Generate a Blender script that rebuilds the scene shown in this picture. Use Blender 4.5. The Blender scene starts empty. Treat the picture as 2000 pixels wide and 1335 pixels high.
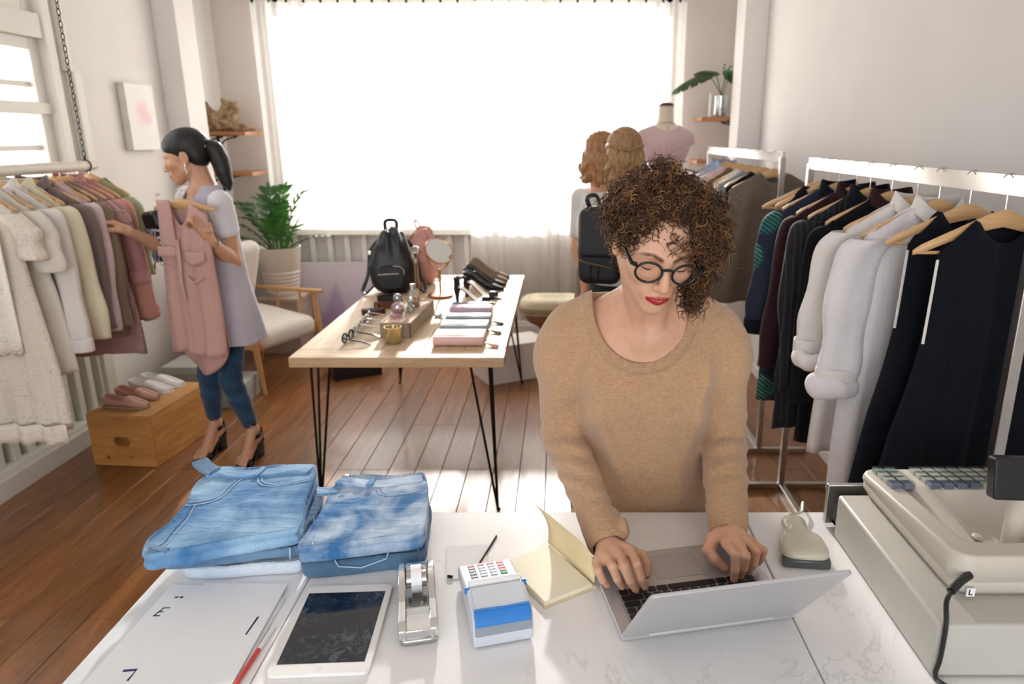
import bpy, bmesh, math, random
import numpy as np
from mathutils import Vector, Matrix, Euler

PI = math.pi
rnd = random.Random(11)
sc = bpy.context.scene
COL = sc.collection

# ---------------------------------------------------------------- camera
cam_d = bpy.data.cameras.new('camera')
cam = bpy.data.objects.new('camera', cam_d)
COL.objects.link(cam)
cam.location = (0, 0, 1.68)
cam.rotation_euler = (math.radians(90 - 16.13), 0, 0)
cam_d.sensor_width = 36
cam_d.lens = 36 * 1390 / 2000
cam_d.shift_x = -92 / 2000
cam_d.clip_start = 0.05
cam_d.dof.use_dof = True
cam_d.dof.focus_distance = 1.5
cam_d.dof.aperture_fstop = 4.2
sc.camera = cam

# ---------------------------------------------------------------- daylight
world = bpy.data.worlds.new('daylight')
sc.world = world
world.use_nodes = True
_bg = world.node_tree.nodes['Background']
_bg.inputs['Color'].default_value = (0.93, 0.96, 1.0, 1)
_bg.inputs['Strength'].default_value = 5.5

sun_d = bpy.data.lights.new('sun', 'SUN')
sun_d.energy = 19.0
sun_d.angle = math.radians(2.2)
sun_d.color = (1.0, 0.955, 0.89)
sun = bpy.data.objects.new('sun', sun_d)
COL.objects.link(sun)
sun.rotation_euler = Vector((0.08, -1.0, -0.34)).to_track_quat('-Z', 'Y').to_euler()

def portal(name, loc, rot, sx, sy):
    d = bpy.data.lights.new(name, 'AREA')
    d.shape = 'RECTANGLE'
    d.size, d.size_y = sx, sy
    d.cycles.is_portal = True
    o = bpy.data.objects.new(name, d)
    COL.objects.link(o)
    o.location = loc
    o.rotation_euler = rot
portal('portal_back', (-0.7, 6.32, 1.84), (PI/2, 0, PI), 3.3, 1.85)
portal('portal_left', (-2.92, 3.2, 1.92), (PI/2, 0, -PI/2), 1.8, 1.95)
portal('portal_front', (-0.6, -2.72, 1.75), (PI/2, 0, 0), 3.4, 2.3)

sc.view_settings.view_transform = 'Standard'
sc.view_settings.look = 'None'
sc.view_settings.gamma = 1.0
sc.view_settings.exposure = 0.0
sc.view_settings.use_curve_mapping = False

sc.cycles.max_bounces = 7
sc.cycles.diffuse_bounces = 4
sc.cycles.glossy_bounces = 3
sc.cycles.transmission_bounces = 4
sc.cycles.transparent_max_bounces = 10
sc.cycles.caustics_reflective = False
sc.cycles.caustics_refractive = False

# ---------------------------------------------------------------- mesh helpers
class MB:
    """collects vertices and faces of one mesh"""
    def __init__(s):
        s.v = []; s.f = []; s.m = []; s.cur = 0
    def add(s, vs, fs, M=None):
        b = len(s.v)
        if M is not None:
            vs = [tuple(M @ Vector(p)) for p in vs]
        s.v.extend([tuple(p) for p in vs])
        for f in fs:
            s.f.append(tuple(b + i for i in f)); s.m.append(s.cur)
        return s
    def box(s, c, size, rz=0, M=None):
        x, y, z = (k / 2 for k in size)
        vs = [(-x,-y,-z),(x,-y,-z),(x,y,-z),(-x,y,-z),(-x,-y,z),(x,-y,z),(x,y,z),(-x,y,z)]
        fs = [(0,3,2,1),(4,5,6,7),(0,1,5,4),(1,2,6,5),(2,3,7,6),(3,0,4,7)]
        T = Matrix.Translation(c) @ (Matrix.Rotation(rz, 4, 'Z') if rz else Matrix.Identity(4))
        if M is not None: T = T @ M
        return s.add(vs, fs, T)
    def span(s, x0, x1, y0, y1, z0, z1):
        return s.box(((x0+x1)/2, (y0+y1)/2, (z0+z1)/2), (abs(x1-x0), abs(y1-y0), abs(z1-z0)))
    def loft(s, rings, cap0=True, cap1=True, close=False):
        n = len(rings[0]); vs = [p for r in rings for p in r]; fs = []
        m = len(rings)
        for i in range(m if close else m - 1):
            a = i * n; b = ((i + 1) % m) * n
            for j in range(n):
                k = (j + 1) % n
                fs.append((a+j, a+k, b+k, b+j))
        if not close:
            if cap0: fs.append(tuple(range(n - 1, -1, -1)))
            if cap1: fs.append(tuple((m-1)*n + j for j in range(n)))
        return s.add(vs, fs)
    def tube(s, pts, r, n=8, caps=True, sx=1.0, sy=1.0, up=None, close=False):
        P = [Vector(p) for p in pts]; m = len(P)
        R = [r] * m if not hasattr(r, '__len__') else r
        rings = []; t0 = None; u = None
        for i in range(m):
            if close: t = P[(i+1) % m] - P[i-1]
            else: t = P[min(i+1, m-1)] - P[max(i-1, 0)]
            if t.length < 1e-9: t = Vector((0,0,1))
            t.normalize()
            if u is None:
                ref = Vector(up) if up is not None else (Vector((0,0,1)) if abs(t.z) < 0.9 else Vector((1,0,0)))
                u = (ref - t * ref.dot(t)).normalized()
            else:
                u = (u - t * u.dot(t))
                u = u.normalized() if u.length > 1e-6 else t.orthogonal().normalized()
            w = t.cross(u)
            rings.append([tuple(P[i] + (w * math.cos(2*PI*k/n) * sx + u * math.sin(2*PI*k/n) * sy) * R[i]) for k in range(n)])
        return s.loft(rings, caps, caps, close)
    def lathe(s, prof, n=24, c=(0,0,0), M=None, caps=True):
        T = Matrix.Translation(c)
        if M is not None: T = T @ M
        rings = [[tuple(T @ Vector((max(r,1e-5)*math.cos(2*PI*k/n), max(r,1e-5)*math.sin(2*PI*k/n), z))) for k in range(n)] for r, z in prof]
        return s.loft(rings, caps, caps)
    def prism(s, poly, a, b, M=None):
        """polygon in local xy extruded along local z from a to b"""
        n = len(poly)
        vs = [(x, y, a) for x, y in poly] + [(x, y, b) for x, y in poly]
        fs = [tuple(range(n-1, -1, -1)), tuple(range(n, 2*n))] + [(i, (i+1) % n, n + (i+1) % n, n + i) for i in range(n)]
        return s.add(vs, fs, M)
    def ell(s, c, r, n=16, m=10, M=None):
        prof = [(math.sin(PI*i/m), -math.cos(PI*i/m)) for i in range(m+1)]
        T = Matrix.Translation(c) @ (M if M is not None else Matrix.Identity(4)) @ Matrix.Diagonal((r[0], r[1], r[2], 1))
        rings = [[tuple(T @ Vector((max(a,1e-4)*math.cos(2*PI*k/n), max(a,1e-4)*math.sin(2*PI*k/n), z))) for k in range(n)] for a, z in prof]
        return s.loft(rings)
    def grid(s, fn, nu, nv, closeu=False):
        vs = [tuple(fn(i/(nu if closeu else nu-1), j/(nv-1))) for j in range(nv) for i in range(nu)]
        fs = []
        for j in range(nv-1):
            for i in range(nu if closeu else nu-1):
                k = (i+1) % nu
                fs.append((j*nu+i, j*nu+k, (j+1)*nu+k, (j+1)*nu+i))
        return s.add(vs, fs)

BASE = {}          # things whose parts are written in room coordinates
def top_of(o):
    while o.parent: o = o.parent
    return o
def tag(o, label=None, cat=None, group=None, kind=None):
    if label: o['label'] = label
    if cat: o['category'] = cat
    if group: o['group'] = group
    if kind: o['kind'] = kind
    return o
def thing(name, label, cat, loc=(0,0,0), rz=0, group=None, room=False, kind=None):
    o = bpy.data.objects.new(name, None)
    COL.objects.link(o)
    o.empty_display_size = 0.05
    o.location = loc; o.rotation_euler = (0, 0, rz)
    if room: BASE[o.name] = Vector(loc)
    return tag(o, label, cat, group, kind)
def to_mesh(name, mb, off=None):
    me = bpy.data.meshes.new(name)
    vs = mb.v
    if off is not None: vs = [(p[0]-off.x, p[1]-off.y, p[2]-off.z) for p in vs]
    me.from_pydata(vs, [], mb.f)
    if any(mb.m): me.polygons.foreach_set('material_index', mb.m)
    return me
def obj(name, mb, mat, parent=None, smooth=True, bevel=0, seg=2, sub=0, solid=0, loc=None, rot=None, kind=None, label=None, angle=40):
    """links ONE mesh object; a child's vertices are in its thing's frame"""
    off = BASE.get(top_of(parent).name) if parent is not None else None
    me = mb if isinstance(mb, bpy.types.Mesh) else to_mesh(name, mb, off)
    mats = mat if isinstance(mat, (list, tuple)) else [mat]
    if not me.materials:
        for m in mats: me.materials.append(m)
    o = bpy.data.objects.new(name, me)
    COL.objects.link(o)
    if parent is not None: o.parent = parent
    if loc is not None: o.location = loc
    if rot is not None: o.rotation_euler = rot
    if not isinstance(mb, bpy.types.Mesh):
        bm = bmesh.new(); bm.from_mesh(me)
        bmesh.ops.recalc_face_normals(bm, faces=bm.faces)
        bm.to_mesh(me); bm.free()
    if smooth:
        me.polygons.foreach_set('use_smooth', [True] * len(me.polygons))
        if angle < 180: me.set_sharp_from_angle(angle=math.radians(angle))
    if bevel:
        b = o.modifiers.new('edge', 'BEVEL'); b.width = bevel; b.segments = seg; b.limit_method = 'ANGLE'; b.angle_limit = math.radians(35)
    if solid:
        b = o.modifiers.new('thick', 'SOLIDIFY'); b.thickness = solid; b.offset = 0
    if sub:
        b = o.modifiers.new('smooth', 'SUBSURF'); b.levels = sub; b.render_levels = sub
    if kind: o['kind'] = kind
    if label: o['label'] = label
    return o
def struct(name, mb, mat, **kw):
    return obj(name, mb, mat, kind='structure', **kw)
def copy_tree(o, parent=None):
    c = o.copy(); COL.objects.link(c); c.parent = parent
    for ch in o.children: copy_tree(ch, c)
    return c
def vec(*a): return Vector(a)
def lerp(a, b, t): return a + (b - a) * t
def smoothstep(a, b, x):
    t = min(1, max(0, (x - a) / (b - a))); return t*t*(3-2*t)
def spline(pts, n):
    """Catmull-Rom through points"""
    P = [Vector(p) for p in pts]; out = []
    m = len(P) - 1
    for i in range(n):
        t = i / (n - 1) * m; k = min(int(t), m - 1); f = t - k
        p0, p1, p2, p3 = P[max(k-1,0)], P[k], P[k+1], P[min(k+2,m)]
        out.append(0.5 * ((2*p1) + (p2-p0)*f + (2*p0-5*p1+4*p2-p3)*f*f + (3*p1-p0-3*p2+p3)*f**3))
    return out
def rrect(w, h, r, n=4):
    out = []
    for cx, cy, a0 in ((w/2-r, h/2-r, 0), (-w/2+r, h/2-r, 90), (-w/2+r, -h/2+r, 180), (w/2-r, -h/2+r, 270)):
        for i in range(n + 1):
            a = math.radians(a0 + 90*i/n); out.append((cx + r*math.cos(a), cy + r*math.sin(a)))
    return out

# ---------------------------------------------------------------- implicit surfaces (bodies, clothes worn)
class SDF:
    def __init__(s): s.p = []; s.disp = None; s.dmax = 0.0
    def _a(s, op, fn, k): s.p.append((op, fn, k)); return s
    def ell(s, c, r, k=0.01, rot=None, op='u'):
        c = np.array(c, float); r = np.array(r, float)
        R = None if rot is None else np.array(Euler(rot).to_matrix() if not isinstance(rot, Matrix) else rot.to_3x3())
        def fn(p):
            q = p - c
            if R is not None: q = q @ R
            k0 = np.sqrt(((q / r)**2).sum(-1)) + 1e-9; k1 = np.sqrt(((q / (r*r))**2).sum(-1)) + 1e-9
            return k0 * (k0 - 1) / k1
        return s._a(op, fn, k)
    def cap(s, a, b, ra, rb=None, k=0.01, op='u', flat=None):
        """tapered capsule; flat=(axis, factor) squashes it along an axis"""
        a = np.array(a, float); b = np.array(b, float); rb = ra if rb is None else rb
        ab = b - a; L = float(ab @ ab) + 1e-12
        ax = None
        if flat is not None:
            ax = np.array(flat[0], float); ax /= np.linalg.norm(ax); fl = flat[1]
        def fn(p):
            q = p - a
            h = np.clip((q @ ab) / L, 0, 1)
            w = q - h[..., None] * ab
            if ax is not None:
                t = w @ ax; w = w + (t * (1/fl - 1))[..., None] * ax
            return (np.sqrt((w*w).sum(-1)) - (ra + (rb - ra) * h)) * (1 if ax is None else 0.8)
        return s._a(op, fn, k)
    def chain(s, pts, rs, k=0.01, op='u', flat=None):
        for i in range(len(pts) - 1): s.cap(pts[i], pts[i+1], rs[i], rs[i+1], k, op, flat)
        return s
    def fn(s, f, k=0.005, op='u'): return s._a(op, f, k)
    def ev(s, p, use=None):
        d = np.full(p.shape[:-1], 9.0)
        for i, (op, fn, k) in enumerate(s.p):
            if use is not None and not use[i]: continue
            v = fn(p)
            if op == 'u':
                h = np.clip(0.5 + 0.5*(d - v)/k, 0, 1); d = d + (v - d)*h - k*h*(1-h)
            else:
                h = np.clip(0.5 - 0.5*(d + v)/k, 0, 1); d = d + (-v - d)*h + k*h*(1-h)
        if s.disp is not None: d = d - s.disp(p)
        return d
    def mesh(s, lo, hi, h, B=12):
        lo = np.array(lo, float); hi = np.array(hi, float)
        nb = np.ceil((hi - lo) / (h*B)).astype(int)
        N = nb * B + 4
        bi = np.stack(np.meshgrid(*[np.arange(k) for k in nb], indexing='ij'), -1).reshape(-1, 3)
        cen = lo + (bi + 0.5) * h * B
        hd = h * B * 0.87
        vals = np.stack([fn(cen) for _, fn, _ in s.p], 1)
        isu = np.array([op == 'u' for op, _, _ in s.p]); ks = np.array([k for _, _, k in s.p])
        dmin = np.where(isu[None], vals, 9).min(1)
        d0 = s.ev(cen)
        act = np.where((np.abs(d0) < hd*1.7 + s.dmax) | ((np.abs(dmin) < hd*1.3)))[0]
        loc = np.stack(np.meshgrid(*[np.arange(B+1)]*3, indexing='ij'), -1)
        K, V, Q = [], [], []
        def key(i): return (i[..., 0]*N[1] + i[..., 1])*N[2] + i[..., 2]
        cor = np.array([(a,b,c) for a in (0,1) for b in (0,1) for c in (0,1)])
        edges = [(i, j) for i in range(8) for j in range(i+1, 8) if abs(cor[i]-cor[j]).sum() == 1]
        for b in act:
            use = np.where(isu, vals[b] < dmin[b] + 2.2*hd + ks, vals[b] < 2.2*hd + ks)
            g = bi[b]*B + loc
            d = s.ev(lo + g*h, use)
            sg = d < 0
            if sg.all() or not sg.any(): continue
            c8 = np.stack([d[a:B+a, bb:B+bb, c:B+c] for a, bb, c in cor], -1)
            s8 = c8 < 0
            mix = s8.any(-1) & ~s8.all(-1)
            ci = np.stack(np.nonzero(mix), -1)
            dv = c8[mix]
            acc = np.zeros((len(ci), 3)); cnt = np.zeros(len(ci))
            for i, j in edges:
                m = (dv[:, i] < 0) != (dv[:, j] < 0)
                t = dv[m, i] / (dv[m, i] - dv[m, j])
                acc[m] += cor[i] + t[:, None]*(cor[j]-cor[i]); cnt[m] += 1
            K.append(key(bi[b]*B + ci)); V.append(lo + (bi[b]*B + ci + acc/cnt[:, None])*h)
            for ax in range(3):
                sl = [slice(0, B)]*3; s2 = [slice(0, B)]*3; s2[ax] = slice(1, B+1)
                A = sg[tuple(sl)]; C = sg[tuple(s2)]
                e = np.stack(np.nonzero(A != C), -1)
                if not len(e): continue
                fl = A[tuple(e.T)]
                ge = bi[b]*B + e
                o1 = np.zeros(3, int); o2 = np.zeros(3, int); o1[(ax+1) % 3] = 1; o2[(ax+2) % 3] = 1
                q = np.stack([key(ge-o1-o2), key(ge-o2), key(ge), key(ge-o1)], 1)
                q[~fl] = q[~fl][:, ::-1]
                Q.append(q)
        K = np.concatenate(K); V = np.concatenate(V); Q = np.concatenate(Q)
        o = np.argsort(K); K = K[o]; V = V[o]
        ix = np.clip(np.searchsorted(K, Q), 0, len(K)-1)
        ok = (K[ix] == Q).all(1)
        return V, ix[ok]

def relax(V, F, it=2, lam=0.5):
    for _ in range(it):
        acc = np.zeros_like(V); cnt = np.zeros(len(V))
        for a in range(4):
            b = (a+1) % 4
            np.add.at(acc, F[:, a], V[F[:, b]]); np.add.at(cnt, F[:, a], 1)
            np.add.at(acc, F[:, b], V[F[:, a]]); np.add.at(cnt, F[:, b], 1)
        m = cnt > 0
        V[m] += lam*(acc[m]/cnt[m, None] - V[m])
    return V
def join_np(parts):
    Vs, Fs, n = [], [], 0
    for V, F in parts:
        Vs.append(V); Fs.append(F + n); n += len(V)
    return np.concatenate(Vs), np.concatenate(Fs)
def obj_np(name, V, F, mat, parent=None, col=None, kind=None, label=None):
    """mesh object from arrays; col: function of points to rgb, stored as a colour attribute"""
    off = BASE.get(top_of(parent).name) if parent is not None else None
    W = V - np.array(off) if off is not None else V
    me = bpy.data.meshes.new(name)
    me.vertices.add(len(W)); me.vertices.foreach_set('co', W.astype(np.float32).ravel())
    k = F.shape[1]
    me.loops.add(F.size); me.loops.foreach_set('vertex_index', F.astype(np.int32).ravel())
    me.polygons.add(len(F)); me.polygons.foreach_set('loop_start', np.arange(0, F.size, k, dtype=np.int32))
    me.update(calc_edges=True); me.validate()
    me.polygons.foreach_set('use_smooth', [True]*len(me.polygons))
    for m in (mat if isinstance(mat, (list, tuple)) else [mat]): me.materials.append(m)
    if col is not None:
        c = col(V); a = me.color_attributes.new('Col', 'FLOAT_COLOR', 'POINT')
        a.data.foreach_set('color', np.concatenate([c, np.ones((len(c), 1))], 1).astype(np.float32).ravel())
    o = bpy.data.objects.new(name, me); COL.objects.link(o)
    if parent is not None: o.parent = parent
    if kind: o['kind'] = kind
    if label: o['label'] = label
    return o
def vnoise(p, f, seed=0):
    """cheap smooth 3-D noise in -1..1"""
    r = np.random.RandomState(seed); out = 0
    for i in range(5):
        w = r.normal(size=3); w = w/np.linalg.norm(w)*f*(0.6+0.9*r.rand()); out = out + np.sin(p @ w + r.rand()*7)
    return out/5
# ---------------------------------------------------------------- materials
def srgb(h):
    h = h.lstrip('#'); c = [int(h[i:i+2], 16)/255 for i in (0, 2, 4)]
    return tuple(x/12.92 if x <= 0.04045 else ((x+0.055)/1.055)**2.4 for x in c)
class NT:
    def __init__(s, name):
        s.m = bpy.data.materials.new(name); s.m.use_nodes = True
        s.t = s.m.node_tree; s.b = s.t.nodes['Principled BSDF']; s.out = s.t.nodes['Material Output']
    def n(s, typ, **kw):
        x = s.t.nodes.new(typ)
        for k, v in kw.items():
            if k.startswith('i_'): x.inputs[k[2:].replace('_', ' ')].default_value = v
            else: setattr(x, k, v)
        return x
    def l(s, a, b): s.t.links.new(a, b)
    def ramp(s, fac, stops):
        r = s.n('ShaderNodeValToRGB'); e = r.color_ramp.elements
        while len(e) < len(stops): e.new(0.5)
        for q, (p, c) in zip(e, stops): q.position = p; q.color = (*c, 1)
        s.l(fac, r.inputs[0]); return r.outputs[0]
    def coord(s, kind='Object', scale=(1,1,1), rot=(0,0,0)):
        c = s.n('ShaderNodeTexCoord'); m = s.n('ShaderNodeMapping')
        m.inputs['Scale'].default_value = scale; m.inputs['Rotation'].default_value = rot
        s.l(c.outputs[kind], m.inputs['Vector']); return m.outputs[0]
    def noise(s, vec, scale, detail=3, rough=0.5, dist=0):
        x = s.n('ShaderNodeTexNoise'); x.inputs['Scale'].default_value = scale; x.inputs['Detail'].default_value = detail
        x.inputs['Roughness'].default_value = rough; x.inputs['Distortion'].default_value = dist
        if vec is not None: s.l(vec, x.inputs['Vector'])
        return x.outputs['Fac']
    def wave(s, vec, scale, dist=0, direction='X', profile='SIN'):
        x = s.n('ShaderNodeTexWave'); x.bands_direction = direction; x.wave_profile = profile
        x.inputs['Scale'].default_value = scale; x.inputs['Distortion'].default_value = dist
        s.l(vec, x.inputs['Vector']); return x.outputs['Fac']
    def math(s, op, a, b=None, c=None):
        x = s.n('ShaderNodeMath', operation=op)
        for i, v in enumerate((a, b, c)):
            if v is None: continue
            if isinstance(v, (int, float)): x.inputs[i].default_value = v
            else: s.l(v, x.inputs[i])
        return x.outputs[0]
    def mix(s, fac, a, b, mode='MIX'):
        x = s.n('ShaderNodeMix', data_type='RGBA', blend_type=mode)
        for sock, v in ((x.inputs[0], fac), (x.inputs[6], a), (x.inputs[7], b)):
            if isinstance(v, (int, float)): sock.default_value = v
            elif isinstance(v, tuple): sock.default_value = (*v, 1)
            else: s.l(v, sock)
        return x.outputs[2]
    def bump(s, h, strength=0.3, dist=0.002):
        x = s.n('ShaderNodeBump'); x.inputs['Strength'].default_value = strength; x.inputs['Distance'].default_value = dist
        s.l(h, x.inputs['Height']); s.l(x.outputs[0], s.b.inputs['Normal'])
    def col(s, c):
        if isinstance(c, tuple): s.b.inputs['Base Color'].default_value = (*c, 1)
        else: s.l(c, s.b.inputs['Base Color'])
    def set(s, **kw):
        for k, v in kw.items(): s.b.inputs[k.replace('_', ' ')].default_value = v
        return s
def plain(name, hexc, rough=0.5, metal=0.0, var=0.06, scale=12, bump=0.0, bscale=200, **kw):
    t = NT(name); c = srgb(hexc)
    v = t.coord('Object')
    f = t.noise(v, scale)
    t.col(t.ramp(f, [(0.3, tuple(x*(1-var) for x in c)), (0.7, tuple(min(1, x*(1+var)) for x in c))]))
    t.set(Roughness=rough, Metallic=metal, **kw)
    if bump: t.bump(t.noise(v, bscale, 2), bump, 0.001)
    return t.m
def cloth(name, hexc, weave=900, rough=0.9, var=0.10, sheen=0.25, bump=0.25, crease=6):
    t = NT(name); c = srgb(hexc); v = t.coord('Object')
    f = t.noise(v, crease, 4)
    t.col(t.ramp(f, [(0.25, tuple(x*(1-var) for x in c)), (0.75, tuple(min(1, x*(1+var)) for x in c))]))
    t.set(Roughness=rough, Sheen_Weight=sheen)
    t.b.inputs['Specular IOR Level'].default_value = 0.2
    a = t.wave(v, weave/10, 1.5, 'Z'); b2 = t.wave(v, weave/10, 1.5, 'X')
    h = t.math('ADD', t.math('MULTIPLY', a, b2), t.math('MULTIPLY', t.noise(t.coord('Object', (1.6, 1.6, 0.7)), 14, 4, 0.5, 0.6), 5.0))
    t.bump(h, bump*1.5, 0.0045)
    return t.m
def wood(name, dark, light, scale=1.0, axis='Y', rough=0.45, rings=5.0, knots=False, obrand=0.0, bump=0.08, coat=0.0):
    t = NT(name)
    sc3 = {'X': (0.12, 1, 1), 'Y': (1, 0.12, 1), 'Z': (1, 1, 0.12)}[axis]
    v = t.coord('Object', tuple(k*scale for k in sc3))
    if obrand:
        oi = t.n('ShaderNodeObjectInfo'); ad = t.n('ShaderNodeVectorMath', operation='ADD')
        cmb = t.n('ShaderNodeCombineXYZ'); t.l(t.math('MULTIPLY', oi.outputs['Random'], 37.0), cmb.inputs[0]); t.l(t.math('MULTIPLY', oi.outputs['Random'], 91.0), cmb.inputs[2])
        t.l(v, ad.inputs[0]); t.l(cmb.outputs[0], ad.inputs[1]); v = ad.outputs[0]
    big = t.noise(v, 4*rings, 6, 0.6, 1.2)
    fine = t.noise(v, 60*rings, 3, 0.6)
    f = t.math('ADD', t.math('MULTIPLY', big, 0.75), t.math('MULTIPLY', fine, 0.25))
    c = t.ramp(f, [(0.32, srgb(dark)), (0.52, tuple((a+b)/2 for a, b in zip(srgb(dark), srgb(light)))), (0.70, srgb(light))])
    if knots:
        vo = t.n('ShaderNodeTexVoronoi'); vo.inputs['Scale'].default_value = 6.5; t.l(t.coord('Object', (1, 0.6, 1)), vo.inputs['Vector'])
        kf = t.ramp(vo.outputs['Distance'], [(0.03, (1,1,1)), (0.11, (0,0,0))])
        c = t.mix(kf, c, tuple(x*0.28 for x in srgb(dark)))
    if obrand:
        hsv = t.n('ShaderNodeHueSaturation'); t.l(c, hsv.inputs['Color'])
        t.l(t.math('ADD', t.math('MULTIPLY', oi.outputs['Random'], obrand), 1-obrand*0.5), hsv.inputs['Value'])
        c = hsv.outputs[0]
    t.col(c); t.set(Roughness=rough, Coat_Weight=coat, Coat_Roughness=0.12)
    t.bump(f, bump, 0.002)
    return t.m
def glassy(name, tint=(1,1,1), gloss=0.12, rough=0.02):
    """thin clear pane: lets light straight through, with a reflection"""
    t = NT(name); t.t.nodes.remove(t.b)
    tr = t.n('ShaderNodeBsdfTransparent'); tr.inputs[0].default_value = (*tint, 1)
    gl = t.n('ShaderNodeBsdfGlossy'); gl.inputs['Roughness'].default_value = rough
    fr = t.n('ShaderNodeLayerWeight'); fr.inputs[0].default_value = 0.5
    mx = t.n('ShaderNodeMixShader'); t.l(t.math('ADD', t.math('MULTIPLY', t.math('POWER', fr.outputs['Facing'], 4.0), 0.5), gloss*0.3), mx.inputs[0]); t.l(tr.outputs[0], mx.inputs[1]); t.l(gl.outputs[0], mx.inputs[2])
    t.l(mx.outputs[0], t.out.inputs[0]); return t.m
def sheer(name, hexc, see=0.45):
    t = NT(name); t.t.nodes.remove(t.b); c = srgb(hexc)
    tr = t.n('ShaderNodeBsdfTransparent')
    tl = t.n('ShaderNodeBsdfTranslucent'); tl.inputs[0].default_value = (*c, 1)
    df = t.n('ShaderNodeBsdfDiffuse'); df.inputs[0].default_value = (*c, 1)
    m1 = t.n('ShaderNodeMixShader'); m1.inputs[0].default_value = 0.35; t.l(tl.outputs[0], m1.inputs[1]); t.l(df.outputs[0], m1.inputs[2])
    m2 = t.n('ShaderNodeMixShader')
    v = t.coord('Object'); f = t.noise(v, 9, 3)
    t.l(t.ramp(f, [(0.3, (1-see+0.05,)*3), (0.7, (1-see-0.05,)*3)]), m2.inputs[0])
    t.l(tr.outputs[0], m2.inputs[1]); t.l(m1.outputs[0], m2.inputs[2]); t.l(m2.outputs[0], t.out.inputs[0]); return t.m

WALL = plain('wall_paint', '#E4E0DC', 0.85, var=0.025, scale=2.5, bump=0.12, bscale=60)
WALLB = plain('wall_paint_bay', '#DAD0C8', 0.85, var=0.03, scale=2.0, bump=0.12, bscale=60)
CEIL = plain('ceiling_paint', '#EFEDEA', 0.9, var=0.02)
TRIM = plain('trim_paint', '#DEDAD0', 0.5, var=0.03, scale=4, bump=0.08)
SLATP = plain('slat_paint', '#CFCBBE', 0.55, var=0.04, scale=5, bump=0.08)
FLOORW = wood('floor_boards', '#6B4122', '#A56C3A', 1.6, 'Y', 0.34, 3.0, obrand=0.28, bump=0.04, coat=0.3)
FLOORU = plain('sub_floor', '#3A2213', 0.9)
PINE = wood('pine', '#B0753A', '#D9A562', 2.2, 'Y', 0.5, 2.5, knots=True)
OAK = wood('pale_oak', '#B99873', '#DCC3A0', 2.0, 'Y', 0.5, 3.0)
BEECH = wood('hanger_beech', '#C39561', '#DDB583', 6.0, 'X', 0.4, 2.0, bump=0.02, coat=0.2)
CHAIRW = wood('chair_ash', '#B07F45', '#CFA066', 3.0, 'Z', 0.45, 2.5)
SHELFW = wood('shelf_wood', '#8A5630', '#C08552', 3.0, 'X', 0.5, 2.5)
STEEL = plain('brushed_steel', '#C9C6C2', 0.28, 1.0, var=0.04, scale=30)
CHROME = plain('chrome', '#E4E4E4', 0.12, 1.0, var=0.02)
BLACKM = plain('black_iron', '#15120F', 0.45, 0.6, var=0.1)
BLACKP = plain('black_plastic', '#101113', 0.35, var=0.1)
GOLD = plain('gold', '#D9B36A', 0.22, 1.0, var=0.04)
ROSE = plain('rose_gold', '#D9A083', 0.2, 1.0, var=0.03)
LEATHER = plain('black_leather', '#14151A', 0.42, var=0.2, scale=30, bump=0.25, bscale=120)
GLASS = glassy('clear_glass')
SHEER = sheer('sheer_voile', '#E4DFD8', 0.24)
WHITE = plain('white_gloss', '#EDEBE8', 0.3, var=0.02)
# ---------------------------------------------------------------- the room
XL, XR, YB, YF, ZC = -2.72, 1.44, 6.05, -2.6, 3.3
m = MB(); m.span(XL-0.2, XR+0.2, YF-0.2, YB+0.3, -0.10, -0.022)
floor = struct('floor', m, FLOORU, smooth=False)
_pl = {}
def plank_mesh(L):
    if L not in _pl:
        m = MB(); m.box((0, 0, -0.011), (0.1345, L-0.002, 0.022))
        me = to_mesh('plank', m); bm = bmesh.new(); bm.from_mesh(me)
        bmesh.ops.bevel(bm, geom=[e for e in bm.edges if all(v.co.z > -0.001 for v in e.verts)], offset=0.0016, segments=1, affect='EDGES')
        bm.to_mesh(me); bm.free(); me.materials.append(FLOORW); _pl[L] = me
    return _pl[L]
k = 0
x = XL - 0.02
while x < XR + 0.07:
    y = YF
    seq = [rnd.choice((1.2, 1.8, 2.4)), 2.4, 2.4, 2.4, 2.4]
    for L in seq:
        if y >= YB: break
        L = min(L, round(YB - y, 2))
        if L < 0.05: break
        obj('plank', plank_mesh(L), FLOORW, floor, smooth=False, loc=(x, y + L/2, 0)); y += L
    x += 0.137
m = MB(); m.span(XL-0.2, XR+0.2, YF-0.2, YB+0.3, ZC, ZC+0.1); struct('ceiling', m, CEIL, smooth=False)
WL = (2.28, 4.10, 0.94, 2.92)      # left window: y0 y1 z0 z1
m = MB()
for a in ((YF-0.2, WL[0], 0, ZC), (WL[1], YB+0.3, 0, ZC), (WL[0], WL[1], WL[3], ZC)): m.span(XL-0.2, XL, a[0], a[1], a[2], a[3])
m.span(XL-0.2, XL-0.10, WL[0], WL[1], 0, WL[2])
struct('wall_left', m, WALL, smooth=False)
m = MB(); m.span(XR, XR+0.2, YF-0.2, YB+0.3, 0, ZC); struct('wall_right', m, WALL, smooth=False)
WB = (-2.28, 0.90, 0.93, 2.72)     # back window: x0 x1 z0 z1
m = MB()
for a in ((XL, WB[0], 0, ZC), (WB[1], XR, 0, ZC), (WB[0], WB[1], WB[3], ZC)): m.span(a[0], a[1], YB, YB+0.25, a[2], a[3])
m.span(WB[0], WB[1], YB+0.12, YB+0.25, 0, WB[2])
struct('wall_back', m, WALLB, smooth=False)
WF = (-2.3, 1.1, 0.6, 2.9)
m = MB()
for a in ((XL, WF[0], 0, ZC), (WF[1], XR, 0, ZC), (WF[0], WF[1], 0, WF[2]), (WF[0], WF[1], WF[3], ZC)): m.span(a[0], a[1], YF-0.2, YF, a[2], a[3])
struct('wall_front', m, WALL, smooth=False)
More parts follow.
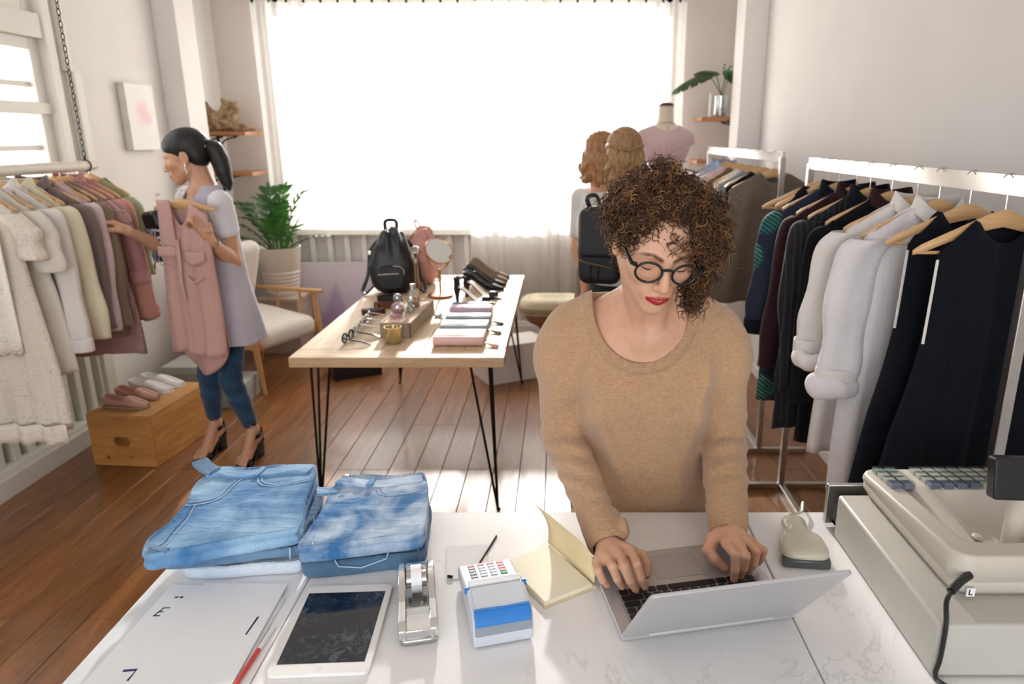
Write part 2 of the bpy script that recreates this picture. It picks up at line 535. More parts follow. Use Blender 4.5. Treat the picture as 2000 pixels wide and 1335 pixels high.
m = MB(); m.span(XL, XL+0.155, 5.17, 5.44, 0, ZC); struct('wall_pier_left', m, WALL, smooth=False, bevel=0.006)
m = MB(); m.span(XR-0.165, XR, 5.30, 5.56, 0, ZC); struct('wall_pier_right', m, WALL, smooth=False, bevel=0.006)

# slatted dado under the left window
def slat_run(name, mat, n0, n1, step, along, wall, top, base_mat):
    """rail, plinth and single slats; along 'y' on the left wall or 'x' on the back wall"""
    root = bpy.data.objects.new(name, None); COL.objects.link(root); root['kind'] = 'structure'
    def put(nm, a0, a1, d0, d1, z0, z1, mt=mat):
        m = MB()
        if along == 'y': m.span(wall+d0, wall+d1, a0, a1, z0, z1)
        else: m.span(a0, a1, wall-d1, wall-d0, z0, z1)
        return obj(nm, m, mt, root, smooth=False, bevel=0.003)
    put('top_rail', n0, n1, -0.095, 0.05, top-0.05, top)
    put('plinth', n0, n1, -0.095, 0.075, 0.0, 0.10, base_mat)
    put('plinth_lip', n0, n1, -0.095, 0.05, 0.10, 0.125, base_mat)
    put('back_board', n0, n1, -0.098, -0.06, 0.12, top-0.05)
    a = n0 + 0.02; i = 0
    while a < n1 - 0.04:
        w = 0.042
        put('slat', a, a+w, -0.06, 0.012, 0.125, top-0.05)
        a += step; i += 1
    put('end_post', n1-0.09, n1, -0.06, 0.03, 0.125, top-0.05)
    return root
slat_run('wall_panel_left', SLATP, WL[0], WL[1], 0.105, 'y', XL, 0.94, TRIM)
BACKP = plain('back_panel_paint', '#F1EEE9', 0.55, var=0.02, scale=4)
slat_run('wall_panel_back', BACKP, WB[0], WB[1], 0.145, 'x', YB, 0.93, BACKP)
m = MB()
for a in ((YF, WL[0]), (WL[1], 5.17), (5.44, YB)): m.span(XL, XL+0.018, a[0], a[1], 0, 0.09)
struct('baseboard_left', m, TRIM, smooth=False, bevel=0.003)
m = MB(); m.span(XR-0.015, XR, YF, 5.30, 0, 0.07); m.span(XR-0.015, XR, 5.56, YB, 0, 0.07); struct('baseboard_right', m, WALL, smooth=False, bevel=0.003)
m = MB(); m.span(XL+0.01, WB[0], YB-0.018, YB, 0, 0.09); m.span(WB[1], XR-0.01, YB-0.018, YB, 0, 0.09); struct('baseboard_back', m, TRIM, smooth=False, bevel=0.003)
# boxed cable trunking beside the left window
m = MB(); m.span(XL, XL+0.035, 4.15, 4.20, 2.02, ZC); m.span(XL, XL+0.05, 4.17, 4.235, 0.94, 2.02); struct('trim_1', m, TRIM, smooth=False, bevel=0.003)

# left window
w1 = bpy.data.objects.new('window_1', None); COL.objects.link(w1); w1['kind'] = 'structure'
def bar(nm, y0, y1, z0, z1, x0=XL-0.12, x1=XL-0.02, par=w1, mt=TRIM):
    m = MB(); m.span(x0, x1, y0, y1, z0, z1); return obj(nm, m, mt, par, smooth=False, bevel=0.004)
y0, y1, z0, z1 = WL
bar('jamb', y1-0.07, y1, z0, z1, XL-0.16, XL+0.025); bar('jamb', y0, y0+0.07, z0, z1, XL-0.16, XL+0.025)
bar('head', y0, y1, z1-0.07, z1, XL-0.16, XL+0.025); bar('window_sill', y0, y1, z0, z0+0.04, XL-0.16, XL+0.05)
bar('transom', y0+0.07, y1-0.07, 2.17, 2.29, XL-0.16, XL+0.015)
for (ya, yb) in ((y0+0.07, 3.19), (3.19, y1-0.07)):
    for (za, zb) in ((z0+0.04, 2.17), (2.29, z1-0.07)):
        s = bar('sash', ya, ya+0.06, za, zb)
        bar('sash_stile', yb-0.075, yb, za, zb, par=s)
        bar('sash_rail', ya+0.06, yb-0.075, zb-0.06, zb, par=s); bar('sash_rail', ya+0.06, yb-0.075, za, za+0.06, par=s)
        if zb < 2.2:
            bar('lock_rail', ya, yb, 1.79, 1.85, XL-0.12, XL-0.005, par=s)
            for zz in (1.94, 1.62, 1.46, 1.30): bar('glazing_bar', ya+0.06, yb-0.075, zz-0.014, zz+0.014, XL-0.10, XL-0.05, par=s)
        m = MB(); m.span(XL-0.078, XL-0.074, ya+0.06, yb-0.075, za+0.06, zb-0.06); obj('pane', m, GLASS, s, smooth=False)
# back window
w2 = bpy.data.objects.new('window_2', None); COL.objects.link(w2); w2['kind'] = 'structure'
def bar2(nm, x0, x1, z0, z1, y0=YB+0.10, y1=YB+0.18, par=w2, mt=TRIM):
    m = MB(); m.span(x0, x1, y0, y1, z0, z1); return obj(nm, m, mt, par, smooth=False, bevel=0.004)
x0, x1, z0, z1 = WB
bar2('jamb', x0, x0+0.06, z0, z1); bar2('jamb', x1-0.06, x1, z0, z1); bar2('head', x0, x1, z1-0.06, z1); bar2('window_sill', x0, x1, z0, z0+0.06)
xs = [x0+0.06, -1.27, -0.55, -0.10, x1-0.06]
for i in range(1, 4): bar2('mullion', xs[i]-0.03, xs[i]+0.03, z0+0.06, z1-0.06)
for i in range(4):
    a, b = xs[i]+(0.03 if i else 0), xs[i+1]-(0.03 if i < 3 else 0)
    m = MB(); m.span(a, b, YB+0.138, YB+0.142, z0+0.06, z1-0.06); obj('pane', m, GLASS, w2, smooth=False)
# front window behind the till
w3 = bpy.data.objects.new('window_3', None); COL.objects.link(w3); w3['kind'] = 'structure'
m = MB(); x0, x1, z0, z1 = WF
for a in ((x0, x0+0.06, z0, z1), (x1-0.06, x1, z0, z1), (x0, x1, z0, z0+0.06), (x0, x1, z1-0.06, z1), (-0.63, -0.57, z0, z1)): m.span(a[0], a[1], YF-0.14, YF-0.06, a[2], a[3])
obj('window_frame', m, TRIM, w3, smooth=False)
for a, b in ((x0+0.06, -0.63), (-0.57, x1-0.06)):
    m = MB(); m.span(a, b, YF-0.102, YF-0.098, z0+0.06, z1-0.06); obj('pane', m, GLASS, w3, smooth=False)

# curtains
def curtain(xa, xb, zt, zb, yy, waves, amp, label, seed):
    r = random.Random(seed); ph = r.random()*6
    def fn(u, v):
        x = lerp(xa, xb, u); z = lerp(zt, zb, v)
        a = amp*(0.55+0.6*v)
        y = yy + a*math.sin(u*waves*2*PI + ph + 0.5*math.sin(v*3+ph)) + 0.35*a*math.sin(u*waves*5.3*PI + ph*2)
        return (x + 0.25*a*math.cos(u*waves*2*PI+ph), y, z + 0.006*math.sin(u*waves*4*PI))
    m = MB(); m.grid(fn, max(30, int(waves*14)), 16)
    o = obj('sheer_curtain', m, SHEER, angle=180); return tag(o, label, 'curtain', 'sheer curtains over the back window')
curtain(-2.36, -1.93, 2.66, 0.955, 5.90, 4, 0.022, 'narrow end sheer white curtain beside the wall shelves', 1)
curtain(-1.98, -0.66, 2.66, 0.945, 5.93, 10, 0.020, 'wide sheer white curtain behind the black backpack', 2)
curtain(-0.73, -0.08, 2.66, 0.30, 5.87, 5, 0.020, 'long sheer white curtain behind the tilted round mirror', 3)
curtain(-0.14, 0.98, 2.66, 0.25, 5.91, 9, 0.026, 'long sheer white curtain behind the dress form', 4)
t = thing('curtain_rod', 'metal curtain rod with ring clips above the back window', 'rod', (0, 0, 0))
m = MB(); m.tube([(-2.45, 5.90, 2.735), (1.08, 5.90, 2.735)], 0.011, 10); obj('rod', m, STEEL, t)
for i in range(26):
    x = -2.33 + i*0.13
    m = MB(); m.tube([(x + 0.004*math.sin(q), 5.90 + 0.022*math.cos(q), 2.722 + 0.022*math.sin(q)) for q in [2*PI*j/12 for j in range(12)]], 0.0025, 5, close=True)
    rg = obj('ring', m, BLACKM, t); m = MB(); m.span(x-0.008, x+0.008, 5.892, 5.908, 2.652, 2.705); obj('clip', m, BLACKM, rg, smooth=False)
# ---------------------------------------------------------------- counter
def marble():
    t = NT('white_marble'); v = t.coord('Object')
    w = t.noise(v, 2.2, 8, 0.62, 1.6)
    vein = t.ramp(t.math('ABSOLUTE', t.math('SUBTRACT', w, 0.5)), [(0.0, (1,1,1)), (0.012, (0,0,0))])
    mask = t.ramp(t.noise(v, 3.0, 3), [(0.54, (0,0,0)), (0.66, (1,1,1))])
    soft = t.ramp(t.noise(v, 5, 6, 0.6), [(0.3, srgb('#EFEDEC')), (0.7, srgb('#F6F5F4'))])
    c = t.mix(t.math('MULTIPLY', t.math('MULTIPLY', vein, mask), 0.30), soft, srgb('#9A9896'))
    t.col(c); t.set(Roughness=0.16); t.b.inputs['Specular IOR Level'].default_value = 0.5
    return t.m
MARBLE = marble()
CZ = 0.81
top = thing('marble_worktop', 'white veined marble worktop carrying the jeans and the laptop', 'worktop', (0, 1.1, CZ-0.03))
for xa, xb in ((-0.824, -0.5135), (-0.5115, 0.4395), (0.4415, 1.39)):
    m = MB(); m.span(xa, xb, 0.62-1.1, 1.535-1.1, 0, 0.03); obj('marble_slab', m, MARBLE, top, smooth=False, bevel=0.003)
cab = thing('counter_cabinet', 'white painted cabinet under the marble counter top', 'cabinet', (0, 1.1, 0))
m = MB(); m.span(-0.80, 1.38, 0.66-1.1, 1.50-1.1, 0.06, CZ-0.03); obj('body', m, WHITE, cab, smooth=False, bevel=0.003)
m = MB(); m.span(-0.77, 1.36, 0.70-1.1, 1.46-1.1, 0.0, 0.06); obj('plinth', m, BLACKP, cab, smooth=False)
for i in range(3):
    xa = -0.79 + i*0.725
    m = MB(); m.span(xa, xa+0.715, 1.50-1.1, 1.515-1.1, 0.08, CZ-0.05); d = obj('door', m, WHITE, cab, smooth=False, bevel=0.003)
    m = MB(); m.tube([(xa+0.60, 0.425, 0.55), (xa+0.60, 0.44, 0.55), (xa+0.60, 0.44, 0.65), (xa+0.60, 0.425, 0.65)], 0.005, 8); obj('handle', m, STEEL, d)

# ---- folded jeans
def denim(name, base, fade, amount=0.5, fscale=5):
    t = NT(name); v = t.coord('Object')
    f = t.ramp(t.noise(v, fscale, 4, 0.55, 0.4), [(0.46-0.1*amount, (0,0,0)), (0.72-0.12*amount, (1,1,1))])
    c = t.mix(f, srgb(base), srgb(fade))
    tw = t.wave(t.coord('Object', rot=(0.3, 0.2, 0.7)), 110, 2.0, 'X'); slub = t.noise(t.coord('Object', (1, 10, 10)), 60, 2)
    c = t.mix(t.math('MULTIPLY', t.math('ADD', tw, slub), 0.16), c, tuple(min(1, x*1.5+0.04) for x in srgb(base)))
    t.col(c); t.set(Roughness=0.9, Sheen_Weight=0.2); t.b.inputs['Specular IOR Level'].default_value = 0.15
    t.bump(t.math('ADD', t.math('MULTIPLY', tw, 0.25), t.math('ADD', t.noise(v, 40, 3), t.math('MULTIPLY', t.noise(t.coord('Object', (0.5, 2.2, 1)), 22, 4, 0.5, 0.8), 3.0))), 0.6, 0.004)
    return t.m
DN1 = denim('denim_faded_blue', '#3F76A8', '#A9CDE6', 0.45)
DN2 = denim('denim_mid_blue', '#4B6F93', '#7E9EBD', 0.3)
DN3 = denim('denim_pale_blue', '#B4C4DA', '#DCE4EE', 0.7)
DN4 = denim('denim_worn_blue', '#3670A5', '#D3E2EE', 0.6, 9)
DN5 = denim('denim_dark_blue', '#456684', '#5B7C99', 0.2)
STITCH = plain('pale_thread', '#A9C2D8', 0.8)
def outline_pts(poly, n):
    P = [Vector((x, y, 0)) for x, y in poly]; m = len(P); out = []
    for i in range(n):
        t = i/n*m; k = int(t) % m; f = t - int(t)
        p0, p1, p2, p3 = P[(k-1) % m], P[k], P[(k+1) % m], P[(k+2) % m]
        c = 0.35
        out.append(p1 + ((p2-p0)*c*f + (3*p2-3*p1-2*c*(p2-p0)-c*(p3-p1))*f*f*1 + (2*p1-2*p2+c*(p2-p0)+c*(p3-p1))*f**3))
    return out
def folded(poly, z0, z1, tilt=0.0, seed=0, layers=2):
    """stack of folded layers following an outline; returns MB and a height function"""
    O = outline_pts(poly, 96); c = sum(O, Vector())/len(O); h = z1 - z0
    ymin = min(p.y for p in O); ymax = max(p.y for p in O)
    def hz(x, y):
        p = np.array([[x, y, seed*3.0]])
        return (-0.0070 + 0.0055*float(vnoise(p*np.array([0.55, 2.1, 1]), 60, seed)[0]) + 0.0016*float(vnoise(p, 130, seed+5)[0]) + tilt*(y-ymin)/(ymax-ymin))
    rings = []
    def ring(s, z, wob=0.0, surf=False):
        r = []
        for i, p in enumerate(O):
            d = p - c
            w = 1 + wob*math.sin(i*0.9+seed) + wob*0.6*math.sin(i*2.3+seed*2)
            q = c + d*s*w
            zz = z + tilt*(q.y-ymin)/(ymax-ymin)*(z-z0)/h + (hz(q.x, q.y) - tilt*(q.y-ymin)/(ymax-ymin) if surf else 0)
            r.append((q.x, q.y, max(zz, z0)))
        return r
    rings.append(ring(0.6, z0)); rings.append(ring(0.95, z0))
    for L in range(layers):
        a = z0 + h*L/layers; b = z0 + h*(L+1)/layers; wob = 0.006
        for f, s in ((0.08, 0.975), (0.3, 0.998), (0.6, 1.0), (0.88, 0.988)):
            rings.append(ring(s, a + (b-a)*f, wob))
        if L < layers-1: rings.append(ring(0.962, b, wob))
    for s in (0.965, 0.93, 0.86, 0.76, 0.64, 0.5, 0.35, 0.18, 0.03): rings.append(ring(s, z1, 0, True))
    m = MB(); m.loft(rings); return m, (lambda x, y: z1 + hz(x, y))
def on_top(hf, pts, lift=0.002): return [(x, y, hf(x, y)+lift) for x, y in pts]
def flat_path(pts, n=24): return [(p.x, p.y) for p in spline([(x, y, 0) for x, y in pts], n)]
def ribbon(hf, pts, w, th=0.003, lift=0.0015, n=24):
    """cloth strip following a path on a surface"""
    P = flat_path(pts, n); m = MB(); rings = []
    for i, (x, y) in enumerate(P):
        a = P[max(i-1, 0)]; b = P[min(i+1, n-1)]; t = Vector((b[0]-a[0], b[1]-a[1])).normalized(); nx, ny = -t.y, t.x
        z = hf(x, y) + lift
        rings.append([(x+nx*w/2, y+ny*w/2, z-th), (x+nx*w/2, y+ny*w/2, z+th*0.8), (x, y, z+th), (x-nx*w/2, y-ny*w/2, z+th*0.8), (x-nx*w/2, y-ny*w/2, z-th)])
    m.loft(rings); return m
def seam(hf, pts, r=0.0011, n=24, lift=0.0012):
    m = MB(); m.tube(on_top(hf, flat_path(pts, n), lift), r, 5); return m
GJ = 'folded jeans on the counter'
# left stack, bottom to top
a = thing('folded_jeans', 'very pale blue folded jeans, bottom of the taller stack on the counter', 'jeans', (-0.65, 1.4, CZ), group=GJ, room=True)
mm, hf = folded([(-0.765, 1.262), (-0.69, 1.258), (-0.60, 1.272), (-0.530, 1.285), (-0.548, 1.40), (-0.565, 1.52), (-0.66, 1.53), (-0.78, 1.52), (-0.80, 1.42), (-0.79, 1.32)], CZ+0.001, CZ+0.038, 0, 3, 1)
body = obj('body', mm, DN3, a, angle=180)
m = MB(); m.tube([(-0.536, 1.288, CZ+0.036), (-0.532, 1.284, CZ+0.02), (-0.536, 1.288, CZ+0.006)], 0.0025, 6); obj('side_seam', m, DN2, a)
a = thing('folded_jeans', 'mid blue folded jeans, middle of the taller stack on the counter', 'jeans', (-0.65, 1.4, CZ+0.038), group=GJ, room=True)
mm, hf = folded([(-0.785, 1.235), (-0.69, 1.248), (-0.60, 1.272), (-0.528, 1.292), (-0.540, 1.40), (-0.560, 1.52), (-0.66, 1.53), (-0.79, 1.52), (-0.81, 1.42), (-0.80, 1.30)], CZ+0.0385, CZ+0.067, 0, 7, 1)
obj('body', mm, DN2, a, angle=180)
m = MB(); m.tube([(-0.548, 1.275, CZ+0.066), (-0.546, 1.268, CZ+0.053), (-0.550, 1.275, CZ+0.041)], 0.002, 6); obj('side_seam', m, STITCH, a)
a = thing('folded_jeans', 'faded blue folded jeans with fly seam, top of the taller stack', 'jeans', (-0.65, 1.4, CZ+0.068), group=GJ, room=True)
mm, hf = folded([(-0.795, 1.192), (-0.77, 1.190), (-0.68, 1.226), (-0.60, 1.255), (-0.530, 1.285), (-0.545, 1.36), (-0.562, 1.45), (-0.578, 1.545), (-0.66, 1.55), (-0.74, 1.535), (-0.80, 1.54), (-0.825, 1.47), (-0.805, 1.38), (-0.80, 1.30), (-0.812, 1.24)], CZ+0.0675, CZ+0.110, 0.012, 11, 2)
obj('body', mm, DN1, a, angle=180)
obj('waistband', ribbon(hf, [(-0.822, 1.508), (-0.79, 1.518), (-0.75, 1.503), (-0.71, 1.512), (-0.63, 1.53), (-0.585, 1.525)], 0.034, 0.004), DN1, a)
wb = obj('flap_end', ribbon(lambda x, y: CZ+0.118+0.25*max(0, -0.80-x), [(-0.80, 1.505), (-0.825, 1.515), (-0.848, 1.535)], 0.036, 0.004, 0.004, 8), DN2, a)
obj('belt_loop', ribbon(hf, [(-0.702, 1.492), (-0.697, 1.532)], 0.012, 0.003, 0.006, 8), DN1, a)
obj('pocket_seam', seam(hf, [(-0.695, 1.492), (-0.68, 1.462), (-0.64, 1.452), (-0.60, 1.462), (-0.57, 1.475)]), STITCH, a)
obj('pocket_seam', seam(hf, [(-0.687, 1.492), (-0.674, 1.470), (-0.64, 1.460), (-0.60, 1.470), (-0.572, 1.482)]), STITCH, a)
obj('fly_seam', seam(hf, [(-0.738, 1.495), (-0.745, 1.44), (-0.757, 1.40), (-0.785, 1.382), (-0.80, 1.38)]), STITCH, a)
obj('fly_seam', seam(hf, [(-0.728, 1.495), (-0.735, 1.44), (-0.750, 1.39), (-0.785, 1.368), (-0.80, 1.368)]), STITCH, a)
obj('inseam', seam(hf, [(-0.788, 1.37), (-0.780, 1.31), (-0.778, 1.25), (-0.780, 1.205)], 0.0022), DN1, a)
obj('inseam', seam(hf, [(-0.780, 1.37), (-0.771, 1.31), (-0.768, 1.25), (-0.766, 1.205)]), STITCH, a)
obj('hem_band', ribbon(hf, [(-0.79, 1.215), (-0.77, 1.205), (-0.752, 1.202)], 0.012, 0.003), DN2, a)
# right stack
a = thing('folded_jeans', 'dark blue folded jeans showing a back pocket, bottom of the shorter stack', 'jeans', (-0.41, 1.4, CZ), group=GJ, room=True)
mm, hf = folded([(-0.520, 1.262), (-0.44, 1.270), (-0.36, 1.288), (-0.284, 1.304), (-0.290, 1.40), (-0.305, 1.50), (-0.40, 1.51), (-0.50, 1.505), (-0.515, 1.42), (-0.518, 1.33)], CZ+0.001, CZ+0.047, 0, 17, 1)
obj('body', mm, DN5, a, angle=180)
pk = [(-0.455, 1.2645, CZ+0.044), (-0.449, 1.2635, CZ+0.030), (-0.405, 1.2725, CZ+0.021), (-0.356, 1.287, CZ+0.033), (-0.353, 1.2895, CZ+0.045)]
m = MB(); m.tube(pk, 0.0018, 5); obj('back_pocket', m, STITCH, a)
m = MB(); m.tube([(-0.294, 1.303, CZ+0.046), (-0.290, 1.301, CZ+0.025), (-0.293, 1.303, CZ+0.004)], 0.002, 6); obj('side_seam', m, DN2, a)
a = thing('folded_jeans', 'bleached worn blue folded jeans, top of the shorter stack', 'jeans', (-0.41, 1.4, CZ+0.047), group=GJ, room=True)
mm, hf = folded([(-0.521, 1.250), (-0.50, 1.246), (-0.42, 1.262), (-0.35, 1.280), (-0.283, 1.300), (-0.287, 1.39), (-0.298, 1.46), (-0.322, 1.545), (-0.40, 1.535), (-0.50, 1.54), (-0.522, 1.47), (-0.515, 1.38), (-0.518, 1.30)], CZ+0.0475, CZ+0.092, 0.010, 23, 2)
obj('body', mm, DN4, a, angle=180)
obj('waistband', ribbon(hf, [(-0.515, 1.507), (-0.47, 1.500), (-0.42, 1.500), (-0.37, 1.512), (-0.322, 1.522)], 0.034, 0.004), DN4, a)
obj('belt_loop', ribbon(hf, [(-0.437, 1.478), (-0.437, 1.520)], 0.013, 0.003, 0.006, 8), DN1, a)
obj('pocket_seam', seam(hf, [(-0.420, 1.485), (-0.405, 1.450), (-0.37, 1.442), (-0.315, 1.462)]), STITCH, a)
obj('pocket_seam', seam(hf, [(-0.412, 1.485), (-0.398, 1.458), (-0.37, 1.450), (-0.315, 1.470)]), STITCH, a)
obj('hem_seam', seam(hf, [(-0.500, 1.295), (-0.498, 1.27), (-0.492, 1.252)], 0.0016), STITCH, a)
m = MB(); m.lathe([(0.0, 0.0), (0.007, 0.0), (0.007, 0.002), (0.004, 0.003), (0.0, 0.003)], 14, (-0.497, 1.507, CZ+0.109)); obj('button', m, STEEL, a)
obj('flap_end', ribbon(lambda x, y: CZ+0.085+0.15*max(0, -0.51-x), [(-0.51, 1.475), (-0.53, 1.465), (-0.55, 1.46)], 0.03, 0.004, 0.004, 8), DN1, a)

# ---- papers
PAPER = plain('white_paper', '#F4F4F5', 0.7, var=0.01)
INK = plain('blue_ink', '#26305A', 0.8)
RED = plain('red_plastic', '#D6453A', 0.4)
GREYC = plain('grey_card', '#DDE0E2', 0.6)
def sheet(name, poly, z, th, label, mat=PAPER, grp='papers fanned on the counter', cat='paper'):
    m = MB(); cx = sum(p[0] for p in poly)/len(poly); cy = sum(p[1] for p in poly)/len(poly)
    m.prism([(x-cx, y-cy) for x, y in poly], 0, th)
    o = obj(name, m, mat, smooth=False, loc=(cx, cy, z), bevel=0.0004, seg=1); tag(o, label, cat, grp); return o
def mark(par, poly, z, mat=INK, nm='printed_mark'):
    m = MB(); m.prism([(x-par.location.x, y-par.location.y) for x, y in poly], 0, 0.0002, Matrix.Translation((0, 0, z-par.location.z))); return obj(nm, m, mat, par, smooth=False)
sheet('folder', [(-0.822, 0.70), (-0.53, 0.70), (-0.535, 1.20), (-0.775, 1.20), (-0.778, 1.217), (-0.815, 1.217)], CZ+0.0005, 0.003, 'pale grey card folder at the bottom of the paper pile', GREYC, cat='folder')
o = sheet('paper_sheet', [(-0.790, 0.72), (-0.54, 0.70), (-0.56, 1.225), (-0.778, 1.24)], CZ+0.0037, 0.0012, 'white printed sheet with the letter E on the paper pile')
z = CZ+0.0050
ex, ey = -0.763, 1.140
for x0_, y0_, x1_, y1_ in ((0, 0, 0.003, 0.026), (0, 0.023, 0.013, 0.026), (0, 0.0115, 0.010, 0.0145), (0, 0, 0.013, 0.003)):
    sk = 0.28; mark(o, [(ex+x0_+y0_*sk, ey+y0_), (ex+x1_+y0_*sk, ey+y0_), (ex+x1_+y1_*sk, ey+y1_), (ex+x0_+y1_*sk, ey+y1_)], z, nm='letter_stroke')
for poly in ([(-0.751, 1.195), (-0.744, 1.196), (-0.744, 1.200), (-0.751, 1.199)], [(-0.740, 1.194), (-0.734, 1.195), (-0.735, 1.200), (-0.741, 1.199)]): mark(o, poly, z)
for poly in ([(-0.735, 0.995), (-0.712, 0.998), (-0.712, 1.003), (-0.735, 1.001)], [(-0.716, 0.975), (-0.712, 0.975), (-0.710, 1.0), (-0.714, 1.0)]): mark(o, poly, z)
o = sheet('paper_sheet', [(-0.705, 0.70), (-0.528, 0.72), (-0.545, 1.238), (-0.715, 1.240)], CZ+0.0052, 0.0025, 'topmost blank white sheet on the paper pile')
mark(o, [(-0.566, 1.085), (-0.563, 1.085), (-0.560, 1.135), (-0.564, 1.135)], CZ+0.0078)
t = thing('red_pen', 'slim red pen lying along the edge of the papers', 'pen', (-0.533, 1.0, CZ+0.0045), group=None, room=True)
m = MB(); m.tube([(-0.534, 0.93, CZ+0.005), (-0.527, 1.05, CZ+0.005)], 0.0038, 10); obj('barrel', m, RED, t)
m = MB(); m.tube([(-0.527, 1.05, CZ+0.005), (-0.5235, 1.11, CZ+0.005)], 0.0042, 10); obj('cap', m, WHITE, t)
m = MB(); m.tube([(-0.534, 0.93, CZ+0.005), (-0.5346, 0.918, CZ+0.005)], [0.003, 0.0006], 8); obj('tip', m, STEEL, t)

# ---- tablet
def screenmat():
    t = NT('tablet_screen'); v = t.coord('Object')
    sm = t.ramp(t.noise(t.coord('Object', (1, 1, 1)), 38, 6, 0.72, 1.5), [(0.50, (0,0,0)), (0.78, (1,1,1))])
    zone = t.ramp(t.noise(v, 9, 2), [(0.4, (0,0,0)), (0.62, (1,1,1))])
    t.col(t.mix(t.math('MULTIPLY', t.math('MULTIPLY', sm, zone), 0.55), srgb('#101622'), srgb('#8FA3B5')))
    t.l(t.ramp(sm, [(0.0, (0.05,)*3), (1.0, (0.35,)*3)]), t.b.inputs['Roughness'])
    return t.m
t = thing('tablet', 'white tablet with a smudged dark screen lying on the counter', 'tablet', (-0.411, 1.110, CZ), math.radians(3))
m = MB(); m.prism(rrect(0.172, 0.246, 0.013, 5), 0.0005, 0.0085); obj('body', m, WHITE, t, bevel=0.0015)
m = MB(); m.prism([(-0.074, -0.098), (0.074, -0.098), (0.074, 0.098), (-0.074, 0.098)], 0.0084, 0.0088); obj('screen', m, screenmat(), t, smooth=False)
m = MB(); m.lathe([(0.0, 0.0083), (0.007, 0.0083), (0.007, 0.0088), (0.0, 0.0088)], 16, (0, -0.110, 0)); obj('home_button', m, GREYC, t)

# ---- tape dispenser
t = thing('tape_dispenser', 'silver desktop tape dispenser with a clear roll', 'tape dispenser', (-0.270, 1.167, CZ), math.radians(12))
m = MB(); m.prism(rrect(0.070, 0.205, 0.014, 5), 0.0008, 0.012); obj('foot', m, STEEL, t, bevel=0.003)
m = MB()
prof = [(-0.100, 0.012), (-0.100, 0.030), (-0.085, 0.040), (-0.02, 0.036), (0.0, 0.050), (0.05, 0.055), (0.092, 0.046), (0.100, 0.030), (0.100, 0.012)]
for xs_ in (-0.035, 0.021):
    vs = [(xs_, y, z) for y, z in prof] + [(xs_+0.014, y, z) for y, z in prof]; n = len(prof)
    m.add(vs, [tuple(range(n-1, -1, -1)), tuple(range(n, 2*n))] + [(i, (i+1) % n, n+(i+1) % n, n+i) for i in range(n)])
m.span(-0.022, 0.022, 0.085, 0.100, 0.012, 0.040); m.span(-0.022, 0.022, -0.100, -0.045, 0.012, 0.030)
obj('housing', m, CHROME, t, bevel=0.002)
Mx = Matrix.Rotation(PI/2, 4, 'Y')
m = MB(); m.lathe([(0.017, -0.010), (0.027, -0.010), (0.027, 0.010), (0.017, 0.010), (0.017, -0.010)], 28, (0, 0.038, 0.042), Mx, caps=False); obj('tape_roll', m, PAPER, t)
m = MB(); m.lathe([(0.0, -0.019), (0.016, -0.019), (0.016, 0.019), (0.0, 0.019)], 20, (0, 0.038, 0.042), Mx); obj('spool', m, STEEL, t)
m = MB(); m.span(-0.020, 0.020, -0.056, -0.050, 0.030, 0.041); bl = obj('cutter', m, STEEL, t, smooth=False)
m = MB()
for i in range(9): m.prism([(-0.020+i*0.0045, 0), (-0.0155+i*0.0045, 0), (-0.01775+i*0.0045, 0.003)], -0.053, -0.052, Matrix(((1,0,0,0),(0,0,1,0),(0,1,0,0.041),(0,0,0,1))))
obj('serration', m, STEEL, bl, smooth=False, kind='stuff')
m = MB(); m.add([(-0.010, 0.012, 0.045), (0.010, 0.012, 0.045), (0.010, -0.052, 0.042), (-0.010, -0.052, 0.042)], [(0,1,2,3)]); obj('tape_tail', m, GLASS, t, smooth=False, solid=0.0004)

# ---- card terminal
LGREY = plain('terminal_grey', '#C9CFD8', 0.4, var=0.02)
DGREY = plain('terminal_slate', '#8D97A3', 0.4, var=0.02)
BLUE = plain('terminal_blue', '#1E78C8', 0.35)
GREENP = plain('green_key', '#39A37B', 0.5)
PINKK = plain('pink_key', '#E3A5AC', 0.5)
t = thing('card_terminal', 'grey and blue card payment terminal with keypad and paper roll lid', 'card terminal', (-0.126, 1.170, CZ), math.radians(15)); t.scale = (1.08, 1.08, 1.0)
prof = [(-0.100, 0.004), (-0.104, 0.030), (-0.100, 0.058), (-0.092, 0.068), (-0.030, 0.076), (-0.012, 0.066), (0.030, 0.050), (0.095, 0.036), (0.102, 0.026), (0.100, 0.012), (0.02, 0.012), (-0.03, 0.004)]
def side_prism(m, prof, xa, xb):
    n = len(prof); vs = [(xa, y, z) for y, z in prof] + [(xb, y, z) for y, z in prof]
    return m.add(vs, [tuple(range(n-1, -1, -1)), tuple(range(n, 2*n))] + [(i, (i+1) % n, n+(i+1) % n, n+i) for i in range(n)])
m = MB(); side_prism(m, prof, -0.050, 0.050); obj('body', m, LGREY, t, bevel=0.004, seg=3)
m = MB(); side_prism(m, [(-0.1055, 0.030), (-0.103, 0.060), (-0.093, 0.0705), (-0.090, 0.064), (-0.097, 0.030)], -0.047, 0.047); obj('printer_face', m, DGREY, t, bevel=0.002)
m = MB(); side_prism(m, [(-0.1065, 0.050), (-0.103, 0.061), (-0.093, 0.0725), (-0.085, 0.0735), (-0.085, 0.066), (-0.098, 0.050)], -0.046, 0.046); obj('blue_band', m, BLUE, t, bevel=0.0015)
m = MB(); side_prism(m, [(-0.086, 0.071), (-0.035, 0.0785), (-0.035, 0.074), (-0.086, 0.066)], -0.043, 0.043); obj('printer_lid', m, LGREY, t, bevel=0.001)
m = MB(); m.tube([(-0.044, -0.018, 0.0735), (0.044, -0.018, 0.0735)], 0.0075, 12); obj('paper_bar', m, PAPER, t)
